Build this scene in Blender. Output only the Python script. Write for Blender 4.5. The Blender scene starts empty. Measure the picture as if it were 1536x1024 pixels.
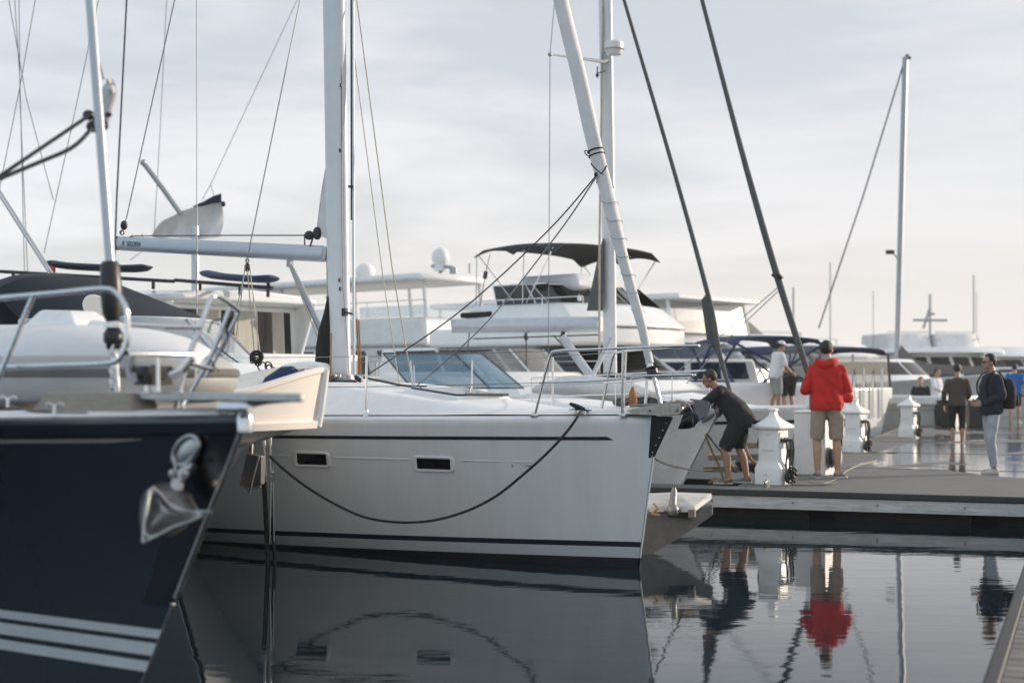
import bpy, bmesh, math, random
from mathutils import Vector, Matrix
random.seed(7)
sc = bpy.context.scene
COL = sc.collection
FPX, CX, HY, CH = 2133.33, 768.0, 567.0, 1.64   # focal length in photo pixels, principal column, horizon row, eye height

def P(px, py, D):
    """point seen at photo pixel (px,py) standing D metres away"""
    return Vector(((px - CX) / FPX * D, D, CH - (py - HY) / FPX * D))

class Frame:
    """boat frame: s metres aft of the bow, y to port, z up"""
    def __init__(self, x, y, deg):
        a = math.radians(deg)
        self.o = Vector((x, y, 0)); self.deg = deg
        self.u = Vector((-math.cos(a), math.sin(a), 0)); self.p = Vector((math.sin(a), math.cos(a), 0))
    def __call__(self, s, y, z):
        v = self.o + self.u * s + self.p * y
        return Vector((v.x, v.y, z))
    def pix(self, px, py, y=0.0):
        """point on the fore-and-aft plane at offset y that is seen at pixel"""
        k = (px - CX) / FPX
        o = self.o + self.p * y
        s = (k * o.y - o.x) / (self.u.x - k * self.u.y)
        D = o.y + self.u.y * s
        return Vector((k * D, D, CH - (py - HY) / FPX * D))
    def s_of(self, px, y=0.0):
        k = (px - CX) / FPX
        o = self.o + self.p * y
        return (k * o.y - o.x) / (self.u.x - k * self.u.y)

def lerp(a, b, t): return a + (b - a) * t
def clamp(x, a=0.0, b=1.0): return max(a, min(b, x))
def smooth(a, b, x):
    t = clamp((x - a) / (b - a)); return t * t * (3 - 2 * t)

def spline(pts, n=6):
    """Catmull-Rom through points; a point may carry a radius as 4th number"""
    pts = [Vector(p) for p in pts]
    out = []
    for i in range(len(pts) - 1):
        p0 = pts[max(i - 1, 0)]; p1 = pts[i]; p2 = pts[i + 1]; p3 = pts[min(i + 2, len(pts) - 1)]
        for k in range(n):
            t = k / n
            out.append(0.5 * ((2 * p1) + (p2 - p0) * t + (2 * p0 - 5 * p1 + 4 * p2 - p3) * t * t + (3 * p1 - p0 - 3 * p2 + p3) * t ** 3))
    out.append(pts[-1])
    return out

def sag(a, b, d, n=14):
    a = Vector(a); b = Vector(b)
    return [a.lerp(b, i / n) - Vector((0, 0, d * 4 * (i / n) * (1 - i / n))) for i in range(n + 1)]

class MB:
    def __init__(self): self.v = []; self.f = []; self.m = []; self.cur = 0
    def add(self, verts, faces, mi=None):
        b = len(self.v)
        self.v += [Vector(v) for v in verts]
        for i, f in enumerate(faces):
            self.f.append([b + k for k in f]); self.m.append(self.cur if mi is None else (mi[i] if isinstance(mi, list) else mi))
        return self
    def box(self, c, size, X=None, Y=None, mi=None):
        """box of size (a,b,c) about centre c; X,Y: horizontal axis directions"""
        c = Vector(c); X = Vector(X or (1, 0, 0)).normalized(); Y = Vector(Y).normalized() if Y else Vector((-X.y, X.x, 0)).normalized()
        Z = X.cross(Y).normalized()
        a, b, d = size[0] / 2, size[1] / 2, size[2] / 2
        vs = [c + X * a * i + Y * b * j + Z * d * k for k in (-1, 1) for j in (-1, 1) for i in (-1, 1)]
        return self.add(vs, [(0, 2, 3, 1), (4, 5, 7, 6), (0, 1, 5, 4), (2, 6, 7, 3), (0, 4, 6, 2), (1, 3, 7, 5)], mi)
    def hexa(self, bottom, top, mi=None):
        """solid between two loops of the same length"""
        n = len(bottom)
        fs = [tuple(range(n))[::-1], tuple(range(n, 2 * n))] + [(i, (i + 1) % n, n + (i + 1) % n, n + i) for i in range(n)]
        return self.add(list(bottom) + list(top), fs, mi)
    def prism(self, loop, d, mi=None):
        d = Vector(d); return self.hexa([Vector(p) for p in loop], [Vector(p) + d for p in loop], mi)
    def tube(self, pts, r, seg=8, cap=True, flat=1.0, up=None, mi=None):
        pts = [Vector(p) for p in pts]; n = len(pts)
        rs = r if isinstance(r, (list, tuple)) else [r] * n
        if len(rs) != n: rs = [lerp(rs[int(i / (n - 1) * (len(rs) - 1))], rs[min(int(i / (n - 1) * (len(rs) - 1)) + 1, len(rs) - 1)], (i / (n - 1) * (len(rs) - 1)) % 1) for i in range(n)]
        vs = []; N = None
        for i in range(n):
            t = (pts[min(i + 1, n - 1)] - pts[max(i - 1, 0)])
            t = t.normalized() if t.length > 1e-9 else Vector((0, 0, 1))
            if N is None:
                N = Vector(up) if up else (Vector((0, 0, 1)) if abs(t.z) < .9 else Vector((0, 1, 0)))
            N = (N - t * N.dot(t)); N = N.normalized() if N.length > 1e-6 else t.orthogonal().normalized()
            B = t.cross(N)
            for k in range(seg):
                a = 2 * math.pi * k / seg
                vs.append(pts[i] + (N * math.cos(a) * flat + B * math.sin(a)) * rs[i])
        fs = [(i * seg + k, i * seg + (k + 1) % seg, (i + 1) * seg + (k + 1) % seg, (i + 1) * seg + k) for i in range(n - 1) for k in range(seg)]
        if cap: fs += [tuple(range(seg))[::-1], tuple((n - 1) * seg + k for k in range(seg))]
        return self.add(vs, fs, mi)
    def loft(self, rings, cap=True, closed=True, mi=None):
        n = len(rings[0]); vs = [p for r in rings for p in r]
        kk = n if closed else n - 1
        fs = [(i * n + k, i * n + (k + 1) % n, (i + 1) * n + (k + 1) % n, (i + 1) * n + k) for i in range(len(rings) - 1) for k in range(kk)]
        if cap and closed: fs += [tuple(range(n))[::-1], tuple((len(rings) - 1) * n + k for k in range(n))]
        return self.add(vs, fs, mi)
    def lathe(self, prof, c, seg=16, axis=None, mi=None, ell=(1, 1), rot=0):
        """prof: list of (radius, height) about axis through c"""
        c = Vector(c); A = Vector(axis or (0, 0, 1)).normalized()
        X = A.orthogonal().normalized() if abs(A.z) < .99 else Vector((1, 0, 0)); Y = A.cross(X)
        rings = [[c + A * h + (X * math.cos(2 * math.pi * (k + rot) / seg) * ell[0] + Y * math.sin(2 * math.pi * (k + rot) / seg) * ell[1]) * max(r, 1e-4) for k in range(seg)] for r, h in prof]
        return self.loft(rings, True, True, mi)
    def ball(self, c, r, seg=12, rings=8, mi=None):
        r = Vector(r) if not isinstance(r, (int, float)) else Vector((r, r, r))
        R = [[Vector(c) + Vector((r.x * math.sin(math.pi * j / rings) * math.cos(2 * math.pi * k / seg), r.y * math.sin(math.pi * j / rings) * math.sin(2 * math.pi * k / seg), -r.z * math.cos(math.pi * j / rings))) for k in range(seg)] for j in range(rings + 1)]
        for ring in (R[0], R[-1]):
            for k in range(seg): ring[k] = ring[k] + Vector((math.cos(2 * math.pi * k / seg), math.sin(2 * math.pi * k / seg), 0)) * 1e-4
        return self.loft(R, True, True, mi)
    def torus(self, c, R, r, axis=(0, 0, 1), seg=16, s2=6, ell=(1, 1), mi=None):
        A = Vector(axis).normalized(); X = A.orthogonal().normalized(); Y = A.cross(X)
        pts = [Vector(c) + (X * math.cos(2 * math.pi * k / seg) * ell[0] + Y * math.sin(2 * math.pi * k / seg) * ell[1]) * R for k in range(seg)]
        rings = []
        for k in range(seg):
            o = (pts[k] - Vector(c)).normalized()
            rings.append([pts[k] + (o * math.cos(2 * math.pi * j / s2) + A * math.sin(2 * math.pi * j / s2)) * r for j in range(s2)])
        rings.append(rings[0])
        return self.loft(rings, False, True, mi)
    def grid(self, rows, mi=None, flip=False):
        n = len(rows[0]); vs = [p for r in rows for p in r]
        fs = [(i * n + k, i * n + k + 1, (i + 1) * n + k + 1, (i + 1) * n + k) for i in range(len(rows) - 1) for k in range(n - 1)]
        if flip: fs = [f[::-1] for f in fs]
        return self.add(vs, fs, mi)
    def sheet(self, rows, th, mi=None):
        """a grid given thickness th along its normals"""
        nr = len(rows); n = len(rows[0]); rows = [[Vector(p) for p in r] for r in rows]
        def nor(i, k):
            a = rows[min(i + 1, nr - 1)][k] - rows[max(i - 1, 0)][k]; b = rows[i][min(k + 1, n - 1)] - rows[i][max(k - 1, 0)]
            c = a.cross(b); return c.normalized() if c.length > 1e-9 else Vector((0, 0, 1))
        o = [[rows[i][k] + nor(i, k) * th for k in range(n)] for i in range(nr)]
        b = nr * n; vs = [p for r in rows for p in r] + [p for r in o for p in r]
        fs = []
        for i in range(nr - 1):
            for k in range(n - 1):
                q = (i * n + k, i * n + k + 1, (i + 1) * n + k + 1, (i + 1) * n + k)
                fs.append(q[::-1]); fs.append(tuple(b + x for x in q))
        edge = [k for k in range(n)] + [i * n + n - 1 for i in range(1, nr)] + [(nr - 1) * n + k for k in range(n - 2, -1, -1)] + [i * n for i in range(nr - 2, 0, -1)]
        for a, c in zip(edge, edge[1:] + edge[:1]): fs.append((a, c, b + c, b + a))
        return self.add(vs, fs, mi)

INV = {}
def _inv(o):
    while o is not None:
        if o.name in INV: return INV[o.name]
        o = o.parent
    return Matrix.Identity(4)

def tag(o, label=None, cat=None, group=None, kind=None):
    if label: o['label'] = label
    if cat: o['category'] = cat
    if group: o['group'] = group
    if kind: o['kind'] = kind
    return o

def thing(name, label, cat, loc, rz=0.0, group=None):
    o = bpy.data.objects.new(name, None); COL.objects.link(o)
    o.location = Vector(loc); o.rotation_euler = (0, 0, rz); o.empty_display_size = .2
    INV[o.name] = (Matrix.Translation(Vector(loc)) @ Matrix.Rotation(rz, 4, 'Z')).inverted()
    return tag(o, label, cat, group)

def obj(name, mb, mats, parent=None, smooth_deg=40, bevel=0, bseg=2, loc=None, kind=None, label=None, sub=0):
    me = bpy.data.meshes.new(name)
    M = _inv(parent) if parent else (Matrix.Translation(-Vector(loc)) if loc is not None else Matrix.Identity(4))
    me.from_pydata([M @ v for v in mb.v], [], mb.f)
    if not isinstance(mats, (list, tuple)): mats = [mats]
    for m in mats: me.materials.append(m)
    me.polygons.foreach_set('material_index', [min(i, len(mats) - 1) for i in mb.m])
    bm = bmesh.new(); bm.from_mesh(me)
    bmesh.ops.remove_doubles(bm, verts=bm.verts, dist=1e-5)
    bmesh.ops.recalc_face_normals(bm, faces=bm.faces)
    bm.to_mesh(me); bm.free()
    if smooth_deg:
        me.polygons.foreach_set('use_smooth', [True] * len(me.polygons))
        try: me.set_sharp_from_angle(angle=math.radians(smooth_deg))
        except Exception: pass
    o = bpy.data.objects.new(name, me); COL.objects.link(o)
    if parent: o.parent = parent
    elif loc is not None: o.location = Vector(loc)
    if bevel:
        b = o.modifiers.new('Bevel', 'BEVEL'); b.width = bevel; b.segments = bseg; b.limit_method = 'ANGLE'; b.angle_limit = math.radians(35)
    if sub:
        b = o.modifiers.new('Sub', 'SUBSURF'); b.levels = sub; b.render_levels = sub
    if kind: o['kind'] = kind
    if label: o['label'] = label
    return o

def dup(root, loc, rz=None, label=None):
    r = root.copy(); COL.objects.link(r); r.location = Vector(loc)
    if rz is not None: r.rotation_euler = (0, 0, rz)
    if label: r['label'] = label
    for ch in list(root.children):
        c = ch.copy(); COL.objects.link(c); c.parent = r
        for g in list(ch.children):
            d = g.copy(); COL.objects.link(d); d.parent = c
    return r

# ---------------------------------------------------------------- materials
def pm(name, rgb, rough=.5, metal=0.0, var=.06, scale=6.0, bump=0.0, bscale=60.0, coat=0.0, rvar=.12, spec=.5, stretch=(1, 1, 1), dirt=None, dscale=2.5, damt=.35):
    m = bpy.data.materials.new(name); m.use_nodes = True
    nt = m.node_tree; L = nt.links; b = nt.nodes['Principled BSDF']
    tc = nt.nodes.new('ShaderNodeTexCoord'); mp = nt.nodes.new('ShaderNodeMapping'); mp.inputs['Scale'].default_value = stretch
    L.new(tc.outputs['Object'], mp.inputs[0])
    n = nt.nodes.new('ShaderNodeTexNoise'); n.inputs['Scale'].default_value = scale; n.inputs['Detail'].default_value = 6; n.inputs['Roughness'].default_value = .6
    L.new(mp.outputs[0], n.inputs['Vector'])
    r = nt.nodes.new('ShaderNodeValToRGB')
    r.color_ramp.elements[0].position = .3; r.color_ramp.elements[1].position = .7
    r.color_ramp.elements[0].color = (*[clamp(c * (1 - var)) for c in rgb], 1); r.color_ramp.elements[1].color = (*[clamp(c * (1 + var)) for c in rgb], 1)
    L.new(n.outputs[0], r.inputs[0]); out = r.outputs[0]
    if dirt:
        n3 = nt.nodes.new('ShaderNodeTexNoise'); n3.inputs['Scale'].default_value = dscale; n3.inputs['Detail'].default_value = 9; n3.inputs['Roughness'].default_value = .7
        L.new(mp.outputs[0], n3.inputs['Vector'])
        r3 = nt.nodes.new('ShaderNodeMapRange'); r3.inputs[1].default_value = .48; r3.inputs[2].default_value = .72; r3.inputs[4].default_value = damt
        L.new(n3.outputs[0], r3.inputs[0])
        mx = nt.nodes.new('ShaderNodeMixRGB'); mx.inputs[2].default_value = (*dirt, 1)
        L.new(r3.outputs[0], mx.inputs[0]); L.new(out, mx.inputs[1]); out = mx.outputs[0]
    L.new(out, b.inputs['Base Color'])
    mr = nt.nodes.new('ShaderNodeMapRange'); mr.inputs[3].default_value = clamp(rough * (1 - rvar)); mr.inputs[4].default_value = clamp(rough * (1 + rvar))
    L.new(n.outputs[0], mr.inputs[0]); L.new(mr.outputs[0], b.inputs['Roughness'])
    b.inputs['Metallic'].default_value = metal; b.inputs['Specular IOR Level'].default_value = spec
    if coat: b.inputs['Coat Weight'].default_value = coat; b.inputs['Coat Roughness'].default_value = .05
    if bump:
        n2 = nt.nodes.new('ShaderNodeTexNoise'); n2.inputs['Scale'].default_value = bscale; n2.inputs['Detail'].default_value = 4
        L.new(mp.outputs[0], n2.inputs['Vector'])
        bp = nt.nodes.new('ShaderNodeBump'); bp.inputs['Strength'].default_value = bump; bp.inputs['Distance'].default_value = .01
        L.new(n2.outputs[0], bp.inputs['Height']); L.new(bp.outputs[0], b.inputs['Normal'])
    return m

def glass(name, tint, alpha=.35, rough=.03):
    m = bpy.data.materials.new(name); m.use_nodes = True
    nt = m.node_tree; L = nt.links; nt.nodes.clear()
    o = nt.nodes.new('ShaderNodeOutputMaterial'); g = nt.nodes.new('ShaderNodeBsdfPrincipled'); t = nt.nodes.new('ShaderNodeBsdfTransparent'); mx = nt.nodes.new('ShaderNodeMixShader')
    n = nt.nodes.new('ShaderNodeTexNoise'); n.inputs['Scale'].default_value = 3
    mr = nt.nodes.new('ShaderNodeMapRange'); mr.inputs[3].default_value = alpha * .85; mr.inputs[4].default_value = min(1, alpha * 1.15)
    L.new(n.outputs[0], mr.inputs[0]); L.new(mr.outputs[0], mx.inputs[0])
    g.inputs['Base Color'].default_value = (*tint, 1); g.inputs['Roughness'].default_value = rough
    t.inputs[0].default_value = (*[.6 + .4 * c for c in tint], 1)
    L.new(t.outputs[0], mx.inputs[1]); L.new(g.outputs[0], mx.inputs[2]); L.new(mx.outputs[0], o.inputs[0])
    return m

M = dict(
    gel=pm('white gelcoat', (.78, .79, .79), .22, var=.04, scale=2, coat=.4, dirt=(.52, .50, .45), damt=.11, dscale=3, stretch=(2.5, 2.5, .3)),
    gelold=pm('weathered white gelcoat', (.72, .72, .71), .4, var=.06, dirt=(.45, .43, .39), damt=.3),
    cream=pm('cream gelcoat', (.84, .78, .71), .28, var=.03, scale=2, coat=.2, dirt=(.6, .54, .47), damt=.12),
    deck=pm('white nonskid deck', (.8, .8, .8), .5, var=.04, bump=.15, bscale=220, dirt=(.6, .6, .58), damt=.15),
    navy=pm('navy topsides paint', (.021, .030, .042), .14, var=.1, scale=2, coat=.5, spec=.4, dirt=(.02, .03, .045), damt=.4, dscale=4),
    navystripe=pm('navy stripe', (.012, .018, .035), .3, var=.1),
    whitestripe=pm('white stripe', (.62, .64, .66), .3, var=.05),
    greystripe=pm('grey boot stripe', (.56, .58, .6), .35, var=.05),
    gold=pm('gilded cove line', (.42, .38, .33), .4, metal=.3),
    antifoul=pm('dark antifouling', (.008, .012, .022), .6, var=.3, scale=9, dirt=(.04, .05, .045), damt=.5),
    steel=pm('polished stainless', (.62, .63, .65), .16, metal=1, var=.06, scale=12, rvar=.4),
    steeldull=pm('dull stainless', (.42, .42, .42), .34, metal=1, var=.14, scale=14, rvar=.4, dirt=(.2, .17, .14), damt=.45, dscale=12),
    steeldark=pm('dark stem steel', (.10, .105, .115), .2, metal=1, var=.1, scale=5, rvar=.3),
    galv=pm('galvanised steel', (.25, .25, .245), .5, metal=.85, var=.15, scale=20, dirt=(.12, .1, .08), damt=.5, dscale=10),
    alu=pm('white painted spar', (.66, .68, .7), .35, var=.04, scale=4, dirt=(.5, .5, .48), damt=.2),
    alugrey=pm('grey anodised spar', (.34, .36, .38), .38, metal=.5, var=.06),
    alulight=pm('silver anodised spar', (.5, .53, .57), .32, metal=.35, var=.05, dirt=(.4, .41, .42), damt=.2),
    blackrub=pm('black rubber', (.012, .012, .013), .55, var=.3, scale=20),
    blackpl=pm('black plastic', (.02, .02, .022), .4, var=.2, scale=20),
    sail=pm('sailcloth', (.66, .66, .66), .75, var=.05, scale=7, bump=.35, bscale=14, dirt=(.48, .47, .45), damt=.35),
    sailuv=pm('grey sun strip cloth', (.075, .08, .083), .8, var=.12, bump=.3, bscale=30),
    canvasnavy=pm('navy canvas', (.012, .018, .032), .85, var=.2, scale=9, bump=.3, bscale=40),
    canvasblue=pm('blue canvas', (.012, .03, .085), .8, var=.15, scale=5, bump=.3, bscale=30),
    canvasblack=pm('black canvas', (.012, .012, .014), .85, var=.2, scale=6, bump=.3, bscale=30),
    canvasgrey=pm('grey canvas', (.13, .125, .12), .85, var=.12, bump=.3, bscale=30),
    hypalon=pm('pale grey inflatable fabric', (.36, .365, .36), .5, var=.05, bump=.1, bscale=80, dirt=(.32, .31, .29), damt=.3),
    tenderw=pm('white tender hull', (.68, .68, .69), .4, var=.04, dirt=(.5, .48, .45), damt=.25),
    winblack=pm('dark window glass', (.006, .007, .008), .06, var=.2, spec=.6),
    winblue=pm('blue tinted window', (.02, .04, .065), .06, var=.25, scale=2, spec=.6),
    winbrown=pm('smoked cabin window', (.03, .027, .025), .08, var=.3, scale=2),
    curtain=pm('cream curtain', (.45, .43, .38), .8, var=.15, scale=3, stretch=(8, 8, .4)),
    clear=glass('clear windshield', (.7, .78, .82), .3),
    vinyl=glass('clear vinyl', (.5, .5, .49), .35, .12),
    slate=pm('slate blue canvas window', (.012, .018, .026), .6, var=.2, scale=3, spec=.2),
    tinted=glass('blue tinted windshield', (.26, .40, .5), .42),
    pebble=pm('mottled grey paint', (.14, .135, .128), .7, var=.2, scale=7, dirt=(.1, .09, .08), damt=.6, dscale=5),
    ropeb=pm('black rope', (.014, .016, .02), .8, var=.3, bump=.5, bscale=160),
    ropec=pm('cream rope', (.42, .37, .28), .85, var=.2, bump=.5, bscale=160),
    ropeo=pm('orange brown rope', (.33, .15, .06), .85, var=.2, bump=.5, bscale=160),
    ropey=pm('yellow brown rope', (.3, .22, .12), .85, var=.25, bump=.5, bscale=160),
    wire=pm('rigging wire', (.22, .22, .225), .4, metal=.7, var=.1),
    wired=pm('dark rigging wire', (.05, .05, .055), .45, metal=.3, var=.1),
    teak=pm('weathered teak', (.3, .26, .215), .7, var=.2, scale=5, stretch=(1, 12, 12), bump=.3),
    woodold=pm('weathered planks', (.23, .2, .17), .8, var=.3, scale=5, stretch=(2, 10, 10), bump=.4),
    white=pm('white plastic', (.84, .84, .83), .4, var=.05, dirt=(.5, .48, .44), damt=.25, dscale=5),
    dome=pm('white radome', (.74, .74, .73), .35, var=.03),
    red=pm('red plastic', (.5, .03, .03), .4),
    fascia=pm('painted dock fascia', (.62, .61, .59), .65, var=.18, scale=5, stretch=(.6, .6, 6), bump=.2, dirt=(.16, .13, .1), damt=.55, dscale=6),
    floatblk=pm('black dock float', (.012, .012, .012), .7, var=.4, scale=4, dirt=(.04, .045, .03), damt=.6),
    concrete=pm('float concrete', (.16, .155, .148), .85, var=.3, scale=5, bump=.4, dirt=(.07, .065, .055), damt=.7, dscale=4),
    mesh=pm('cockpit upholstery', (.35, .33, .3), .8, var=.2),
    skin=pm('skin', (.42, .25, .17), .55, var=.1, scale=14),
    skinb=pm('tanned skin', (.33, .18, .115), .55, var=.1, scale=14),
    hairblk=pm('dark hair', (.012, .01, .009), .6, var=.4, scale=40, bump=.8, bscale=90),
    hairbrn=pm('brown hair', (.03, .02, .014), .6, var=.4, scale=40, bump=.8, bscale=90),
    redcloth=pm('red fleece', (.52, .016, .012), .85, var=.14, scale=9, bump=.6, bscale=26),
    greycloth=pm('grey cloth', (.3, .31, .31), .85, var=.1, bump=.3),
    khaki=pm('khaki cotton', (.33, .27, .2), .85, var=.1, scale=9, bump=.5, bscale=30),
    blackcloth=pm('black cotton', (.014, .015, .017), .9, var=.25, scale=9, bump=.5, bscale=30),
    charcoal=pm('charcoal cotton', (.03, .031, .033), .9, var=.2, scale=9, bump=.5, bscale=30),
    browncloth=pm('brown grey wool', (.075, .062, .052), .9, var=.15, bump=.4),
    jean=pm('pale denim', (.36, .4, .44), .85, var=.12, scale=12, bump=.4, bscale=40),
    bluecloth=pm('bright blue cotton', (.01, .13, .42), .8, var=.12, bump=.4),
    whitecloth=pm('white cotton', (.7, .71, .74), .85, var=.05, bump=.4, bscale=24),
    shoe=pm('grey shoe', (.14, .14, .145), .7, var=.3, scale=20),
    shoew=pm('pale shoe', (.5, .48, .46), .7, var=.1),
    sole=pm('shoe sole', (.5, .48, .45), .7),
)

# ---------------------------------------------------------------- hull builder
def hull_surface(fr, L, Lm, Bw, Bd, stem, sheer, pw=1.4, pd=1.8, bexp=1.0, taper=.2, r0=.0):
    """returns hb(s,z) half beam and an edge function"""
    def hb(s, z):
        zs = sheer(s); f = clamp(z / zs)
        s0 = stem(z); t = (s - s0) / Lm
        if t <= 0: return r0
        B = Bw + (Bd - Bw) * f ** bexp; p = lerp(pw, pd, f)
        if z < 0: B *= 1 + z * .9
        g = 1 - (1 - min(t, 1)) ** p
        if s > Lm: g *= 1 - taper * ((s - Lm) / max(L - Lm, .01)) ** 2
        return max(B * g, r0)
    return hb

def make_hull(fr, L, hb, stem, rows, n=40, k=1.7):
    """rows: list of (zfun(s), inset, material) bottom to top; material colours the band above the row"""
    mb = MB()
    for side in (-1, 1):
        R = []
        for zf, inset, mi in rows:
            line = []
            for i in range(n + 1):
                t = (i / n) ** k
                z = zf(0); s = 0
                for _ in range(3):
                    s0 = stem(z); s = s0 + inset * .6 + (L - s0 - inset * .6) * t; z = zf(s)
                line.append(fr(s, side * max(hb(s - inset * .6, z) - inset, 0), z))
            R.append(line)
        for j in range(len(R) - 1):
            mb.grid([R[j], R[j + 1]], mi=rows[j][2], flip=side < 0)
        if side < 0: S = R
    # transom
    for j in range(len(rows) - 1):
        a, b = S[j][-1], S[j + 1][-1]; c, d = R[j + 1][-1], R[j][-1]
        mb.add([a, b, c, d], [(0, 1, 2, 3)], rows[j][2])
    return mb

def make_deck(fr, L, hb, sheer, top, s0=.03, inset=.05, n=44, m=18, drop=0.0):
    """deck sheet; top(s, y/hb, hb) height above the sheer"""
    rows = []
    for i in range(n + 1):
        s = s0 + (L - s0) * (i / n) ** 1.35
        b = max(hb(s, sheer(s)) - inset, .004); line = []
        for k in range(m + 1):
            f = -1 + 2 * k / m
            f = math.copysign(abs(f) ** .8, f)
            line.append(fr(s, f * b, sheer(s) + top(s, f, b)))
        rows.append(line)
    return MB().grid(rows)
# ---------------------------------------------------------------- camera, light, sky, water
cam = bpy.data.cameras.new('camera'); co = bpy.data.objects.new('camera', cam); COL.objects.link(co); sc.camera = co
co.location = (0, 0, CH); co.rotation_euler = (math.radians(90), 0, 0)
cam.lens = 50; cam.sensor_width = 36; cam.shift_y = (HY - 512) / 1536; cam.clip_end = 5000; cam.clip_start = .1
cam.dof.use_dof = True; cam.dof.focus_distance = 13.5; cam.dof.aperture_fstop = 1.5; cam.dof.aperture_blades = 9
SUN = Vector((.93, .37, 0)).normalized(); ELEV = 13.0
sv = Vector((SUN.x * math.cos(math.radians(ELEV)), SUN.y * math.cos(math.radians(ELEV)), math.sin(math.radians(ELEV))))
sl = bpy.data.lights.new('sun', 'SUN'); so = bpy.data.objects.new('sun', sl); COL.objects.link(so)
sl.energy = 4.8; sl.angle = math.radians(.6); sl.color = (1, .86, .7)
so.rotation_euler = (-sv).to_track_quat('-Z', 'Y').to_euler(); so.location = (30, 10, 30)
w = bpy.data.worlds.new('World'); sc.world = w; w.use_nodes = True
nt = w.node_tree; LK = nt.links; nt.nodes.clear()
def N(t, **kw):
    n = nt.nodes.new(t)
    for k, v in kw.items(): setattr(n, k, v)
    return n
out = N('ShaderNodeOutputWorld'); bg = N('ShaderNodeBackground'); bg.inputs[1].default_value = .1
sky = N('ShaderNodeTexSky', sky_type='NISHITA'); sky.sun_disc = False; sky.sun_elevation = math.radians(ELEV); sky.sun_rotation = math.atan2(SUN.x, SUN.y)
sky.air_density = 1.0; sky.dust_density = 2.2; sky.ozone_density = 1.2
tc = N('ShaderNodeTexCoord'); sep = N('ShaderNodeSeparateXYZ'); LK.new(tc.outputs['Generated'], sep.inputs[0])
mp = N('ShaderNodeMapping'); mp.inputs['Scale'].default_value = (1.0, 1.0, 5.5); mp.inputs['Rotation'].default_value = (0.12, .05, .3); LK.new(tc.outputs['Generated'], mp.inputs[0])
n1 = N('ShaderNodeTexNoise'); n1.inputs['Scale'].default_value = 2.6; n1.inputs['Detail'].default_value = 7; n1.inputs['Roughness'].default_value = .55; n1.inputs['Distortion'].default_value = .35
LK.new(mp.outputs[0], n1.inputs['Vector'])
cf = N('ShaderNodeMapRange'); cf.inputs[1].default_value = .40; cf.inputs[2].default_value = .58; cf.inputs[3].default_value = .66; cf.inputs[4].default_value = .97; LK.new(n1.outputs[0], cf.inputs[0])
# thin high overcast: its own colour, warmer low down and towards the sun
el = N('ShaderNodeMapRange'); el.inputs[1].default_value = 0.0; el.inputs[2].default_value = .3; LK.new(sep.outputs[2], el.inputs[0])
cr = N('ShaderNodeValToRGB')
e = cr.color_ramp.elements; e[0].position = 0; e[0].color = (.84, .785, .745, 1); e[1].position = 1; e[1].color = (.665, .68, .72, 1)
x = e.new(.45); x.color = (.735, .735, .755, 1)
LK.new(el.outputs[0], cr.inputs[0])
sd = N('ShaderNodeVectorMath', operation='DOT_PRODUCT'); sd.inputs[1].default_value = sv; LK.new(tc.outputs['Generated'], sd.inputs[0])
sr = N('ShaderNodeMapRange'); sr.inputs[1].default_value = -1; sr.inputs[2].default_value = 1; sr.inputs[3].default_value = 14.5; sr.inputs[4].default_value = 11.4; LK.new(sd.outputs['Value'], sr.inputs[0])
cm = N('ShaderNodeVectorMath', operation='SCALE'); LK.new(cr.outputs[0], cm.inputs[0]); LK.new(sr.outputs[0], cm.inputs['Scale'])
tr = N('ShaderNodeValToRGB'); tr.color_ramp.elements[0].position = .1; tr.color_ramp.elements[0].color = (.76, .96, 1.07, 1); tr.color_ramp.elements[1].position = .62; tr.color_ramp.elements[1].color = (1, 1, 1, 1)
tm = N('ShaderNodeMapRange'); tm.inputs[1].default_value = -1; tm.inputs[2].default_value = 1; LK.new(sd.outputs['Value'], tm.inputs[0]); LK.new(tm.outputs[0], tr.inputs[0])
tv = N('ShaderNodeVectorMath', operation='MULTIPLY'); LK.new(cm.outputs[0], tv.inputs[0]); LK.new(tr.outputs[0], tv.inputs[1]); cm = tv
lo = N('ShaderNodeMapRange'); lo.inputs[1].default_value = .02; lo.inputs[2].default_value = .2; lo.inputs[3].default_value = .97; lo.inputs[4].default_value = .3; LK.new(sep.outputs[2], lo.inputs[0])
mxm = N('ShaderNodeMath', operation='MAXIMUM'); LK.new(lo.outputs[0], mxm.inputs[0]); LK.new(cf.outputs[0], mxm.inputs[1]); cf = mxm
mix = N('ShaderNodeMixRGB'); LK.new(cf.outputs[0], mix.inputs[0]); sk2 = N('ShaderNodeVectorMath', operation='MULTIPLY'); sk2.inputs[1].default_value = (1.14, 1.25, 1.38); LK.new(sky.outputs[0], sk2.inputs[0]); LK.new(sk2.outputs[0], mix.inputs[1]); LK.new(cm.outputs[0], mix.inputs[2])
LK.new(mix.outputs[0], bg.inputs[0]); LK.new(bg.outputs[0], out.inputs[0])
sc.view_settings.view_transform = 'Standard'; sc.view_settings.look = 'None'; sc.view_settings.exposure = 0; sc.view_settings.gamma = 1
sc.cycles.use_denoising = True
sc.cycles.max_bounces = 8; sc.cycles.transparent_max_bounces = 16; sc.cycles.caustics_reflective = False; sc.cycles.caustics_refractive = False

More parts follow.
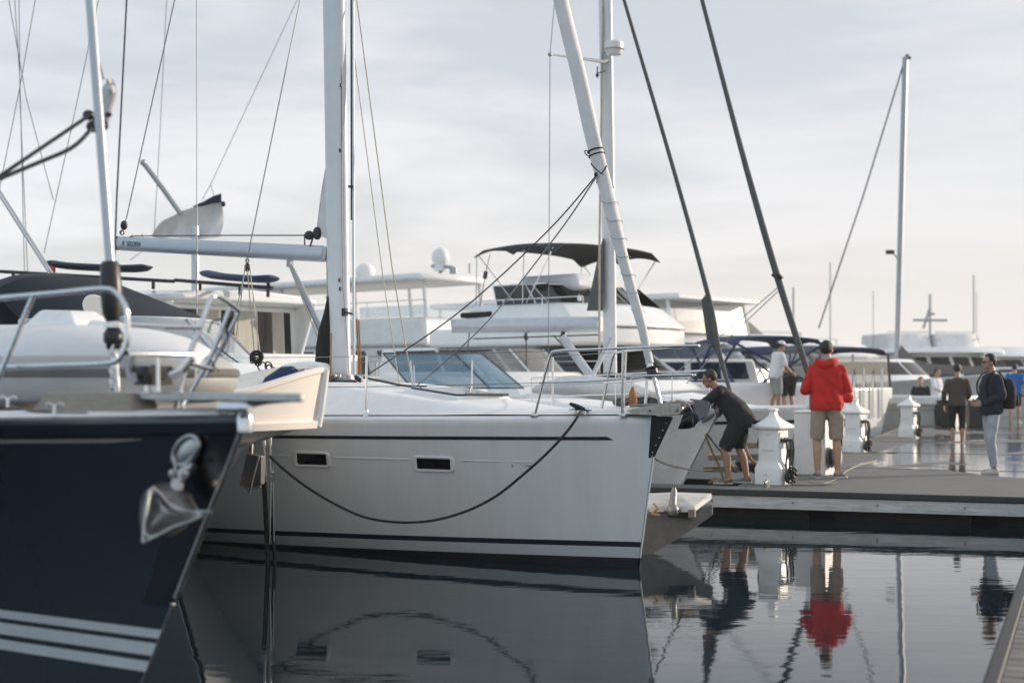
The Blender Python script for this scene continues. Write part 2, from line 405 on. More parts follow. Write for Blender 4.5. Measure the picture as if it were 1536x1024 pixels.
# water
wm = bpy.data.materials.new('harbour water'); wm.use_nodes = True
t = wm.node_tree; b = t.nodes['Principled BSDF']
b.inputs['Base Color'].default_value = (.007, .017, .023, 1); b.inputs['Roughness'].default_value = .015; b.inputs['IOR'].default_value = 1.333
tcn = t.nodes.new('ShaderNodeTexCoord')
hs = []
for scl, rot, wgt, dist in (((.7, 2.2, 1), 14, .5, .6), ((3.4, 10, 1), -8, .13, .4), ((9, 26, 1), 10, .03, .2)):
    mpn = t.nodes.new('ShaderNodeMapping'); mpn.inputs['Scale'].default_value = scl; mpn.inputs['Rotation'].default_value = (0, 0, math.radians(rot))
    t.links.new(tcn.outputs['Object'], mpn.inputs[0])
    nn = t.nodes.new('ShaderNodeTexNoise'); nn.inputs['Scale'].default_value = 1; nn.inputs['Detail'].default_value = 2; nn.inputs['Distortion'].default_value = dist
    t.links.new(mpn.outputs[0], nn.inputs['Vector'])
    mu = t.nodes.new('ShaderNodeMath'); mu.operation = 'MULTIPLY'; mu.inputs[1].default_value = wgt; t.links.new(nn.outputs[0], mu.inputs[0]); hs.append(mu)
ad = t.nodes.new('ShaderNodeMath'); t.links.new(hs[0].outputs[0], ad.inputs[0]); t.links.new(hs[1].outputs[0], ad.inputs[1])
ad2 = t.nodes.new('ShaderNodeMath'); t.links.new(ad.outputs[0], ad2.inputs[0]); t.links.new(hs[2].outputs[0], ad2.inputs[1])
bp = t.nodes.new('ShaderNodeBump'); bp.inputs['Strength'].default_value = 1; bp.inputs['Distance'].default_value = .0042
t.links.new(ad2.outputs[0], bp.inputs['Height']); t.links.new(bp.outputs[0], b.inputs['Normal'])
q = MB().add([(-1500, -60, 0), (1500, -60, 0), (1500, 3000, 0), (-1500, 3000, 0)], [(0, 1, 2, 3)])
obj('water', q, wm, kind='structure', smooth_deg=0)
# far shore
q = MB(); pts = []
for i in range(121):
    xx = -420 + i * 7; pts.append((xx, 2.2 + 1.2 * math.sin(i * .37) + .8 * math.sin(i * 1.3)))
for (a, ha), (c, hc) in zip(pts, pts[1:]):
    q.hexa([(a, 420, -1), (c, 420, -1), (c, 470, -1), (a, 470, -1)], [(a, 424, ha * .5), (c, 424, hc * .5), (c, 450, hc), (a, 450, ha)])
obj('land', q, pm('far shore', (.1, .11, .1), .9, var=.3, scale=.05), kind='structure')

# thin sea air that pales the far boats
hz_m = bpy.data.materials.new('sea haze'); hz_m.use_nodes = True; nt_ = hz_m.node_tree; nt_.nodes.clear()
ho = nt_.nodes.new('ShaderNodeOutputMaterial'); hv = nt_.nodes.new('ShaderNodeVolumePrincipled'); hv.inputs['Color'].default_value = (.93, .94, .95, 1); hv.inputs['Density'].default_value = .0006; hv.inputs['Anisotropy'].default_value = .2
nt_.links.new(hv.outputs[0], ho.inputs['Volume'])
q = MB(); q.box((0, 235, 9), (900, 500, 20)); tag(obj('haze', q, hz_m, None, 0), 'thin pale sea haze over the harbour', 'haze', None, 'stuff')
# ================================================================ navy yacht in the foreground
fn = Frame(-1.12, 6.0, 42)
navy = thing('navy_sailboat', 'dark navy sailing yacht with three white waterline stripes and steel plough anchor at its bow', 'sailboat', fn(0, 0, 0), math.radians(-42))
n_stem = lambda z: .625 * (1.485 - z)
n_sheer = lambda s: 1.485 - .022 * max(s, 0)
n_hb = hull_surface(fn, 11, 5.5, .72, 1.8, n_stem, n_sheer, 1.2, 1.42, 2.0)
A = lambda z: (lambda s: z)
TOP = lambda d: (lambda s: n_sheer(s) - d)
rows = [(A(-.5), 0, 2), (A(.0), 0, 2), (A(.10), 0, 0), (A(.30), 0, 1), (A(.352), 0, 0), (A(.380), 0, 1), (A(.440), 0, 0), (A(.464), 0, 1), (A(.506), 0, 0),
        (A(.75), 0, 0), (A(1.0), 0, 0), (A(1.2), 0, 0), (TOP(.085), 0, 0), (TOP(.075), -.012, 0), (TOP(.03), -.016, 0), (TOP(.008), -.006, 0), (TOP(0), .02, 0)]
obj('hull', make_hull(fn, 11, n_hb, n_stem, rows, 60, 1.6), [M['navy'], M['whitestripe'], M['antifoul']], navy, 25)
obj('deck', make_deck(fn, 11, n_hb, n_sheer, lambda s, f, b: .002 + .03 * (1 - f * f), .05, .02), M['deck'], navy)
# cove line along both sides
q = MB()
for sd_ in (-1, 1):
    r1 = []; r2 = []
    for i in range(40):
        s = .50 + i * .16; zt = n_sheer(s) - .098; zb = n_sheer(s) - .115 + (.012 if i == 0 else 0)
        r1.append(fn(s, sd_ * (n_hb(s, zb) + .004), zb)); r2.append(fn(s, sd_ * (n_hb(s, zt) + .004), zt))
    q.grid([r1, r2])
obj('cove_line', q, M['gold'], navy)
# stem guard
q = MB()
for sd_ in (-1, 1):
    R = []
    for i in range(9):
        z = lerp(.62, 1.40, i / 8); s0 = n_stem(z); wd = lerp(.17, .2, i / 8)
        R.append([fn(s0 - .006, 0, z)] + [fn(s0 + wd * k / 4, sd_ * (n_hb(s0 + wd * k / 4, z) + .005), z) for k in range(1, 5)])
    q.sheet(R, .003)
obj('stem_guard', q, M['steeldark'], navy)
q = MB(); q.tube([fn(n_stem(z) - .008, 0, z) for z in (1.405, 1.2, 1.0, .8, .66)], .013, 10)
q.ball(fn(n_stem(.63), 0, .63), .011)
q.tube([fn(n_stem(z) - .004, 0, z) for z in (.62, .45, .3, .12)], .007, 8)
obj('stem_band', q, M['steeldull'], navy)
q = MB(); q.lathe([(.02, -.06), (.034, -.055), (.036, .0), (.03, .02), (.0, .024)], fn(.012, 0, 1.468), 16)
obj('stem_cap', q, M['steel'], navy)
# bowsprit plank, its base and roller
q = MB(); zt = 1.578
loop = [fn(.95, -.11, zt - .035), fn(.3, -.10, zt - .035), fn(-.05, -.085, zt - .035), fn(-.36, -.012, zt - .035), fn(-.36, .012, zt - .035), fn(-.05, .10, zt - .035), fn(.3, .13, zt - .035), fn(.95, .13, zt - .035)]
q.prism(loop, (0, 0, .035))
q.hexa([fn(.1, -.05, 1.505), fn(-.1, -.03, 1.53), fn(-.1, .03, 1.53), fn(.1, .06, 1.505)], [fn(.1, -.06, 1.543), fn(-.28, -.03, 1.543), fn(-.28, .03, 1.543), fn(.1, .07, 1.543)])
sprit = obj('bowsprit', q, M['steeldull'], navy, 30, .006)
q = MB(); q.tube([P(329, 612, 5.93), P(374, 611, 5.9)], .026, 16); q.tube([P(337, 612, 5.93), P(341, 612, 5.93)], .029, 16); q.tube([P(352, 612, 5.915), P(356, 612, 5.915)], .029, 16)
obj('roller', q, M['steel'], sprit)
q = MB()
q.hexa([fn(1.35, -.23, 1.485), fn(.62, -.16, 1.487), fn(.62, .0, 1.487), fn(1.35, .02, 1.485)], [fn(1.28, -.19, 1.575), fn(.66, -.13, 1.575), fn(.66, -.02, 1.575), fn(1.28, 0, 1.575)])
obj('sprit_base', q, M['teak'], navy, 30, .012)
# pulpit
RD = .0125
q = MB()
tr = [P(-60, 452, 6.55), P(0, 447, 6.4), P(80, 440, 6.28), P(150, 433.5, 6.16), P(172, 438, 6.14), P(187, 458, 6.13), P(191, 485, 6.13), P(190, 515, 6.13), P(181, 536, 6.14), P(160, 545, 6.17), P(80, 548, 6.3), P(0, 551, 6.42), P(-60, 554, 6.55)]
q.tube(spline(tr, 5), RD, 10)
q.tube([P(49, 446, 6.32), P(28, 495, 6.33), P(0, 562, 6.34), P(-30, 640, 6.36)], RD * .95, 10)
q.tube([P(191, 487, 6.13), P(240, 490, 6.3), P(300, 491, 6.5)], .010, 8)
q.tube([P(191, 530, 6.13), P(240, 531, 6.28), P(287, 532, 6.46)], .0125, 10)
pt = [P(262, 622, 6.46), P(283, 535, 6.5), P(300, 492, 6.53), P(314, 452, 6.56), P(324, 444, 6.6), P(340, 452, 6.72), P(358, 466, 6.9)]
q.tube(spline(pt, 5), RD, 10)
q.tube([P(345, 462, 6.8), P(318, 530, 6.78), P(268, 622, 6.75)], RD * .9, 10)
q.tube([P(358, 468, 6.9), P(336, 515, 6.9), P(308, 566, 6.88)], RD * .7, 8)
q.tube([P(285, 545, 6.5), P(316, 553, 6.75)], .011, 10)
pul = obj('pulpit', q, M['steel'], navy)
q = MB(); q.ball(P(318, 553, 6.76), .014); obj('end_cap', q, M['blackpl'], pul)
q = MB()
for i in range(5):
    a = P(352 - i * 3, 474, 6.85); c = P(300 + i * 7, 545 + i * 3, 6.8)
    q.tube(spline([a, a.lerp(c, .4) + Vector((.01 * (i - 2), 0, -.02 - .01 * i)), a.lerp(c, .75) + Vector((-.015 * (i - 1), 0, 0)), c], 5), .0028, 5)
q.tube(spline([P(352, 474, 6.85), P(330, 479, 6.8), P(318, 483, 6.8), P(312, 500, 6.8)], 5), .004, 6)
obj('lashing', q, M['ropeb'], pul)
# navigation light between the rails
q = MB(); q.box(P(230, 563, 6.36), (.155, .08, .085), fn.p); q.box(P(230, 549, 6.36), (.02, .02, .012), fn.p)
nl = obj('nav_light', q, M['blackpl'], navy, 30, .01)
for x_, w_ in ((222, .045), (246, .02)):
    q = MB(); q.box(P(x_, 563, 6.32), (w_, .008, .045), fn.p); obj('lens', q, M['winbrown'], nl, 30, .002)
q = MB()
for a, b_ in (((196, 534), (207, 568)), ((287, 536), (252, 566))):
    p0 = P(a[0], a[1], 6.2 if a[0] < 230 else 6.42); p1 = P(b_[0], b_[1], 6.3 if a[0] < 230 else 6.38)
    mid = p0.lerp(p1, .6) + Vector((-.02 if a[0] < 230 else .012, 0, -.01))
    q.tube(spline([p0, mid, p1], 5), .022, 8, flat=.25, up=(.6, -.7, 0))
q.tube([P(236, 533, 6.3), P(237, 594, 6.3)], .0105, 10); q.lathe([(.028, 0), (.026, .008), (.012, .012)], P(237, 595, 6.3))
for k in (0, 12): q.tube([P(219 + k, 578, 6.36), P(219 + k, 596, 6.36)], .009, 8)
obj('light_bracket', q, M['steel'], nl)
# inner forestay with furling gear
q = MB(); b0 = P(176, 606, 6.64); b1 = P(165, 392, 6.7); b2 = P(135, 0, 6.82)
q.tube([b1 + (b1 - b2) * .02, b1, b2, b2 + (b2 - b1) * 2.2], .0225, 12, flat=.85)
obj('forestay', q, M['alulight'], navy)
q = MB(); q.tube([P(164.5, 392, 6.68), P(165, 400, 6.68), P(167, 440, 6.67), P(168, 470, 6.67), P(169, 482, 6.67)], [.036, .046, .052, .044, .03], 14)
q.tube([P(170, 492, 6.66), P(170, 500, 6.66), P(170, 512, 6.66), P(171, 524, 6.66)], [.03, .046, .046, .026], 14)
drum = obj('furling_drum', q, M['blackpl'], navy)
q = MB(); q.lathe([(.036, -.012), (.046, -.01), (.046, .01), (.036, .012)], P(170, 488, 6.66)); obj('collar', q, M['steel'], drum)
q = MB(); q.tube([P(171, 512, 6.655), P(173, 560, 6.65), b0 - Vector((0, 0, .02))], [.014, .019, .019], 12)
q.torus(P(171.5, 522, 6.65), .042, .006, axis=(.3, -1, 0), ell=(.85, 1.15)); q.torus(P(172.5, 524, 6.64), .03, .006, axis=(1, -.2, 0), ell=(1.2, .9))
for i in range(6): q.torus(P(167.5, 556 + i * 8, 6.62), .012, .0045, axis=(1, .2 if i % 2 else -1, 0), seg=8, s2=5)
obj('turnbuckle', q, M['steel'], navy)
# genoa clew with its sheets
q = MB()
prof = [(163, 119, .01), (166, 125, .03), (165, 135, .04), (160, 150, .042), (155, 170, .042), (150, 186, .04), (146, 194, .02)]
q.tube(spline([P(a, b_, 6.98) for a, b_, r in prof], 3), [r for a, b_, r in prof], 12, flat=.45, up=(0, 1, 0))
q.ball(P(167, 135, 6.92), (.018, .02, .022)); q.ball(P(163, 122, 6.93), (.012, .02, .014))
clew = obj('sail_clew', q, M['sail'], navy)
q = MB(); q.ball(P(133, 173, 6.95), (.03, .03, .026)); q.ball(P(140, 190, 6.95), (.036, .03, .03)); q.ball(P(157, 188, 6.95), (.02, .02, .024)); q.ball(P(163, 172, 6.95), (.018, .016, .012))
obj('clew_block', q, M['blackpl'], clew)
q = MB(); q.tube([P(133, 174, 6.9), P(-40, 291, 6.6)], .0095, 8); q.tube(spline([P(138, 192, 6.9), P(120, 212, 6.86), P(100, 226, 6.82), P(60, 243, 6.75), P(0, 268, 6.65), P(-40, 285, 6.6)], 5), .0105, 8)
obj('sheet_rope', q, M['wired'], navy)
q = MB(); q.tube([P(156, 120, 6.93), P(148, 92, 6.9)], .004, 6); obj('shackle_line', q, M['wire'], navy)
# hawse fairlead
q = MB(); c = P(279, 676, 6.1)
nrm = (fn.p * -1 + fn.u * -.25).normalized()
q.torus(c, .062, .014, axis=nrm, seg=20, s2=8, ell=(1.28, .78)); q.lathe([(.052, -.012), (.052, .0), (.02, .008), (0, .008)], c, 18, axis=nrm, ell=(1.3, .8))
obj('hawse_fairlead', q, M['steeldull'], navy)
# plough anchor hanging at the bow
q = MB()
rim = [(214, 813, 5.86), (216, 785, 5.87), (221, 757, 5.88), (223, 737, 5.9), (230, 731, 5.92), (240, 740, 5.94), (257, 760, 5.95), (270, 766, 5.93), (318, 767, 5.8), (290, 781, 5.82), (262, 789, 5.83), (236, 803, 5.84)]
mid = [(207, 808, 5.95), (203, 785, 5.98), (201, 760, 6.0), (205, 738, 6.02), (222, 724, 6.05), (245, 721, 6.06), (266, 730, 6.05), (288, 745, 6.03), (300, 766, 5.97), (285, 788, 5.98), (268, 806, 5.96), (238, 814, 5.95)]
back = [(230, 800, 6.08), (226, 785, 6.1), (226, 765, 6.12), (232, 745, 6.14), (248, 724, 6.15), (262, 716, 6.15), (276, 716, 6.14), (290, 728, 6.12), (290, 755, 6.1), (280, 778, 6.1), (266, 795, 6.08), (248, 802, 6.08)]
inn = [(226, 790, 5.95), (226, 780, 5.98), (229, 765, 6.0), (232, 752, 6.02), (238, 748, 6.03), (245, 752, 6.03), (255, 766, 6.03), (264, 772, 6.0), (280, 772, 5.94), (268, 780, 5.95), (255, 786, 5.95), (240, 792, 5.95)]
rim2 = [(a + (228 + 30 - a) * .05, b_ + (772 - b_) * .07, d - .012) for a, b_, d in rim]
R = [[P(*k) for k in ring] for ring in (back, mid, rim, rim2, inn)]
q.loft(R, True, True)
anc = obj('anchor', q, M['steeldull'], navy, 180, sub=1)
q = MB(); q.tube([P(*k) for k in rim] + [P(*rim[0])], .006, 8)
obj('anchor_rim', q, M['steeldull'], anc)
q = MB(); q.tube(spline([P(282, 700, 6.1), P(272, 712, 6.08), P(266, 728, 6.08), P(262, 745, 6.06)], 4), [.022, .026, .034, .04], 10)
q.tube(spline([P(262, 680, 6.14), P(263, 700, 6.1), P(268, 716, 6.06), P(284, 700, 6.08), P(288, 685, 6.1)], 4), .007, 8)
for k in (258, 279): q.ball(P(k, 710, 6.04), (.016, .02, .022))
obj('anchor_shank', q, M['steeldull'], anc)
# deck hardware
for px, py, D in ((12, 604, 6.55), (82, 615, 6.35)):
    q = MB(); c = P(px, py, D)
    q.tube(spline([c + Vector((-.04, 0, .02)), c + Vector((-.025, 0, .03)), c + Vector((0, 0, .018)), c + Vector((.025, 0, .03)), c + Vector((.04, 0, .02))], 4), .006, 8)
    q.tube([c + Vector((0, 0, .02)), c - Vector((0, 0, .02))], .009, 8)
    obj('deck_fitting', q, M['steel'], navy)
q = MB(); q.tube(spline([P(-20, 600, 6.9), P(30, 612, 6.7), P(70, 619, 6.5), P(130, 620, 6.35)], 5), .007, 6); obj('deck_line', q, M['wired'], navy)

# ---------------------------------------------------------------- tender stowed on the foredeck
ft = Frame(-1.62, 7.28, 42)
ten = thing('inflatable_dinghy', 'pale grey inflatable dinghy lying upside down on the foredeck of the navy yacht', 'dinghy', ft(1.2, 0, 1.5), math.radians(-42))
def tring(s, kind):
    e_ = 1 - (1 - clamp(s / .95)) ** 2.2
    w_ = .02 + .62 * e_ ** .8; top = 1.74 + (.19 + .03 * smooth(.5, 2, s)) * e_ ** .9 + .015 * s * 0; out_ = []
    if kind == 0:    # hull bottom facing up
        for k in range(17):
            a = math.pi * k / 16
            out_.append(ft(s, -w_ * .95 * math.cos(a), 1.66 + (top - 1.66) * abs(math.sin(a)) ** .75))
    else:            # tube collar
        for k in range(17):
            a = math.pi * 2 * k / 16
    return out_
q = MB(); R = []
for i in range(26):
    s = 3.6 * (i / 25) ** 1.6 + .0
    r_ = tring(s, 0); R.append(r_ + [ft(s, (r_[-1] - ft(s, 0, 0)).dot(ft.p), 1.62), ft(s, (r_[0] - ft(s, 0, 0)).dot(ft.p), 1.62)])
q.loft(R, True, True)
obj('hull', q, M['tenderw'], ten, 50)
q = MB(); path = []
for i in range(31):
    a = lerp(-1, 1, i / 30); s = .1 + 3.5 * abs(a) ** 1.7; e_ = 1 - (1 - clamp(s / .95)) ** 2.2
    path.append(ft(s, math.copysign(.02 + .56 * e_, a) if abs(a) > 1e-6 else 0, 1.635))
q.tube(path, .125, 16, flat=.98)
obj('tube', q, M['hypalon'], ten)
for sg in (-1, 1):
    pth = []
    base_ = path[15:] if sg > 0 else path[15::-1]
    for i in range(len(base_)):
        tg = (base_[min(i + 1, len(base_) - 1)] - base_[max(i - 1, 0)]).normalized(); nn_ = Vector((tg.y, -tg.x, 0)) * sg
        pth.append(base_[i] + nn_ * (.125 * math.cos(.25)) + Vector((0, 0, .125 * math.sin(.25))))
    q = MB(); q.tube(pth, .016, 8, flat=1.5); obj('rubbing_strake', q, M['canvasgrey'], ten)
q = MB(); q.hexa([ft(1.45, -.2, 1.9), ft(.95, -.12, 1.9), ft(.95, .2, 1.9), ft(1.45, .25, 1.9)], [ft(1.36, -.1, 2.03), ft(1.12, -.06, 2.02), ft(1.12, .12, 2.02), ft(1.36, .15, 2.03)])
q.hexa([ft(.95, -.08, 1.86), ft(.55, -.05, 1.84), ft(.55, .12, 1.84), ft(.95, .15, 1.86)], [ft(.93, -.05, 1.965), ft(.68, -.02, 1.93), ft(.68, .08, 1.93), ft(.93, .12, 1.965)])
obj('keel_pad', q, M['white'], ten, 40, .02)

# ================================================================ motor cruiser between the two yachts
fc = Frame(-1.98, 10.7, 62)
cru = thing('motor_cruiser', 'white motor cruiser with raked windshield and navy camper canvas behind the navy yacht', 'motorboat', fc(0, 0, 0), math.radians(-62))
def c_stem(z): return 2.3 * clamp((1.5 - z) / 1.5) ** .75
c_sheer = lambda s: 1.52 - .01 * s
c_hb = hull_surface(fc, 10.5, 3.6, .9, 1.45, c_stem, c_sheer, 1.6, 2.0, 1.2, .1, .02)
TC = lambda d: (lambda s: c_sheer(s) - d)
rows = [(A(-.3), 0, 1), (A(.08), 0, 1), (A(.2), 0, 0), (A(.7), 0, 0), (A(1.0), 0, 0), (TC(.26), 0, 0), (TC(.25), -.02, 0), (TC(.21), -.02, 0), (TC(.2), 0, 0), (TC(.03), 0, 0), (TC(0), .03, 0)]
obj('hull', make_hull(fc, 10.5, c_hb, c_stem, rows, 50, 1.7), [M['gel'], M['antifoul']], cru, 30)
def ctop(s, f, b):
    return .004 + .03 * (1 - f * f) + (.25 - .03 * f * f) * smooth(.2, 1.7, s) * (1 - smooth(.70, .84, abs(f)))
obj('deck', make_deck(fc, 10.5, c_hb, c_sheer, ctop, .06, .04, 50, 34), M['deck'], cru, 30)
# ---- cream dinghy lying across the cruiser's bow, its own bow pointing right
fd = Frame(-1.285, 9.9, -28)
dg = thing('cream_dinghy', 'cream rigid dinghy with blunt upturned bow sticking out behind the navy bow', 'dinghy', fd(.9, .5, 1.0), math.radians(28))
def d_sheer(s): return 1.55 + .185 * (1 - smooth(-.15, .85, s))
def d_hb(s): return .44 + .26 * (1 - (1 - clamp((s + .02) / .9)) ** 2)
def d_keel(s): return 1.33 - .30 * (1 - (1 - clamp(s / 1.3)) ** 2.0)
DY = .60
q = MB(); R = []
for i in range(31):
    s = 2.5 * (i / 30) ** 1.5; h = d_hb(s); zs = d_sheer(s); zk = 1.285 - .01 * s; zb = d_keel(s)
    rake_ = lambda z: .03 - .045 * ((z - 1.28) / .45)
    def pt(y, z): return fd(s + (rake_(z) if i < 4 else rake_(z) * max(0, 1 - (i - 3) / 8)) , DY + y, z)
    prof = [(-.0, zb)] + [(-h * .93 * math.sin(math.pi / 2 * k / 5), zb + (zk - zb) * (1 - math.cos(math.pi / 2 * k / 5))) for k in range(1, 6)]
    prof += [(-h - .028, zk + .004), (-h - .032, zk + .05), (-h - .004, zk + .062), (-h - .012, lerp(zk, zs, .5)), (-h - .022, zs - .05), (-h - .04, zs - .042), (-h - .04, zs - .01), (-h - .02, zs), (-h + .03, zs - .002), (-h + .05, zs - .05)]
    full = [pt(y, z) for y, z in prof] + [pt(-y, z) for y, z in reversed(prof[1:])]
    R.append(full)
q.loft(R)
dh = obj('hull', q, M['cream'], dg, 35)
q = MB()
for sd_ in (-1, 1):
    q.tube([fd(.0 + k, DY + sd_ * (.455 + .0 * z), z) for k, z in ((.018, 1.30), (-.004, 1.42), (-.026, 1.58), (-.04, 1.70))], .03, 10)
q.tube(spline([fd(-.045, DY - .45, 1.715), fd(-.06, DY, 1.735), fd(-.045, DY + .45, 1.715)], 4), .03, 10)
obj('bow_fender', q, M['gel'], dg)
q = MB(); q.tube([fd(.56, DY - d_hb(.56) - .03, 1.57), fd(.62, DY - d_hb(.6) - .026, 1.47), fd(.68, DY - d_hb(.66) - .022, 1.37)], .004, 5); obj('hull_seam', q, M['teak'], dg)
# windshield
def ws(f, t):
    """f -1..1 across, t 0..1 up"""
    w_ = lerp(1.16, 1.0, t); s = 1.75 + 1.25 * abs(f) ** 2.4 + lerp(0, 1.15, t); z = lerp(1.73 - .05 * abs(f) ** 2, 2.2, t)
    return fc(s, f * w_, z)
q = MB(); q.sheet([[ws(-1 + 2 * k / 16, t / 6) for k in range(17)] for t in range(7)], .006)
wsh = obj('windshield', q, M['clear'], cru, 60)
q = MB()
q.tube([ws(-1 + 2 * k / 16, 1.0) for k in range(17)], .018, 8); q.tube([ws(-1 + 2 * k / 16, 0.0) for k in range(17)], .016, 8)
for f in (-1, -.34, .34, 1): q.tube([ws(f, t / 6) for t in range(7)], .016, 8)
obj('windshield_frame', q, M['alulight'], wsh)
for a_, b_ in ((.5, .38), (-.4, -.3)):
    q = MB(); q.tube([ws(a_, .0) + Vector((0, -.03, .03)), ws(b_, .42) + Vector((0, -.03, .02))], .007, 6); obj('wiper', q, M['blackpl'], wsh)
# canvas: front flap, camper top
q = MB(); q.sheet([[lerp(0, 1, t / 5) * (fc(4.5, -1.2 + 1.42 * k / 14, 2.5 + .18 * (1 - abs(-1 + 2 * k / 14) ** 3)) - ws(-1 + 2 * k / 14, 1.02)) + ws(-1 + 2 * k / 14, 1.02) for k in range(15)] for t in range(6)], .008)
obj('front_panel', q, M['slate'], cru, 60)
q = MB(); R = []
for i in range(12):
    s = 4.5 + 3.6 * i / 11; zt = 2.72 + .06 * math.sin(math.pi * i / 11) - .22 * (1 - smooth(0, .25, i / 11)) - .1 * smooth(.6, 1, i / 11)
    ring = [fc(s, -1.25, 1.7), fc(s, -1.24, 2.3)] + [fc(s, (-1.2 + 1.42 * k / 12), 2.52 + (zt - 2.52) * (1 - abs(-1 + 2 * k / 12) ** 3)) for k in range(13)] + [fc(s, 1.0, 2.08), fc(s, 1.25, 1.7)]
    R.append(ring)
q.loft(R, True, True)
obj('camper_canvas', q, M['canvasnavy'], cru, 40)
q = MB(); q.lathe([(.0, -.02), (.085, -.016), (.092, 0), (.085, .016), (0, .02)], P(143, 460, 11.6), 24, axis=(.25, -1, .1), ell=(1.0, 1.2))
obj('hailer_panel', q, M['cream'], cru)
q = MB()
for dx in (0, 5): q.tube([P(-6 + dx, 285, 14.2), P(74 + dx, 410, 14.2)], .012, 8)
obj('canvas_strut', q, M['steel'], cru)
# bow rail, fender, rope tangle on foredeck, mooring anchor
q = MB(); c = P(424, 577, 10.1)
q.lathe([(.0, -.17), (.07, -.15), (.11, -.08), (.115, .06), (.08, .13), (.03, .15), (.02, .19)], c, 16, axis=(.85, -.1, .5))
obj('fender', q, M['canvasblue'], cru)
q = MB()
for i in range(9):
    a = P(380 + 5 * i + random.uniform(-3, 3), 541 + 2.6 * i + random.uniform(-3, 3), 11.2)
    q.torus(a, random.uniform(.02, .035), .006, axis=(random.uniform(-1, 1), -1, random.uniform(-.5, .8)), seg=12, s2=5)
q.torus(P(385, 535, 11.3), .045, .012, axis=(.2, -1, .3), seg=16); q.torus(P(385, 536, 11.3), .026, .012, axis=(.2, -1, .3), seg=16)
obj('rope_coil', q, M['ropeb'], cru)
q = MB(); q.lathe([(.01, 0), (.05, .02), (.055, .1), (.03, .17), (.01, .2)], P(281, 583, 7.6), 12); obj('small_fender', q, M['white'], cru)
q = MB()
c = P(381, 706, 10.2)
loop = [P(370, 680, 10.0), P(392, 684, 10.05), P(391, 726, 10.15), P(374, 733, 10.15), P(360, 724, 10.1)]
q.prism(loop, (.02, .05, 0)); q.tube([P(388, 684, 10.0), P(380, 712, 10.02), P(374, 740, 10.03)], .01, 8); q.tube([P(360, 724, 10.08), P(374, 735, 10.05), P(391, 729, 10.05)], .008, 8)
q.tube([P(378, 650, 10.1), P(376, 690, 10.05)], .014, 8)
obj('anchor', q, M['galv'], cru, 30, .006)

# mooring post with twin guide rails between cruiser and white yacht
mp_ = thing('mooring_post', 'black twin tube mooring post with bright guide rails standing in dark water', 'mooring post', P(404, 830, 12.5))
for dx, r_ in ((-5, .021), (5, .017)):
    a = P(401 + dx, 720, 12.5); q = MB(); bt = P(406 + dx, 822, 12.5); q.tube([a + (a - bt) * .02, a, bt, bt + (bt - a) * .5], r_, 10); obj('post', q, M['blackrub'], mp_)
q = MB(); a = P(396, 660, 12.46); q.tube([a, P(399, 722, 12.46)], .016, 10); q.tube([P(405, 655, 12.45), P(406, 722, 12.45), P(404.5, 815, 12.45)], [.016, .016, .007], 10); q.tube([P(409, 690, 12.47), P(411, 812, 12.45)], .006, 8)
q.box(P(402, 718, 12.46), (.12, .06, .05)); q.ball(P(409, 709, 12.44), .02)
obj('guide_rail', q, M['steeldull'], mp_, 40)
# ================================================================ white sailing yacht in the middle
fw = Frame(1.25, 12.1, 42)
wy = thing('white_sailboat', 'large white sailing yacht with two dark hull windows and a thin navy stripe', 'sailboat', fw(0, 0, 0), math.radians(-42))
w_stem = lambda z: .22 * clamp((1.33 - z) / 1.33) + (.12 * (-z) if z < 0 else 0)
w_sheer = lambda s: 1.325 - .012 * s + .0004 * s * s
w_hb = hull_surface(fw, 12.5, 6.0, 1.5, 1.9, w_stem, w_sheer, 1.5, 1.72, .8, .2, .012)
TW = lambda d: (lambda s: w_sheer(s) - d)
zst = lambda a: (lambda s: a - .018 * s)
rows = [(A(-.5), 0, 2), (A(.0), 0, 2), (zst(.098), 0, 3), (zst(.192), 0, 1), (zst(.238), 0, 0), (A(.45), 0, 0), (A(.7), 0, 0), (A(.95), 0, 0), (TW(.212), 0, 0), (TW(.182), 0, 0), (TW(.09), 0, 0), (TW(.06), 0, 0), (TW(.03), .008, 0), (TW(.01), .026, 0), (TW(0), .05, 0)]
obj('hull', make_hull(fw, 12.5, w_hb, w_stem, rows, 60, 1.6), [M['gel'], M['navystripe'], M['antifoul'], M['greystripe']], wy, 30)
def cove(fr, hb, sheer, s0, s1, d0, d1, off, n=40, sides=(-1, 1), slant=.05):
    q = MB()
    for sd_ in sides:
        r1 = []; r2 = []
        for i in range(n + 1):
            s = lerp(s0, s1, i / n); zt = sheer(s) - d0; zb = sheer(s) - d1
            s2 = s + (slant if i == 0 else 0)
            r1.append(fr(s, sd_ * (hb(s, zb) + off), zb)); r2.append(fr(s2, sd_ * (hb(s2, zt) + off), zt))
        q.sheet([r1, r2], .002)
    return q
obj('cove_stripe', cove(fw, w_hb, w_sheer, .36, 12, .183, .212, .003, 60), M['navystripe'], wy)
def w_trunk(s, f, b):
    y = abs(f) * b
    side = 1 - smooth(.52 * b + .05, .52 * b + .42, y)
    return .008 + .05 * (1 - f * f) + .26 * smooth(.9, 4.0, s) * side
obj('deck', make_deck(fw, 12.5, w_hb, w_sheer, w_trunk, .05, .05, 60, 30), M['deck'], wy, 50)
def on_deck(s, y):
    b = w_hb(s, w_sheer(s)) - .05
    return fw(s, y, w_sheer(s) + w_trunk(s, y / b, b))
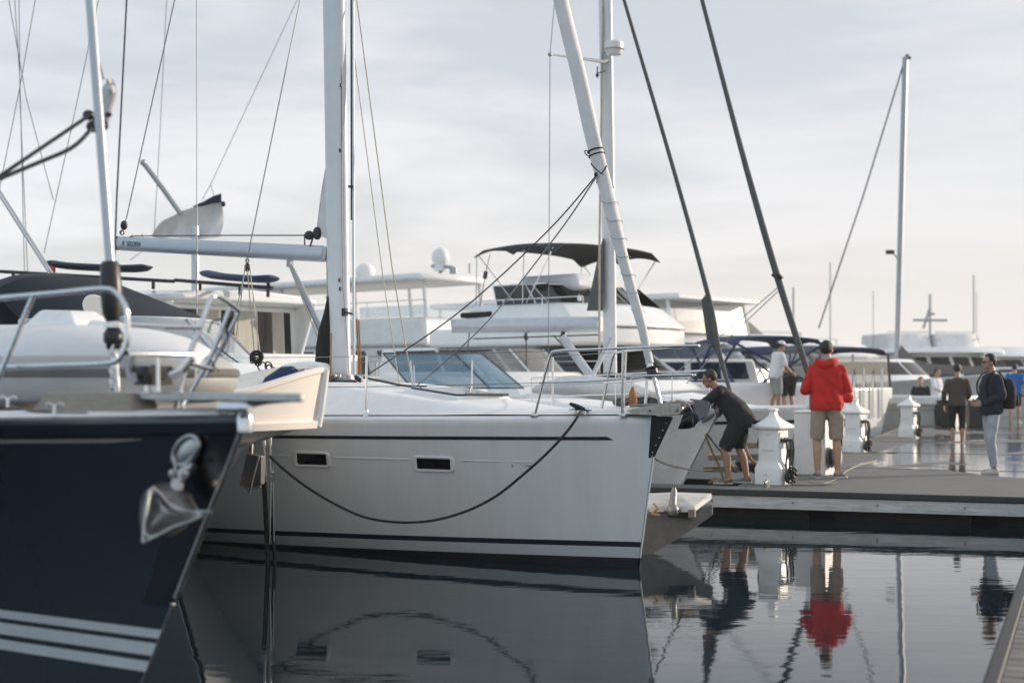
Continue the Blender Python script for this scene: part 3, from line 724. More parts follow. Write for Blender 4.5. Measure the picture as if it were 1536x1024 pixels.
# moulded knuckle line along the topsides (broken by the windows)
q = MB()
for px0, px1 in ((380, 438), (501, 612), (690, 752), (770, 800)):
    sA = None; line = []
    for k in range(9):
        px = lerp(px0, px1, k / 8)
        s = 0.1; best = None                     # march along the hull to the column
        for i in range(400):
            s = .1 + i * .015; z = w_sheer(s) - .42 + .012 * s; p = fw(s, -w_hb(s, z) - .002, z); d = abs(p.x / p.y * FPX + CX - px)
            if best is None or d < best[0]: best = (d, p)
        line.append(best[1])
    q = MB(); q.tube(line, .0045, 6); obj('knuckle_line', q, M['gelold'], wy)
def hull_at(px, py):
    best = None
    for i in range(700):
        s = .1 + i * .01
        z = 1.0
        for _ in range(2):
            p = fw(s, -w_hb(s, z), z); z = CH - (py - HY) / FPX * p.y
        p = fw(s, -w_hb(s, z), z); d = abs(p.x / p.y * FPX + CX - px)
        if best is None or d < best[0]: best = (d, p, s, z)
    return best
for a, b_ in ((440, 496), (620, 682)):
    yc = 689 if a < 500 else 696
    ds = 3 if a < 500 else 3
    def corner(px, py, off):
        d, p, s, z = hull_at(px, py); return fw(s, -w_hb(s, z) - off, z)
    def ringp(x0, y0, x1, y1, off, rr):
        c = []
        for cx_, cy_, a0 in ((x1 - rr, y0 + rr, -90), (x1 - rr, y1 - rr, 0), (x0 + rr, y1 - rr, 90), (x0 + rr, y0 + rr, 180)):
            for k in range(4):
                an = math.radians(a0 + 30 * k); x = cx_ + rr * math.cos(an); y = cy_ + rr * math.sin(an)
                c.append(corner(x + (y - yc) * .12, y + (x - (a + b_) / 2) * .03, off))
        return c
    o0 = ringp(a, yc - 12, b_, yc + 12, -.004, 5); o1 = ringp(a + 1, yc - 11, b_ - 1, yc + 11, .014, 5); i1 = ringp(a + 6, yc - 8.5, b_ - 5, yc + 7.5, .012, 1.5); i0 = ringp(a + 7, yc - 8, b_ - 6, yc + 7, -.02, 1.5)
    q = MB(); q.loft([o0, o1, i1, i0], False)
    win = obj('hull_window', q, M['gel'], wy, 35)
    q = MB(); g1 = ringp(a + 5, yc - 9.5, b_ - 4, yc + 8.5, .0045, 1.5); q.hexa(ringp(a + 5, yc - 9.5, b_ - 4, yc + 8.5, -.03, 1.5), g1)
    obj('pane', q, M['winblack'], win, 30)
# deck hatch
q = MB(); hz = .02
def hq(s, y, dz): v = on_deck(s, y); return Vector((v.x, v.y, v.z + dz))
hl = [(2.05, -.36), (1.95, .28), (2.65, .34), (2.72, -.4)]
zc = max(on_deck(s, y).z for s, y in hl)
q.hexa([hq(s, y, -.03) for s, y in hl], [hq(s, y, .035) for s, y in hl])
hatch = obj('deck_hatch', q, M['gel'], wy, 30, .012)
q = MB(); hl2 = [(2.10, -.31), (2.0, .23), (2.6, .29), (2.67, -.35)]; q.hexa([hq(s, y, .03) for s, y in hl2], [hq(s, y, .052) for s, y in hl2]); obj('hatch_pane', q, M['winblue'], hatch, 30, .004)
q = MB(); q.tube([hq(1.99, -.30, .058), hq(1.93, .22, .058)], .012, 6); obj('hatch_hinge', q, M['blackpl'], hatch)
# mast
mb_ = fw(4.1, 0, 1.60); rake = .023
def mastp(z, ds=0, dy=0): return fw(4.1 + rake * (z - 1.6) + ds, dy, z)
q = MB(); R = []
for z in (1.60, 2.5, 5, 9, 14, 16.5):
    R.append([mastp(z, .145 * math.cos(2 * math.pi * k / 24), .09 * math.sin(2 * math.pi * k / 24)) for k in range(24)])
q.loft(R)
mast = obj('mast', q, M['alu'], wy, 50)
q = MB(); q.loft([[mastp(1.60, r * .2 * math.cos(2 * math.pi * k / 20), r * .14 * math.sin(2 * math.pi * k / 20)) + Vector((0, 0, dz)) for k in range(20)] for r, dz in ((1.1, -.04), (1.1, .02), (.95, .03), (.9, .07))])
for k in range(7): q.ball(mastp(1.66, -.16 + .05 * k, -.15 - .02 * (k % 2)), (.024, .024, .03), 8, 6)
obj('mast_collar', q, M['steeldull'], mast, 30)
q = MB()
for px, D in ((497, 14.62), (537, 14.55)):
    for k in range(3): q.ball(P(px + 3 * k - 3, 566 + 2 * k, D), (.02, .02, .028), 8, 6)
q.tube([P(478, 573, 14.6), P(535, 573, 14.5)], .02, 8)
obj('turning_block', q, M['blackpl'], mast)
# halyards at the front of the mast, track, cleats on the mast side
q = MB(); q.tube([P(527.5, 330, 14.72), P(527, 0, 14.9), P(526.5, -300, 15.1)], .012, 6); q.box(P(526, 280, 14.70), (.05, .05, .02)); obj('halyard_bundle', q, M['blackpl'], mast)
q = MB(); q.tube([P(531, 565, 14.55), P(530, 330, 14.7), P(529.5, 0, 14.9), P(529, -300, 15.1)], .013, 8); obj('spinnaker_track', q, M['alulight'], mast)
q = MB()
for dx in (537, 540): q.tube([P(dx - 2, 480, 14.5), P(dx, 520, 14.5), P(dx + 1, 562, 14.5)], .009, 6)
q.tube([P(497, 500, 14.62), P(496, 566, 14.6)], .008, 6); obj('halyard_tail', q, M['ropeo'], mast)
q = MB(); sp_ = spline([P(512, 100, 14.78), P(513, 300, 14.74), P(514.5, 420, 14.7), P(518, 468, 14.69), P(520, 500, 14.69), P(524, 566, 14.66)], 5); q.tube(sp_, .005, 5); obj('mast_line', q, M['wire'], mast)
q = MB(); c = P(517, 468, 14.68); q.box(c, (.06, .04, .08), fw.u); q.tube([c, P(529, 471, 14.6)], .012, 8)
obj('mast_cleat', q, M['blackpl'], mast, 30, .006)
for py in (128, 226, 420, 433): q = MB(); q.box(P(509 + (py % 3), py, 14.72), (.02, .02, .04), fw.u); obj('mast_fitting', q, M['blackpl'], mast, 30, .006)
# in-mast mainsail clew
q = MB()
cl = [[P(506 + 1 * t, 172 + (364 - 172) * t, 14.98).lerp(P(505.5 - 31 * t ** 1.25, 172 + (352 - 172) * t, 15.12) - fw.p * .05 * math.sin(math.pi * t), k / 6) for k in range(7)] for t in [i / 12 for i in range(13)]]
q.sheet(cl, .006)
q.tube([P(505.5 - 31 * t ** 1.25, 172 + 180 * t, 15.12) - fw.p * .05 * math.sin(math.pi * t) for t in [i / 12 for i in range(13)]], .006, 6)
ms = obj('mainsail_clew', q, M['sail'], wy, 60)
q = MB(); q.ball(P(476, 350, 15.1), (.05, .03, .07)); q.ball(P(464, 353, 15.15), (.055, .035, .05)); q.tube([P(457, 352, 15.2), P(480, 352, 15.1)], .014, 6); q.tube([P(457, 370, 15.2), P(457, 354, 15.2)], .008, 6); q.tube([P(470, 355, 15.1), P(465, 370, 15.1)], .01, 6)
obj('clew_block', q, M['blackpl'], ms)
# boom
g0 = fw.pix(489, 381); g1 = fw.pix(180, 365)
ax = (g1 - g0).normalized()
q = MB(); R = []
for t, sc_ in ((0, .92), (.01, 1), (.985, 1), (1.0, .95)):
    c = g0.lerp(g1, t); hh = .088 * sc_; ww = .06 * sc_
    R.append([c + fw.p * ww * math.copysign(abs(math.cos(2 * math.pi * k / 20)) ** .75, math.cos(2 * math.pi * k / 20)) + Vector((0, 0, 1)) * hh * math.copysign(abs(math.sin(2 * math.pi * k / 20)) ** .75, math.sin(2 * math.pi * k / 20)) for k in range(20)])
q.loft(R)
boom = obj('boom', q, M['alulight'], wy, 50)
q = MB(); q.box(g1 + ax * .012, (.03, .115, .17), ax); obj('end_cap', q, M['blackpl'], boom, 30, .03)
q = MB(); q.box(g0 - ax * .02, (.06, .10, .15), ax); q.box(g0 - ax * .1, (.14, .05, .07), ax); obj('gooseneck', q, M['steeldull'], boom, 30, .01)
def text(name, body, p, size, right, up, mat, parent, ext=.001, align='LEFT'):
    cu = bpy.data.curves.new(name, 'FONT'); cu.body = body; cu.size = size; cu.extrude = ext; cu.align_x = align
    tmp = bpy.data.objects.new(name + '_tmp', cu); COL.objects.link(tmp)
    bpy.context.view_layer.update()
    me = bpy.data.meshes.new_from_object(tmp.evaluated_get(bpy.context.evaluated_depsgraph_get()))
    X = Vector(right).normalized(); Z = Vector(up).normalized(); Nn = X.cross(Z).normalized(); Z = Nn.cross(X)
    Mx = Matrix((( X.x, Z.x, Nn.x, p.x), (X.y, Z.y, Nn.y, p.y), (X.z, Z.z, Nn.z, p.z), (0, 0, 0, 1)))
    q = MB(); q.add([Mx @ v.co for v in me.vertices], [tuple(f.vertices) for f in me.polygons])
    bpy.data.objects.remove(tmp); bpy.data.meshes.remove(me)
    return obj(name, q, mat, parent, 0)
pl = g0.lerp(g1, .965) - fw.p * .064; text('boom_lettering', '\u039b  SELDEN', pl - Vector((0, 0, .03)), .085, -ax, (0, 0, 1), M['navystripe'], boom)
# outhaul, vang and boom tackles
q = MB(); q.tube([P(199, 354, 17.4), P(330, 353, 16.2), P(458, 353, 15.2)], .007, 6); q.tube([P(199, 354, 17.4), P(195, 357, 17.4)], .016, 6); obj('outhaul', q, M['wired'], boom)
q = MB(); q.tube([fw.pix(434, 394), fw.pix(452, 432), fw.pix(489, 512)], [.022, .034, .034], 10); q.box(fw.pix(435, 395), (.06, .05, .08), ax)
van = obj('boom_vang', q, M['alugrey'], wy, 40)
q = MB(); q.tube([fw.pix(434, 400, -.06), fw.pix(478, 510, -.06)], .006, 5); q.tube([fw.pix(440, 400, .06), fw.pix(484, 505, .06)], .006, 5); obj('vang_rope', q, M['ropec'], van)
q = MB(); c = fw.pix(371, 401); q.ball(c, (.035, .03, .05)); q.torus(fw.pix(371, 391), .022, .007, axis=(.7, -.7, 0), seg=10)
blk = obj('boom_block', q, M['blackpl'], wy)
q = MB()
for a, b_ in ((367, 349), (371, 383), (375, 392)): q.tube([fw.pix(a, 404), P(b_, 548, 13.6)], .0065, 5)
obj('boom_tackle', q, M['ropec'], blk)
q = MB(); q.tube([fw.pix(181, 350), P(190, 326, 17.5), P(262, 0, 17.2), P(330, -300, 17)], .006, 6)
tl = obj('topping_lift', q, M['wired'], wy)
q = MB(); q.ball(P(186, 338, 17.5), (.045, .035, .06)); q.torus(P(183, 349, 17.5), .025, .008, axis=(.5, -1, 0), seg=10); obj('block', q, M['blackpl'], tl)
# standing rigging
def wire(pairs, r, name, mat, parent):
    q = MB()
    for pr in pairs: q.tube([P(*k) for k in pr], r, 5)
    return obj(name, q, mat, parent)
wire([[(327, 600, 14.0), (370, 392, 14.4), (450, 0, 15.0), (510, -300, 15.4)]], .006, 'shroud', M['wire'], wy)
wire([[(619, 581, 13.95), (588, 400, 14.3), (535, 0, 14.9), (500, -280, 15.2)]], .0065, 'shroud', M['ropec'], wy)
wire([[(599, 575, 14.6), (575, 420, 14.7), (528, 60, 14.9)]], .005, 'shroud', M['ropec'], wy)
q = MB(); q.tube([P(616, 540, 14.0), P(619, 582, 13.95)], .010, 6); q.tube([P(621, 548, 13.98), P(622, 580, 13.95)], .007, 6); q.lathe([(.05, 0), (.04, .012), (.01, .02)], P(619, 583, 13.95)); obj('chainplate', q, M['steel'], wy)
wire([[(295, 470, 15), (295.5, 200, 15.3), (295, 0, 15.6), (294, -300, 15.8)]], .006, 'backstay', M['wire'], wy)
# furled genoa on the forestay
base = P(989, 598, 12.22)
pts = [P(975, 545, 12.27), P(969, 520, 12.3), P(960, 480, 12.33), P(942, 415, 12.4), P(925, 350, 12.45), P(908, 282, 12.52), P(891, 215, 12.58), P(868, 110, 12.68), P(841, 0, 12.8), P(815, -120, 12.9), P(760, -340, 13.2)]
rr = [.034, .036, .042, .046, .058, .062, .066, .068, .068, .066, .06]
q = MB(); sp_ = spline(pts, 8); NN = len(sp_)
rad = []
for i in range(NN):
    t = i / 8; j = min(int(t), len(rr) - 2); rad.append(lerp(rr[j], rr[j + 1], t - j))
R = []
for i in range(NN):
    t_ = (sp_[min(i + 1, NN - 1)] - sp_[max(i - 1, 0)]).normalized(); X = Vector((1, 0, 0)); X = (X - t_ * X.dot(t_)).normalized(); Y = t_.cross(X)
    ring = []
    for k in range(28):
        a = 2 * math.pi * k / 28; ph = a - i * .19
        f = 1 + .035 * math.sin(3 * a + i * .21) + .04 * (((ph / (2 * math.pi)) % 1) - .5) + (.02 * math.sin(i * 1.9) if i < 40 else 0)
        ring.append(sp_[i] + (X * math.cos(a) + Y * math.sin(a)) * rad[i] * f)
    R.append(ring)
q.loft(R)
gen = obj('furled_genoa', q, M['sail'], wy, 60)
q = MB()
for py, px in ((226, 893), (233, 895)):
    q.torus(P(px, py, 12.57), .070, .007, axis=(pts[5] - pts[6]).normalized(), seg=20)
q.torus(P(881, 230, 12.54), .02, .006, axis=(.2, -1, 0), seg=10, ell=(.8, 1.5))
c = P(896, 258, 12.54)
def wrap(y0, y1, a0, a1, n=14):
    o_ = []
    for i in range(n + 1):
        t = i / n; py = lerp(y0, y1, t); px = lerp(891, 925, (py - 215) / 135); a = lerp(a0, a1, t)
        o_.append(P(px, py, 12.55) + Vector((math.cos(a), -math.sin(a), 0)) * .07)
    return o_
q.tube(wrap(245, 282, math.pi, 0), .006, 6); q.tube(wrap(275, 250, math.pi * .9, math.pi * .2), .006, 6)
q.ball(P(894, 262, 12.46), (.018, .02, .022))
obj('sail_tie', q, M['ropeb'], gen)
q = MB()
for i in range(9):
    y0 = 300 + i * 27; px = lerp(912, 964, (y0 - 300) / 200); rr_ = lerp(.063, .043, i / 8)
    o_ = []
    for k in range(9):
        a = lerp(math.pi * 1.02, -.02, k / 8)
        o_.append(P(px + k * .6, y0 + 3 * math.sin(k * .7) + k * 1.1, 12.48 - .02 * i) + Vector((math.cos(a), -math.sin(a), 0)) * rr_)
    q = MB(); q.tube(o_, .0025, 4); obj('lacing', q, M['wire'], gen)
q = MB(); q.tube([P(970, 525, 12.3), P(973, 538, 12.28)], [.03, .034], 14); q.lathe([(.028, -.03), (.075, -.025), (.08, -.015), (.05, -.005), (.05, .035), (.078, .045), (.07, .055), (.03, .06)], P(979, 560, 12.25), 18, axis=(base - pts[1]).normalized() * -1)
obj('furling_drum', q, M['blackpl'], wy)
q = MB(); q.tube([P(972, 537, 12.28), P(977, 555, 12.26)], .028, 12); q.tube([P(981, 566, 12.24), base, base + (base - P(981, 566, 12.24)) * .4], [.02, .018, .016], 10)
obj('furling_swivel', q, M['steel'], wy)
# genoa sheets
for pp, mt in ((((894, 264, 12.47), (818, 350, 12.8), (686, 470, 13.4), (548, 564, 14.2)), 'wired'), (((894, 266, 12.47), (837, 350, 12.75), (735, 478, 13.3), (655, 553, 13.75), (622, 581, 13.95)), 'wire')):
    q = MB(); q.tube(spline([P(*k) for k in pp], 8), .0075, 6); obj('genoa_sheet', q, M[mt], wy)
q = MB()
q.tube(spline([P(545, 566, 14.2), P(575, 572, 14.1), P(605, 578, 14.0), P(640, 580, 13.95)], 5), .012, 6); q.tube(spline([P(500, 566, 14.6), P(470, 583, 14.0), P(440, 596, 13.8)], 4), .008, 6); obj('deck_line', q, M['wired'], wy)
# pulpit
q = MB(); RP = .0125
q.tube(spline([fw(1.0, -.46, 1.31), fw(.93, -.45, 1.55), fw(.84, -.44, 1.83), fw(.76, -.42, 1.875), fw(.5, -.31, 1.885), fw(.25, -.19, 1.895), fw(-.1, -.11, 1.905), fw(-.36, -.04, 1.91), fw(-.4, 0, 1.91), fw(-.36, .04, 1.91), fw(-.1, .11, 1.905), fw(.25, .19, 1.895), fw(.76, .42, 1.875), fw(.84, .44, 1.83), fw(.93, .45, 1.55), fw(1.0, .46, 1.31)], 5), RP, 10)
for sd_ in (-1, 1):
    q.tube([fw(.24, sd_ * .185, 1.895), fw(.27, sd_ * .16, 1.32)], RP, 10)
    q.tube([fw(.95, sd_ * .455, 1.60), fw(.5, sd_ * .3, 1.615), fw(.25, sd_ * .17, 1.635)], .010, 8)
    q.tube([fw(.25, sd_ * .17, 1.655), fw(-.1, sd_ * .09, 1.662), fw(-.36, sd_ * .02, 1.668)], .011, 8)
    q.lathe([(.04, -.004), (.04, .006), (.016, .02), (.013, .03)], fw(.27, sd_ * .155, 1.322), 12); q.lathe([(.04, -.004), (.04, .006), (.016, .02), (.013, .03)], fw(1.0, sd_ * .46, 1.315), 12)
q.tube([fw(.64, .38, 1.89), fw(.66, .37, 1.32)], .009, 8)
obj('pulpit', q, M['steel'], wy)
# stanchions and lifelines
sts = []
for s_, y_ in ((2.5, -1), (4.4, -1), (3.55, 1), (1.9, 1), (5.5, 1)):
    b = (w_hb(s_, w_sheer(s_)) - .07) * y_
    q = MB(); q.tube([fw(s_, b, 1.30), fw(s_, b, 1.845)], [.0125, .0115], 10); q.lathe([(.035, -.005), (.034, .004), (.018, .02), (.014, .05)], fw(s_, b, w_sheer(s_)), 12)
    obj('stanchion', q, M['steel'], wy)
for sd_ in (-1, 1):
    q = MB(); row = [(.84, .44)] + [(s_, w_hb(s_, w_sheer(s_)) - .07) for s_ in (2.5, 4.4, 6.4)]
    for z0, z1 in ((1.875, 1.835), (1.60, 1.56)): q.tube([fw(s_, sd_ * b, z0 if i == 0 else z1) for i, (s_, b) in enumerate(row)], .0035, 5)
    obj('lifeline', q, M['wire'], wy)
# bow roller, anchor, stem pad
q = MB()
for y_ in (-.07, .07):
    loop = [fw(.32, y_, 1.335), fw(.28, y_, 1.365), fw(.12, y_, 1.40), fw(-.14, y_, 1.425), fw(-.26, y_, 1.425), fw(-.30, y_, 1.375), fw(-.26, y_, 1.335), fw(-.1, y_, 1.325)]
    q.prism(loop, fw.p * .012)
q.hexa([fw(.3, -.07, 1.335), fw(-.12, -.07, 1.325), fw(-.12, .08, 1.325), fw(.3, .08, 1.335)], [fw(.3, -.07, 1.345), fw(-.12, -.07, 1.338), fw(-.12, .08, 1.338), fw(.3, .08, 1.345)])
q.tube([fw(-.22, -.08, 1.385), fw(-.22, .09, 1.385)], .028, 12); q.tube([fw(.05, -.09, 1.37), fw(.05, .1, 1.37)], .012, 8)
q.hexa([fw(.32, -.13, 1.33), fw(-.1, -.09, 1.325), fw(-.1, .09, 1.325), fw(.32, .13, 1.33)], [fw(.32, -.13, 1.338), fw(-.1, -.09, 1.334), fw(-.1, .09, 1.334), fw(.32, .13, 1.338)])
obj('bow_roller', q, M['steeldull'], wy, 30, .003)
q = MB(); z0 = 1.39
q.tube([fw(.3, 0, 1.40), fw(-.2, 0, 1.425), fw(-.27, 0, 1.41)], .022, 8, flat=.6)
an2 = obj('anchor', q, M['galv'], wy)
q = MB()
for sd_ in (-1, 1):     # two curved blades meeting at a keel
    R = []
    for i in range(7):
        t = i / 6; k0 = fw(-.30 + .10 * t, 0, 1.41 - .2 * t)      # keel line from crown to tip
        k1 = fw(-.26 - .17 * math.sin(math.pi * t * .8), sd_ * .155 * math.sin(math.pi * (.18 + .78 * t)) , 1.46 - .22 * t + .06 * math.sin(math.pi * t))
        R.append([k0.lerp(k1, j / 5) + fw.u * -.05 * math.sin(math.pi * j / 5) for j in range(6)])
    q.sheet(R, .008)
obj('fluke', q, M['steeldark'], an2, 50)
q = MB()
for sd_ in (-1, 1):
    q.tube([fw(-.26 - .17 * math.sin(math.pi * t * .8), sd_ * .155 * math.sin(math.pi * (.18 + .78 * t)), 1.46 - .22 * t + .06 * math.sin(math.pi * t)) for t in [i / 8 for i in range(9)]], .0055, 6)
obj('fluke_edge', q, M['steel'], an2)
q = MB(); q.hexa([fw(.10, -.022, .955), fw(.05, 0, .95), fw(.10, .022, .955)], [fw(.045, -.055, 1.315), fw(-.16, -.0, 1.318), fw(.045, .055, 1.315)])
pad = obj('stem_pad', q, M['blackrub'], wy, 30, .01)
q = MB()
for t in (.08, .28, .48, .68, .88): q.ball(fw(lerp(.05, -.13, t) + .02, -.016, lerp(.98, 1.30, t)), .008, 8, 6)
obj('bolt', q, M['steel'], pad)
q = MB(); q.tube([fw(w_stem(z) - .004, 0, z) for z in (.97, .6, .25, .1)], .008, 8); obj('stem_band', q, M['gel'], wy)
# cleat
q = MB(); c = fw(.62, -.30, 1.325)
q.tube(spline([c + fw.u * .12 + Vector((0, 0, .04)), c + fw.u * .05 + Vector((0, 0, .05)), c - fw.u * .05 + Vector((0, 0, .05)), c - fw.u * .12 + Vector((0, 0, .04))], 4), [.01, .016, .016, .01], 8)
for k in (-.05, .05): q.tube([c + fw.u * k, c + fw.u * k + Vector((0, 0, .05))], .014, 8)
obj('bow_cleat', q, M['steel'], wy)
q = MB(); q.tube([P(775, 698, 12.52), P(800, 699, 12.46)], .006, 6); q.ball(P(769, 698, 12.53), (.014, .012, .012)); obj('hull_fitting', q, M['galv'], wy)
# mooring rope drooping along the topsides
q = MB(); pts = [(872, 614, 12.25), (868, 622, 12.1), (852, 645, 12.08), (825, 675, 12.08), (790, 707, 12.1), (745, 743, 12.15), (700, 766, 12.2), (650, 780, 12.25), (600, 783, 12.3), (550, 776, 12.35), (505, 757, 12.4), (460, 730, 12.42), (425, 703, 12.42), (404, 683, 12.44)]
q.tube(spline([P(*k) for k in pts], 6), .0115, 8)
for k in range(3): q.torus(fw(.6 + .03 * k, -.30, 1.375 + .012 * k), .05, .011, axis=(.2, .2, 1), seg=14, ell=(1.5, .7))
mr_ = tag(obj('mooring_rope', q, M['ropeb'], None, loc=P(600, 783, 12.3)), 'black mooring rope drooping in a long curve across the white hull', 'rope')
# black bag hanging beside the mast
bag = thing('rope_bag', 'black tapered canvas bag hanging on cream cords beside the white mast', 'bag', P(485, 565, 14.75))
q = MB(); R = []
for py, r_, dx in ((566, .055, 481), (550, .075, 482), (520, .077, 484), (492, .066, 487), (470, .04, 490), (452, .022, 491), (444, .012, 491.5)):
    c = P(dx + 1.5, py, 14.85); R.append([c + Vector((math.cos(2 * math.pi * k / 14) * r_ * (1 + .08 * math.sin(3 * k)), math.sin(2 * math.pi * k / 14) * r_ * .8, 0)) for k in range(14)])
q.loft(R); obj('body', q, M['canvasblack'], bag, 60)
q = MB(); q.tube([P(491, 446, 14.85), P(490, 388, 14.9)], .006, 6); q.tube([P(492, 446, 14.85), P(493.5, 388, 14.9)], .006, 6); q.torus(P(491.5, 446, 14.85), .016, .006, axis=(0, 1, 0), seg=10); obj('cord', q, M['ropec'], bag)
# ================================================================ dock
DE1 = Vector((.938, -.347, 0)).normalized(); DE2 = Vector((.347, .938, 0)).normalized(); DO = Vector((2.55, 16.72, 0)); DZ = .33
def dk(a, b, z=DZ): v = DO + DE1 * a + DE2 * b; return Vector((v.x, v.y, z))
def ab(px, py):  # dock coordinates of a point on the dock surface seen at pixel
    D = (CH - DZ) * FPX / (py - HY); v = Vector(((px - CX) / FPX * D, D, 0)) - DO; return v.dot(DE1), v.dot(DE2)
dm = pm('dock concrete', (.132, .13, .127), .8, var=.14, scale=3, bump=.25, bscale=90, dirt=(.09, .088, .085), damt=.5, dscale=1.2)
t = dm.node_tree; L_ = t.links; b_n = t.nodes['Principled BSDF']
tc_ = t.nodes.new('ShaderNodeTexCoord'); mp2 = t.nodes.new('ShaderNodeMapping'); mp2.inputs['Scale'].default_value = (.42, .38, 1); mp2.inputs['Location'].default_value = (3.3, 1.2, 0)
L_.new(tc_.outputs['Object'], mp2.inputs[0])
pn = t.nodes.new('ShaderNodeTexNoise'); pn.inputs['Scale'].default_value = 1; pn.inputs['Detail'].default_value = 3; L_.new(mp2.outputs[0], pn.inputs['Vector'])
sp = t.nodes.new('ShaderNodeSeparateXYZ'); L_.new(tc_.outputs['Object'], sp.inputs[0])
g1_ = t.nodes.new('ShaderNodeMapRange'); g1_.inputs[1].default_value = 1.6; g1_.inputs[2].default_value = 4.0; g1_.inputs[3].default_value = -.25; g1_.inputs[4].default_value = .08; L_.new(sp.outputs[1], g1_.inputs[0])
g2_ = t.nodes.new('ShaderNodeMapRange'); g2_.inputs[1].default_value = .5; g2_.inputs[2].default_value = 1.2; g2_.inputs[3].default_value = -.3; g2_.inputs[4].default_value = 0; L_.new(sp.outputs[0], g2_.inputs[0])
a1_ = t.nodes.new('ShaderNodeMath'); L_.new(pn.outputs[0], a1_.inputs[0]); L_.new(g1_.outputs[0], a1_.inputs[1])
a2_ = t.nodes.new('ShaderNodeMath'); L_.new(a1_.outputs[0], a2_.inputs[0]); L_.new(g2_.outputs[0], a2_.inputs[1])
pk = t.nodes.new('ShaderNodeMapRange'); pk.inputs[1].default_value = .435; pk.inputs[2].default_value = .50; L_.new(a2_.outputs[0], pk.inputs[0])
ro = b_n.inputs['Roughness'].links[0].from_socket; mxr = t.nodes.new('ShaderNodeMixRGB'); mxr.inputs[2].default_value = (.10, .10, .10, 1); L_.new(pk.outputs[0], mxr.inputs[0]); L_.new(ro, mxr.inputs[1]); L_.new(mxr.outputs[0], b_n.inputs['Roughness'])
cs = b_n.inputs['Base Color'].links[0].from_socket; mxc = t.nodes.new('ShaderNodeMixRGB'); mxc.blend_type = 'MULTIPLY'; mxc.inputs[2].default_value = (.55, .55, .56, 1); L_.new(pk.outputs[0], mxc.inputs[0]); L_.new(cs, mxc.inputs[1]); L_.new(mxc.outputs[0], b_n.inputs['Base Color'])
bpn = b_n.inputs['Normal'].links[0].from_node; inv = t.nodes.new('ShaderNodeMapRange'); inv.inputs[3].default_value = .25; inv.inputs[4].default_value = .0; L_.new(pk.outputs[0], inv.inputs[0]); L_.new(inv.outputs[0], bpn.inputs['Strength'])
DW, DLN = 9.0, 36.0
dock = thing('dock', None, None, dk(0, 0, 0), math.atan2(DE1.y, DE1.x)); dock['kind'] = 'structure'
q = MB()
q.hexa([dk(0, .05, DZ - .1), dk(DW, .05, DZ - .1), dk(DW, DLN, DZ - .1), dk(0.04, DLN, DZ - .1)], [dk(0, .05, DZ), dk(DW, .05, DZ), dk(DW, DLN, DZ), dk(0.04, DLN, DZ)])
q.hexa([dk(-4.5, .05, DZ - .1), dk(-.001, .05, DZ - .1), dk(-.001, .62, DZ - .1), dk(-4.5, .62, DZ - .1)], [dk(-4.5, .05, DZ), dk(-.001, .05, DZ), dk(-.001, .62, DZ), dk(-4.5, .62, DZ)])
obj('walkway', q, dm, dock, 0)
q = MB()
for b_ in (4.6, 9.2, 13.8, 18.4, 23.0, 27.6): q.hexa([dk(.05, b_, DZ - .01), dk(DW, b_, DZ - .01), dk(DW, b_ + .05, DZ - .01), dk(.05, b_ + .05, DZ - .01)], [dk(.05, b_, DZ + .004), dk(DW, b_, DZ + .004), dk(DW, b_ + .05, DZ + .004), dk(.05, b_ + .05, DZ + .004)])
obj('joint_strip', q, M['blackrub'], dock, 0)
q = MB(); q.hexa([dk(-4.5, -.035, DZ - .065), dk(DW, -.035, DZ - .065), dk(DW, .052, DZ - .065), dk(-4.5, .052, DZ - .065)], [dk(-4.5, -.02, DZ + .006), dk(DW, -.02, DZ + .006), dk(DW, .05, DZ + .006), dk(-4.5, .05, DZ + .006)]); obj('rubber_edge', q, M['blackrub'], dock, 30, .012)
q = MB(); q.hexa([dk(-4.5, -.01, DZ - .21), dk(DW, -.01, DZ - .21), dk(DW, .05, DZ - .21), dk(-4.5, .05, DZ - .21)], [dk(-4.5, -.015, DZ - .066), dk(DW, -.015, DZ - .066), dk(DW, .05, DZ - .066), dk(-4.5, .05, DZ - .066)]); obj('fascia', q, M['fascia'], dock, 0, .006)
q = MB()
for a in (-4.2, -2.4, -.6, 1.2, 3.0, 4.8, 6.6): 
    for b_ in (.22, 6.5, 13, 19.5, 26):
        if a < 0 and b_ > .3: continue
        q.hexa([dk(a, b_, -.4), dk(a + 1.5, b_, -.4), dk(a + 1.5, b_ + (.35 if a < 0 else 5.6), -.4), dk(a, b_ + (.35 if a < 0 else 5.6), -.4)], [dk(a, b_, DZ - .102), dk(a + 1.5, b_, DZ - .102), dk(a + 1.5, b_ + (.35 if a < 0 else 5.6), DZ - .102), dk(a, b_ + (.35 if a < 0 else 5.6), DZ - .102)])
obj('float', q, M['floatblk'], dock, 0)
q = MB(); q.hexa([dk(-4.4, .5, -.4), dk(8.9, .5, -.4), dk(8.9, .6, -.4), dk(-4.4, .6, -.4)], [dk(-4.4, .5, DZ - .11), dk(8.9, .5, DZ - .11), dk(8.9, .6, DZ - .11), dk(-4.4, .6, DZ - .11)]); obj('underside', q, M['floatblk'], dock, 0)
q = MB(); q.hexa([dk(-.02, .63, DZ - .21), dk(.0, .63, DZ - .21), dk(.0, DLN, DZ - .21), dk(-.02, DLN, DZ - .21)], [dk(-.02, .63, DZ + .004), dk(.038, .63, DZ + .004), dk(.038, DLN, DZ + .004), dk(-.02, DLN, DZ + .004)]); obj('side_fascia', q, M['woodold'], dock, 0)
q = MB()
for i in range(14):
    p = dk(-4 + i * .95, -.017, DZ - .13); q.lathe([(.014, 0), (.014, .006), (0, .008)], p, 8, axis=-DE2)
obj('fascia_bolt', q, M['galv'], dock)
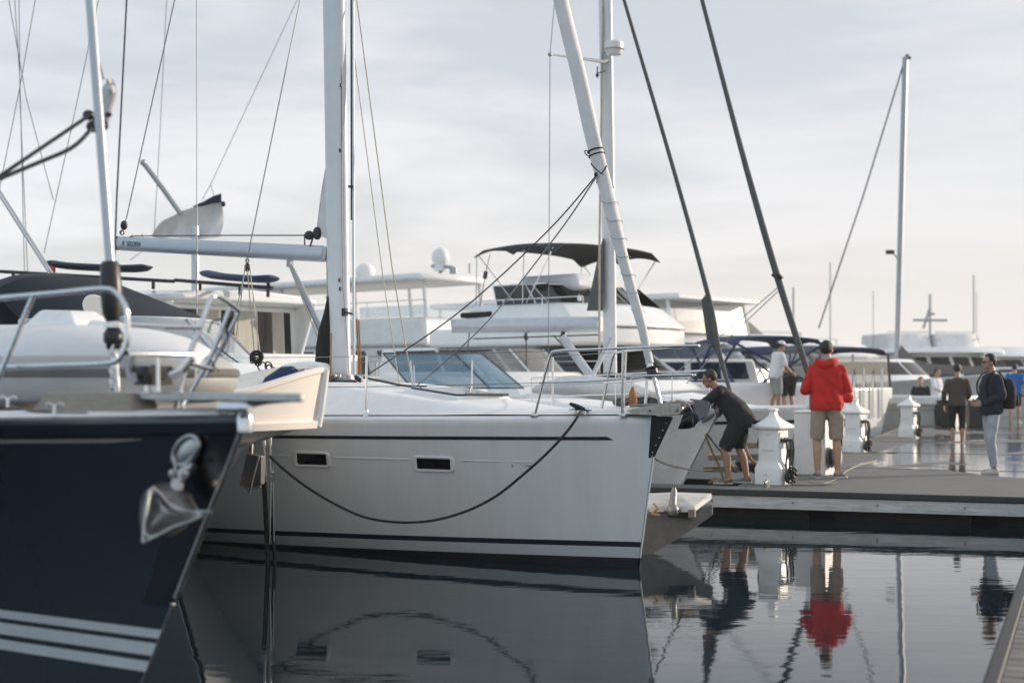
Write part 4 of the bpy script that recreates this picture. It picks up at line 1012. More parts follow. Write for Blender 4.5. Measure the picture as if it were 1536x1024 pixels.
# finger pier at lower right
pier = thing('finger_pier', None, None, (3.5, 9.9, 0)); pier['kind'] = 'structure'
FD = Vector((.376, .926, 0)).normalized(); FR = Vector((FD.y, -FD.x, 0)); FO = Vector((3.55, 9.87, 0))
def fp(a, b, z=DZ): v = FO + FR * a + FD * b; return Vector((v.x, v.y, z))
q = MB(); b_ = -6.0
while b_ < 6.2:
    q.hexa([fp(.07, b_, DZ - .05), fp(1.4, b_, DZ - .05), fp(1.4, b_ + .135, DZ - .05), fp(.07, b_ + .135, DZ - .05)], [fp(.07, b_ + .004, DZ), fp(1.4, b_ + .004, DZ), fp(1.4, b_ + .131, DZ - .002 * random.random()), fp(.07, b_ + .131, DZ - .002 * random.random())]); b_ += .142
obj('planks', q, M['concrete'], pier, 0)
q = MB(); q.hexa([fp(-.02, -6, DZ - .06), fp(.065, -6, DZ - .06), fp(.065, 6.2, DZ - .06), fp(-.02, 6.2, DZ - .06)], [fp(0, -6, DZ + .012), fp(.065, -6, DZ + .012), fp(.065, 6.2, DZ + .012), fp(0, 6.2, DZ + .012)]); obj('rubber_edge', q, M['blackrub'], pier, 30, .01)
q = MB(); q.hexa([fp(.0, -6, DZ - .24), fp(1.4, -6, DZ - .24), fp(1.4, 6.2, DZ - .24), fp(.0, 6.2, DZ - .24)], [fp(.0, -6, DZ - .062), fp(1.4, -6, DZ - .062), fp(1.4, 6.2, DZ - .062), fp(.0, 6.2, DZ - .062)]); obj('frame', q, M['fascia'], pier, 0)
q = MB(); q.hexa([fp(.12, -5.8, -.4), fp(1.3, -5.8, -.4), fp(1.3, 6, -.4), fp(.12, 6, -.4)], [fp(.12, -5.8, DZ - .245), fp(1.3, -5.8, DZ - .245), fp(1.3, 6, DZ - .245), fp(.12, 6, DZ - .245)]); obj('float', q, M['floatblk'], pier, 0)
# ---------------------------------------------------------------- power pedestals
def pedestal():
    a, b_ = ab(1160, 726); base = dk(a, b_)
    t = thing('power_pedestal', 'white square power pedestal with pyramid cap between the man in black and the red jacket', 'pedestal', base, math.atan2(DE1.y, DE1.x), 'power pedestals along the walkway edge')
    A1 = Matrix.Rotation(math.radians(-20), 3, 'Z') @ DE1; A2 = Vector((-A1.y, A1.x, 0))
    def L(x, y, z): v = base + A1 * x + A2 * y; return Vector((v.x, v.y, DZ + z))
    def ring(w, d, z, dx=0): return [L(-w + dx, -d, z), L(w + dx, -d, z), L(w + dx, d, z), L(-w + dx, d, z)]
    q = MB(); q.loft([ring(.172, .16, .0), ring(.172, .16, .20), ring(.168, .155, .215), ring(.140, .13, .295), ring(.136, .13, .31), ring(.136, .13, .69)])
    obj('body', q, M['white'], t, 30, .008)
    q = MB(); q.loft([ring(.152, .145, .675), ring(.19, .18, .69), ring(.195, .185, .72), ring(.18, .17, .735), ring(.09, .085, .80), ring(.045, .045, .85), ring(.035, .035, .90), ring(.05, .05, .912), ring(.05, .05, .93), ring(.02, .02, .94)])
    obj('cap', q, M['white'], t, 30, .006)
    q = MB(); q.box(L(0, -.133, .62), (.07, .006, .03), A1); q.box(L(0, -.133, .43), (.15, .01, .03), A1); q.box(L(-.02, -.163, .125), (.07, .006, .02), A1)
    obj('face_plate', q, M['gelold'], t, 30, .003)
    q = MB(); q.torus(L(-.145, .0, .52), .09, .016, axis=A1, seg=16, ell=(1, 1.1)); q.torus(L(-.16, .0, .5), .085, .016, axis=A1, seg=16); obj('hose_coil', q, M['blackrub'], t)
    q = MB()
    for y in (-.06, .03, .09):
        q.box(L(.15, y, .55), (.03, .05, .06), A1)
        q.tube(spline([L(.16, y, .55), L(.215, y, .53), L(.225, y + .01, .4), L(.21, y, .25), L(.235, y, .12), L(.25, y, .02)], 5), .014, 8)
    for k in range(5): q.torus(L(.235 + .012 * (k % 2), -.02 + .02 * k, .06 + .03 * k), .05, .013, axis=(.6, .3 * k - .5, 1), seg=14)
    q.ball(L(.23, -.06, .10), (.035, .03, .07)); q.ball(L(.24, .05, .09), (.03, .03, .06))
    obj('power_cable', q, M['blackrub'], t)
    q = MB(); q.box(L(.142, 0, .55), (.012, .2, .2), A1); obj('outlet_panel', q, M['gelold'], t, 30, .004)
    q = MB(); q.tube(spline([L(.25, .0, .02), L(.3, -.05, .012), L(.5, .02, .012), L(.62, .3, .012), L(.5, .7, .012)], 6), .008, 6); obj('ground_cable', q, M['canvasgrey'], t)
    return t
ped = pedestal()
for px, py, lab in ((1283, 678, 'white power pedestal with pyramid cap just right of the man in red'), (1363, 656, 'white power pedestal farthest along the walkway, left of the brown sweater')):
    a, b_ = ab(px, py); dup(ped, dk(a, b_), None, lab)
# dock locker with hose reel
a, b_ = ab(1219, 713); base = dk(a, b_ + .2)
LA1 = Matrix.Rotation(math.radians(-16), 3, 'Z') @ DE1; LA2 = Vector((-LA1.y, LA1.x, 0))
lk = thing('dock_locker', 'tall plain white dock box standing behind the man in the red jacket', 'dock box', base, math.atan2(LA1.y, LA1.x))
q = MB(); q.box(base + Vector((0, 0, .42)), (.45, .36, .84), LA1); obj('body', q, M['white'], lk, 30, .015)
q = MB(); q.hexa([base + LA1 * x + LA2 * y + Vector((0, 0, .842)) for x, y in ((-.24, -.2), (.24, -.2), (.24, .2), (-.24, .2))], [base + LA1 * x + LA2 * y + Vector((0, 0, .875)) for x, y in ((-.22, -.18), (.22, -.18), (.22, .18), (-.22, .18))]); obj('lid', q, M['white'], lk, 30, .01)
c = base + LA1 * .25 - LA2 * .03 + Vector((0, 0, .25))
q = MB(); q.lathe([(.14, 0), (.15, .02), (.06, .03), (.06, .07), (.15, .08), (.14, .1)], c, 20, axis=LA1); q.torus(c + LA1 * .05, .085, .03, axis=LA1, seg=18)
obj('hose_reel', q, M['galv'], lk)
# loose ropes and gear by the pedestal
def rope(name, pts, r, mat, label, n=5, cat='rope'):
    q = MB(); q.tube(spline([P(*p) for p in pts], n), r, 7); o = obj(name, q, mat, None, loc=P(*pts[0])); tag(o, label, cat); return o
rope('dock_line', [(983, 688, 12.4), (1000, 696, 13.2), (1030, 703, 14.6), (1058, 705, 16.2), (1076, 702, 17.6)], .009, M['ropeb'], 'dark line running from the white bow to the dock edge')
rope('mooring_line', [(1058, 652, 17.5), (1066, 672, 17.7), (1080, 702, 17.9), (1086, 722, 18)], .014, M['ropey'], 'brown mooring line dropping from the old white bow to the dock')
rope('mooring_line', [(1060, 650, 17.5), (1074, 668, 17.9), (1090, 688, 18.3), (1104, 708, 18.6)], .011, M['wired'], 'dark mooring line slanting behind the legs of the man in black')
rope('hose', [(1118, 668, 18.6), (1124, 684, 18.6), (1132, 694, 18.7), (1145, 700, 18.7), (1160, 698, 18.8)], .018, M['ropey'], 'pale hose looping beside the power pedestal', cat='hose')
rope('yellow_rope', [(1215, 722, 17.9), (1240, 724, 17.8), (1258, 716, 18.8), (1270, 706, 20), (1290, 697, 21.4), (1316, 690, 22.6)], .008, M['ropec'], 'thin yellowish rope lying on the dock behind the red jacket man')
q = MB()
for k in range(6): q.torus(P(1072 + 4 * k, 722 - (k % 2) * 2, 17.8 - .05 * k), .07 - .006 * k, .016, axis=(random.uniform(-.3, .3), random.uniform(-.3, .3), 1), seg=14)
tag(obj('rope_coil', q, M['ropey'], None, loc=P(1080, 722, 17.8)), 'coil of brown rope on the dock by the feet of the man in black', 'rope')
def dock_cleat(px, py, lab):
    a, b_ = ab(px, py); c = dk(a, b_)
    q = MB()
    q.tube(spline([c + DE2 * -.13 + Vector((0, 0, .06)), c + DE2 * -.05 + Vector((0, 0, .075)), c + DE2 * .05 + Vector((0, 0, .075)), c + DE2 * .13 + Vector((0, 0, .06))], 4), [.012, .018, .018, .012], 8)
    for k in (-.045, .045): q.tube([c + DE2 * k, c + DE2 * k + Vector((0, 0, .075))], [.026, .016], 8)
    o = obj('dock_cleat', q, M['galv'], None, loc=c); tag(o, lab, 'cleat')
dock_cleat(1150, 731, 'grey dock cleat near the front edge beside the pedestal base')
# timber bench like stringers seen in the gap behind the man in black
cr = thing('timber_stack', 'weathered timber stringers low between dock and hull behind the man in black', 'timber', P(1095, 700, 18.9))
for k, (y0, y1, x0, x1) in enumerate(((664, 672, 1108, 1150), (682, 690, 1062, 1148), (700, 708, 1055, 1146))):
    q = MB(); a = P(x0, y0, 18.9 + .1 * k); c = P(x1, y0, 19.0 + .1 * k); d = (y1 - y0) / 113
    q.hexa([a - Vector((0, 0, d)), c - Vector((0, 0, d)), c + Vector((.05, .3, -d)), a + Vector((.05, .3, -d))], [a, c, c + Vector((.05, .3, 0)), a + Vector((.05, .3, 0))]); obj('beam', q, M['woodold'], cr, 0, .01)
q = MB()
for k in range(9): q.ball(P(1108 + 5 * k, 694 + (k * 7) % 12, 18.8), (.05, .06, .045), 8, 6)
tag(obj('gear_pile', q, M['blackpl'], None, loc=P(1128, 700, 18.8)), 'jumble of dark boat gear left of the white power pedestal', 'gear')
# ---------------------------------------------------------------- weathered float at the white bow
fl = thing('work_float', 'weathered grey scow bowed float with white plank beside the white bow', 'float', P(1010, 800, 13.6))
q = MB()
nr = [(930, 768, 13.2), (965, 768, 13.25), (1022, 765, 13.4), (1070, 756, 13.5), (1070, 772, 13.5), (1030, 800, 13.4), (966, 838, 13.2), (930, 842, 13.2)]
# side profile swept back
near = [P(*k) for k in nr]; back = [p + Vector((-.12, 1.0, 0)) for p in near]
q.hexa(near, back)
obj('hull', q, M['pebble'], fl, 0, .015)
q = MB(); near = [P(930, 750, 13.5), P(1010, 747, 13.5), P(1068, 748, 13.6), P(1042, 768, 13.35), P(985, 768, 13.3), P(930, 768, 13.3)]
q.prism(near, (0, .02, .055)); obj('plank', q, M['fascia'], fl, 0, .006)
q = MB(); lo = [P(950, 766, 13.3), P(1040, 766, 13.36), P(1040, 776, 13.36), P(950, 776, 13.3)]; q.prism(lo, (.2, .6, 0)); obj('recess_shade', q, M['floatblk'], fl, 0)  # solid black block, its colour giving the shade of a gap under the plank
for k in (962, 1032):
    q = MB(); q.prism([P(k, 764, 13.28), P(k + 10, 764, 13.28), P(k + 10, 776, 13.28), P(k, 776, 13.28)], (.02, .06, 0)); obj('post', q, M['woodold'], fl, 0, .005)
q = MB(); q.tube(spline([P(1011, 731, 13.3), P(1011, 738, 13.3), P(1009, 755, 13.25), P(1008, 772, 13.22)], 4), [.014, .03, .038, .042], 10); q.ball(P(1009, 765, 13.22), (.06, .045, .06)); q.tube([P(996, 766, 13.24), P(1022, 764, 13.22)], .016, 8)
obj('cleat', q, M['galv'], fl)
q = MB(); q.tube(spline([P(980, 755, 13.3), P(986, 762, 13.25), P(978, 770, 13.25), P(990, 772, 13.2)], 4), .012, 6); obj('rope_end', q, M['ropey'], fl)
# ================================================================ background boats
class House:
    def __init__(s, fr, sf, sb, hw, z0, z1, crown=0.0, off=0.0):
        s.fr = fr; s.sf = sf; s.sb = sb; s.hw = hw; s.z0 = z0; s.z1 = z1; s.crown = crown; s.off = off
    def pt(s, face, u, v, out=0.0):
        sf = lerp(*s.sf, v); sb = lerp(*s.sb, v); hw = lerp(*s.hw, v); z = lerp(s.z0, s.z1, v)
        if face == 'S': return s.fr(lerp(sf, sb, u), s.off - hw - out, z)
        if face == 'P': return s.fr(lerp(sf, sb, u), s.off + hw + out, z)
        if face == 'F':
            f = lerp(-1, 1, u); return s.fr(sf - out + s.crown * f * f, s.off + f * hw, z)
        f = lerp(-1, 1, u); return s.fr(sb + out, s.off + f * hw, z)
    def solid(s, name, mat, parent, bevel=.05):
        n = 10 if s.crown else 1
        def loop(v): return [s.pt('F', k / n, v) for k in range(n + 1)] + [s.pt('B', 1, v), s.pt('B', 0, v)]
        q = MB(); q.loft([loop(0), loop(.5), loop(1)]); return obj(name, q, mat, parent, 35, bevel, 3)
    def panel(s, face, u0, u1, v0, v1, out=.012, sl=0.0, n=1):
        def e(u, v): return s.pt(face, u + sl * (v - v0), v, out)
        def g(u, v): return s.pt(face, u + sl * (v - v0), v, -.02)
        o = [e(lerp(u0, u1, k / n), v0) for k in range(n + 1)] + [e(lerp(u1, u0, k / n), v1) for k in range(n + 1)]
        i = [g(lerp(u0, u1, k / n), v0) for k in range(n + 1)] + [g(lerp(u1, u0, k / n), v1) for k in range(n + 1)]
        q = MB()
        if n == 1: return q.hexa(i, o)
        q.add(o, [(k, k + 1, 2 * n - k, 2 * n + 1 - k) for k in range(n)]); return q
    def window(s, parent, face, u0, u1, v0, v1, mat='winblack', sl=0.0, name='window'):
        n = 10 if (face == 'F' and s.crown) else 1
        return obj(name, s.panel(face, u0, u1, v0, v1, .012, sl, n), M[mat], parent, 30)

def gen_hull(fr, parent, L, beam, fb, Lm=None, rake=.9, flare=.35, bow_rise=.25, stripe=None, mat='gel', name='hull', pd=1.9, deck=True, trunk=0.0):
    Lm = Lm or L * .45
    stem = lambda z: rake * clamp((fb + bow_rise - z) / (fb + bow_rise))
    sheer = lambda s: fb + bow_rise * (1 - clamp(s / (L * .6))) ** 1.6
    hb = hull_surface(fr, L, Lm, beam / 2 * (1 - flare), beam / 2, stem, sheer, 1.5, pd, 1.2, .12, .02)
    T = lambda d: (lambda s: sheer(s) - d)
    rows = [(A(-.4), 0, 1), (A(.0), 0, 1), (A(.09), 0, 0), (A(.2), 0, 0), (A(fb * .45), 0, 0), (T(.32), 0, 0), (T(.22), 0, 2 if stripe else 0), (T(.17), 0, 0), (T(.06), -.02, 0), (T(.01), -.02, 0), (T(0), .04, 0)]
    obj(name, make_hull(fr, L, hb, stem, rows, 30, 1.5), [M[mat], M['antifoul'], M[stripe or 'navystripe']], parent, 30)
    if deck:
        top = lambda s, f, b: .01 + .04 * (1 - f * f) + trunk * smooth(.8, 3, s) * (1 - smooth(.6, .75, abs(f)))
        obj('deck', make_deck(fr, L, hb, sheer, top, .06, .06, 24, 16), M['deck'], parent, 40)
    return hb, sheer
def bars(name, segs, r, mat, parent, seg=6):
    q = MB()
    for s_ in segs: q.tube(s_, r, seg)
    return obj(name, q, mat, parent)
def rails(fr, hb, sheer, parent, s0, s1, h=.62, n=6, sides=(-1, 1), r=.012):
    segs = []
    for sd_ in sides:
        pts = [fr(lerp(s0, s1, k / n), sd_ * (hb(lerp(s0, s1, k / n), sheer(1)) - .08), sheer(lerp(s0, s1, k / n)) + h) for k in range(n + 1)]
        segs.append(pts)
        segs.append([p - Vector((0, 0, h * .5)) for p in pts])
        segs += [[p, p - Vector((0, 0, h))] for p in pts]
    return bars('bow_rail', segs, r, M['steel'], parent)

# ---- G: express cruiser right behind the white yacht
fG = Frame(2.6, 17.75, 42)
g = thing('express_cruiser', 'old white express cruiser with blue tinted windshield behind the white yacht', 'motorboat', fG(0, 0, 0), math.radians(-42))
hbG, shG = gen_hull(fG, g, 9.5, 3.1, 1.05, rake=.75, bow_rise=.2, mat='gelold', trunk=.2)
def wsG(f, t):
    return fG(3.5 + 1.0 * abs(f) ** 2.2 + lerp(0, .75, t), f * lerp(1.0, .85, t), lerp(1.5, 2.0, t))
q = MB(); q.sheet([[wsG(-1 + 2 * k / 16, t / 4) for k in range(17)] for t in range(5)], .006); w_ = obj('windshield', q, M['tinted'], g, 60)
bars('windshield_frame', [[wsG(-1 + 2 * k / 16, 1) for k in range(17)], [wsG(-1 + 2 * k / 16, 0) for k in range(17)], [wsG(-.35, 0), wsG(-.35, 1)], [wsG(.35, 0), wsG(.35, 1)], [wsG(1, 0), wsG(1, 1)], [wsG(-1, 0), wsG(-1, 1)]], .012, M['steeldark'], w_)
H = House(fG, (5.0, 5.3), (8.6, 8.6), (1.35, 1.25), 1.2, 1.66); H.solid('cockpit_coaming', M['gelold'], g)
for u0, u1 in ((.02, .3), (.36, .62)):
    pass
q = MB()
for s0, s1 in ((2.6, 3.2), (3.5, 4.6)):
    pass
for s0, s1 in ((1.55, 2.15), (2.35, 3.5)):
    q = MB(); R = [[fG(lerp(s0, s1, k / 5), -(hbG(lerp(s0, s1, k / 5), z) + .012), z) for k in range(6)] for z in (.98, 1.08)]; q.sheet(R, -.02); obj('port_light', q, M['winblack'], g, 30)
rails(fG, hbG, shG, g, .15, 2.2, .5, 2, (-1, 1), .009)
q = MB()
q.tube([fG(.7, -.1, 1.31), fG(.05, -.05, 1.3)], .04, 8); q.ball(fG(.03, 0, 1.24), (.06, .06, .09)); q.box(fG(.3, 0, 1.29), (.5, .16, .05), fG.u)
q.tube([fG(.03, 0, 1.22), fG(.2, -.12, 1.1)], .03, 8)
obj('anchor', q, M['galv'], g, 40)
q = MB()
for k in range(7): q.torus(fG(.75 + .1 * k, -.25 + .08 * (k % 3), 1.33 + .02 * (k % 2)), .10, .03, axis=(random.uniform(-.4, .4), random.uniform(-.4, .4), 1), seg=12)
obj('rope_heap', q, M['blackpl'], g)
q = MB(); q.lathe([(.04, 0), (.06, .05), (.045, .16), (.01, .24)], P(949, 608, 17.9), 10); obj('deck_gear', q, M['ropeo'], g)

# ---- E: cutter rigged sailboat
fE = Frame(4.4, 21.0, 42)
e_ = thing('cutter_sailboat', 'white sailboat with radar on its mast and two dark furled headsails', 'sailboat', fE(0, 0, 0), math.radians(-42))
hbE, shE = gen_hull(fE, e_, 11.5, 3.5, 1.05, rake=.8, bow_rise=.15, stripe='navystripe', trunk=.28)
Mm = lambda px, py, dx=0: fE.pix(px + dx, py)
q = MB(); R = []
top_ = fE.pix(906, -260)
for px, py in ((915.5, 566), (914, 420), (911, 200), (908, 0), (904, -330)):
    c = fE.pix(px, py); R.append([c + fE.u * .125 * math.cos(2 * math.pi * k / 18) + fE.p * .085 * math.sin(2 * math.pi * k / 18) for k in range(18)])
q.loft(R); m_ = obj('mast', q, M['alu'], e_, 50)
q = MB(); c = P(921, 72, 23.2); q.lathe([(.0, -.12), (.12, -.11), (.15, -.05), (.155, -.02), (.15, .08), (.13, .1), (0, .11)], c, 18); rd = obj('radar', q, M['dome'], m_)
q = MB(); q.box(P(914, 77, 23.3), (.2, .1, .04), fE.u); q.torus(c - Vector((0, 0, .03)), .155, .012, seg=18); obj('radar_bracket', q, M['alugrey'], rd)
q = MB(); q.tube([P(825, 82, 21.9), P(868, 87, 22.7), P(905, 93, 23.3), P(917, 88, 23.6)], [.012, .022, .028, .024], 8); q.ball(P(825, 82, 21.9), .035); obj('spreader', q, M['alugrey'], m_)
q = MB(); q.tube([P(896, 100, 23.2), P(896, 117, 23.2)], .012, 6); q.tube([P(896, 110, 23.2), P(908, 107, 23.3)], .01, 6); q.ball(P(896, 113, 23.2), .03); obj('deck_light', q, M['blackpl'], m_)
q = MB(); q.tube([P(899, 560, 23.1), P(899, 380, 23.2), P(905, 0, 23.5)], .02, 6); obj('halyard', q, M['ropec'], m_)
bars('shroud', [[P(825, 82, 21.9), P(824, 300, 21.9), P(822, 575, 22)], [P(825, 82, 21.9), P(832, 0, 22.0), P(850, -200, 22.4)]], .007, M['wire'], m_)
for py0, dr in ((488, .105),):
    q = MB(); a = fE.pix(902, 486); b_ = fE.pix(684, 489); q.tube([a, a.lerp(b_, .5), b_], [.1, .105, .1], 12, flat=1.25); bm_ = obj('boom', q, M['alulight'], e_)
    q = MB(); q.tube([fE.pix(686, 498), fE.pix(684, 479)], .1, 8, flat=.3); obj('end_cap', q, M['alugrey'], bm_)
    bars('boom_rope', [[fE.pix(704, 497), fE.pix(703, 510), P(700, 540, 25)], [fE.pix(789, 497), P(790, 570, 24)], [P(710, 508, 25.5), P(900, 502, 23.4)], [P(830, 503, 24), P(905, 580, 23.2)]], .012, M['wired'], bm_)
    q = MB(); q.ball(fE.pix(789, 505), (.04, .04, .07)); q.ball(fE.pix(845, 503), (.05, .05, .08)); obj('block', q, M['blackpl'], bm_)
q = MB(); q.sheet([[P(904, lerp(358, 466, t), 23.35).lerp(P(904 - 24 * t ** .9, lerp(358, 466, t), 23.7), k / 5) for k in range(6)] for t in [i / 8 for i in range(9)]], .01); obj('mainsail_clew', q, M['sailuv'], e_, 60)
# spinnaker pole lying on the deck, mast base gear, covered bundle
q = MB(); q.tube([P(843, 505, 23.0), P(900, 583, 22.8)], .07, 10); obj('spinnaker_pole', q, M['alulight'], e_)
q = MB(); q.tube([P(917, 505, 22.5), P(888, 566, 22.6)], .04, 8); obj('vang', q, M['alulight'], e_)
q = MB(); q.lathe([(.16, -.05), (.16, .1), (.12, .14)], fE.pix(916, 572), 14)
for k in range(8): q.ball(P(890 + 7 * k, 572 + 3 * (k % 3), 23.0), (.06, .05, .07), 8, 6)
obj('mast_base_gear', q, M['blackpl'], e_)
q = MB(); q.tube(spline([P(800, 585, 22.8), P(850, 578, 22.5), P(900, 583, 22.1), P(945, 588, 21.8), P(985, 594, 21.5)], 5), [.06, .2, .24, .22, .05], 12, flat=.8); obj('sail_bundle', q, M['sail'], e_, 60)
q = MB(); q.tube(spline([P(838, 585, 22.6), P(870, 585, 22.4), P(900, 595, 22), P(940, 600, 21.8)], 5), .04, 8); obj('dark_hose', q, M['canvasgrey'], e_)
H = House(fE, (4.4, 4.9), (8.2, 8.2), (1.15, 1.0), 1.3, 1.75, .3); H.solid('cabin', M['gel'], e_)
# transparent dodger
q = MB(); q.sheet([[fE(5.0 + .5 * t + .5 * f * f, f * 1.1, lerp(1.72, 2.15, t) - .1 * f * f) for f in [-1 + 2 * k / 10 for k in range(11)]] for t in (0, .33, .66, 1)], .006); d_ = obj('dodger', q, M['vinyl'], e_, 60)
bars('dodger_frame', [[fE(5.0 + .5 * t + .5 * f * f, f * 1.1, lerp(1.72, 2.15, t) - .1 * f * f) for t in (0, 1)] for f in (-1, -.4, .4, 1)], .02, M['gel'], d_)
# headsails
def roll(name, pts, rr, mat, parent, seg=10):
    sp_ = spline(pts, 5); n = len(sp_); rad = [lerp(rr[min(int(i / (n - 1) * (len(rr) - 1)), len(rr) - 2)], rr[min(int(i / (n - 1) * (len(rr) - 1)), len(rr) - 2) + 1], (i / (n - 1) * (len(rr) - 1)) - min(int(i / (n - 1) * (len(rr) - 1)), len(rr) - 2)) for i in range(n)]
    q = MB(); q.tube(sp_, rad, seg); return obj(name, q, mat, parent, 60)
s1 = roll('staysail', [P(1098, 597, 21.9), P(1078, 525, 22.0), P(1064, 450, 22.1), P(1012, 260, 22.5), P(936, 0, 23.1), P(905, -110, 23.4)], [.025, .042, .04, .034, .028, .022], M['sailuv'], e_)
q = MB(); q.sheet([[P(lerp(1051, 1071, t), lerp(440, 502, t), 22.1).lerp(P(lerp(1052, 1060, t), lerp(450, 512, t) - 4 * t, 22.12), 1).lerp(P(lerp(1060, 1083, t), lerp(440, 540, t), 22.08), k / 3) for k in range(4)] for t in [i / 5 for i in range(6)]], .012)
obj('sail_corner', q, M['sailuv'], s1, 60)
s2 = roll('furled_jib', [P(1212, 560, 21.05), P(1166, 415, 21.3), P(1130, 290, 21.6), P(1100, 180, 21.9), P(1053, 0, 22.5), P(990, -240, 23.2)], [.045, .052, .048, .04, .033, .025], M['sailuv'], e_)
q = MB(); q.torus(P(1166, 414, 21.25), .065, .03, axis=(.3, 0, 1), seg=12); obj('sail_tie', q, M['blackpl'], s2)
bars('jib_sheet', [[P(1166, 432, 21.2), P(1080, 505, 22.5), P(1000, 570, 23)], [P(1168, 436, 21.2), P(1100, 500, 21.9), P(1030, 575, 22.4)]], .008, M['wire'], s2)
q = MB(); q.tube([P(1212, 560, 21.05), fE(.02, 0, 1.2)], .03, 8); obj('furling_drum', q, M['steel'], s2)

# ---- B: flybridge yacht with black bimini
fB = Frame(5.5, 25.0, 42)
b = thing('flybridge_yacht', 'white flybridge yacht under a black bimini with a wraparound dark windscreen', 'yacht', fB(0, 0, 0), math.radians(-42))
hbB, shB = gen_hull(Frame(*(fB(2.2, -.3, 0).xy), 42), b, 10.5, 4.0, 1.25, rake=1.0, bow_rise=.15)
H = House(fB, (3.0, 4.4), (9.6, 9.6), (1.85, 1.7), 1.4, 2.25, .9); H.solid('saloon', M['gel'], b)
for u0, u1 in ((.02, .36), (.38, .66), (.68, .9)): H.window(b, 'S', u0, u1, .25, .95, 'winblack', .02)
H.window(b, 'F', .06, .94, .25, .95, 'winblack')
R1 = House(fB, (3.8, 3.8), (8.0, 8.0), (1.9, 1.88), 2.25, 2.62, .5); R1.solid('flybridge_deck', M['gel'], b, .08)
R2 = House(fB, (3.7, 4.25), (7.3, 7.0), (1.85, 1.65), 2.62, 3.08, .5); R2.solid('flybridge_coaming', M['gel'], b, .08)
Wn = House(fB, (4.35, 4.85), (6.4, 6.6), (1.56, 1.45), 3.08, 3.46, .7)
q = MB(); n = 10
lp = lambda v: [Wn.pt('S', 1 - k / 6, v) for k in range(6)] + [Wn.pt('F', k / n, v) for k in range(n + 1)] + [Wn.pt('P', (k + 1) / 6, v) for k in range(6)]
q.sheet([lp(0), lp(1)], .01); wb = obj('windscreen', q, M['winbrown'], b, 60)
bars('windscreen_rail', [lp(1.03)] + [[lp(0)[k], lp(1)[k]] for k in (0, 3, 6, 9, 11, 13, 16, 19, 22)], .018, M['steel'], wb)
q = MB(); q.box(fB(5.6, -.5, 3.5), (1.5, 1.0, .35), fB.u); q.box(fB(6.4, .3, 3.45), (.6, 1.6, .5), fB.u); obj('helm_cover', q, M['whitecloth'], b, 30, .12)
def bimini(fr, s0, s1, hw, z, mat, parent, th=.10, drop=.18, name='bimini', y0=0, n=10):
    R = []
    for i in range(n + 1):
        t = i / n; s = lerp(s0, s1, t); zc = z + .06 * math.sin(math.pi * t) - .0 * t
        valance = .05 + drop * (abs(2 * ((t * 2) % 1) - 1) ** 3) * (1 if 0 < t < 1 else .6)
        row = []
        for k in range(13):
            f = -1 + k / 6; row.append(fr(s, y0 + f * hw, zc - .09 * abs(f) ** 3 - (valance if abs(f) == 1 else 0)))
        R.append(row)
    q = MB(); q.sheet(R, .02); return obj(name, q, mat, parent, 50)
bimini(fB, 4.8, 6.9, 1.7, 4.26, M['canvasblack'], b, drop=.13)
segs = []
for sd_ in (-1, 1):
    bars('bimini_frame', [[fB(sa, sd_ * 1.66, 4.12), fB(sb_, sd_ * 1.58, 3.1)] for sa, sb_ in ((4.85, 5.6), (5.6, 5.7), (6.85, 5.9), (6.85, 6.95))], .012, M['steel'], b)
q = MB(); q.tube([P(727, 418, 27.6), P(729, 407, 27.6)], .04, 8); q.tube([P(729, 407, 27.6), P(735, 382, 27.6)], .008, 5); q.tube([P(727, 418, 27.6), P(720, 460, 27.6)], .008, 5); obj('strap', q, M['blackpl'], b)
q = MB(); q.tube([P(692, 473, 28.4), P(738, 471, 28)], .06, 8); obj('aft_canvas', q, M['canvasblack'], b, 30, .04)
bars('grab_rail', [[fB(4.0, -1.83, 3.16), fB(7.0, -1.78, 3.16)]] + [[fB(s_, -1.81, 3.0), fB(s_, -1.81, 3.16)] for s_ in (4.0, 5.0, 6.0, 7.0)], .012, M['steel'], b)
bars('side_rail', [[fB(3.4, -1.95, 1.95), fB(9.0, -1.95, 1.95)]] + [[fB(s_, -1.95, 1.4), fB(s_, -1.95, 1.95)] for s_ in (3.4, 4.8, 6.2, 7.6, 9.0)], .011, M['steel'], b)
q = MB(); q.lathe([(.0, -.05), (.05, -.04), (.05, .05), (.02, .08)], fB(4.6, -1.2, 3.16), 10); obj('search_light', q, M['steel'], b)
# ---- A: tall trawler yacht with hardtop
fA = Frame(2.75, 34.1, 42)
a = thing('trawler_yacht', 'white trawler yacht with hardtop and round radar dome behind the white mast', 'yacht', fA(0, 0, 0), math.radians(-42))
gen_hull(fA, a, 17, 5, 1.45, rake=1.2, bow_rise=.5)
H = House(fA, (4.4, 4.9), (15, 15), (2.1, 2.05), 1.5, 2.45); H.solid('main_cabin', M['gelold'], a)
for u0, u1 in ((.03, .085), (.12, .17), (.215, .255), (.3, .36), (.42, .55), (.6, .75)): H.window(a, 'S', u0, u1, .25, .9, 'winblack' if u0 < .1 else 'winbrown')
for u0, u1 in ((.06, .34), (.37, .63), (.66, .94)): H.window(a, 'F', u0, u1, .3, .9)
H2 = House(fA, (4.7, 4.9), (15, 14.5), (2.15, 2.0), 2.45, 3.2); H2.solid('boat_deck', M['gelold'], a, .1)
segs = []
for s_ in (4.85, 7.5, 10.5, 13.5):
    for y_ in (-1.95, .1): segs.append([fA(s_, y_, 3.2), fA(s_ + .1, y_, 4.1)])
Wn = House(fA, (4.85, 4.9), (13, 13), (2.0, 1.98), 3.2, 3.5)
for u0, u1 in ((.0, .3), (.33, .62), (.65, .98)): obj('coaming_window', Wn.panel('S', u0, u1, 0.05, 1), M['clear'], a, 30)
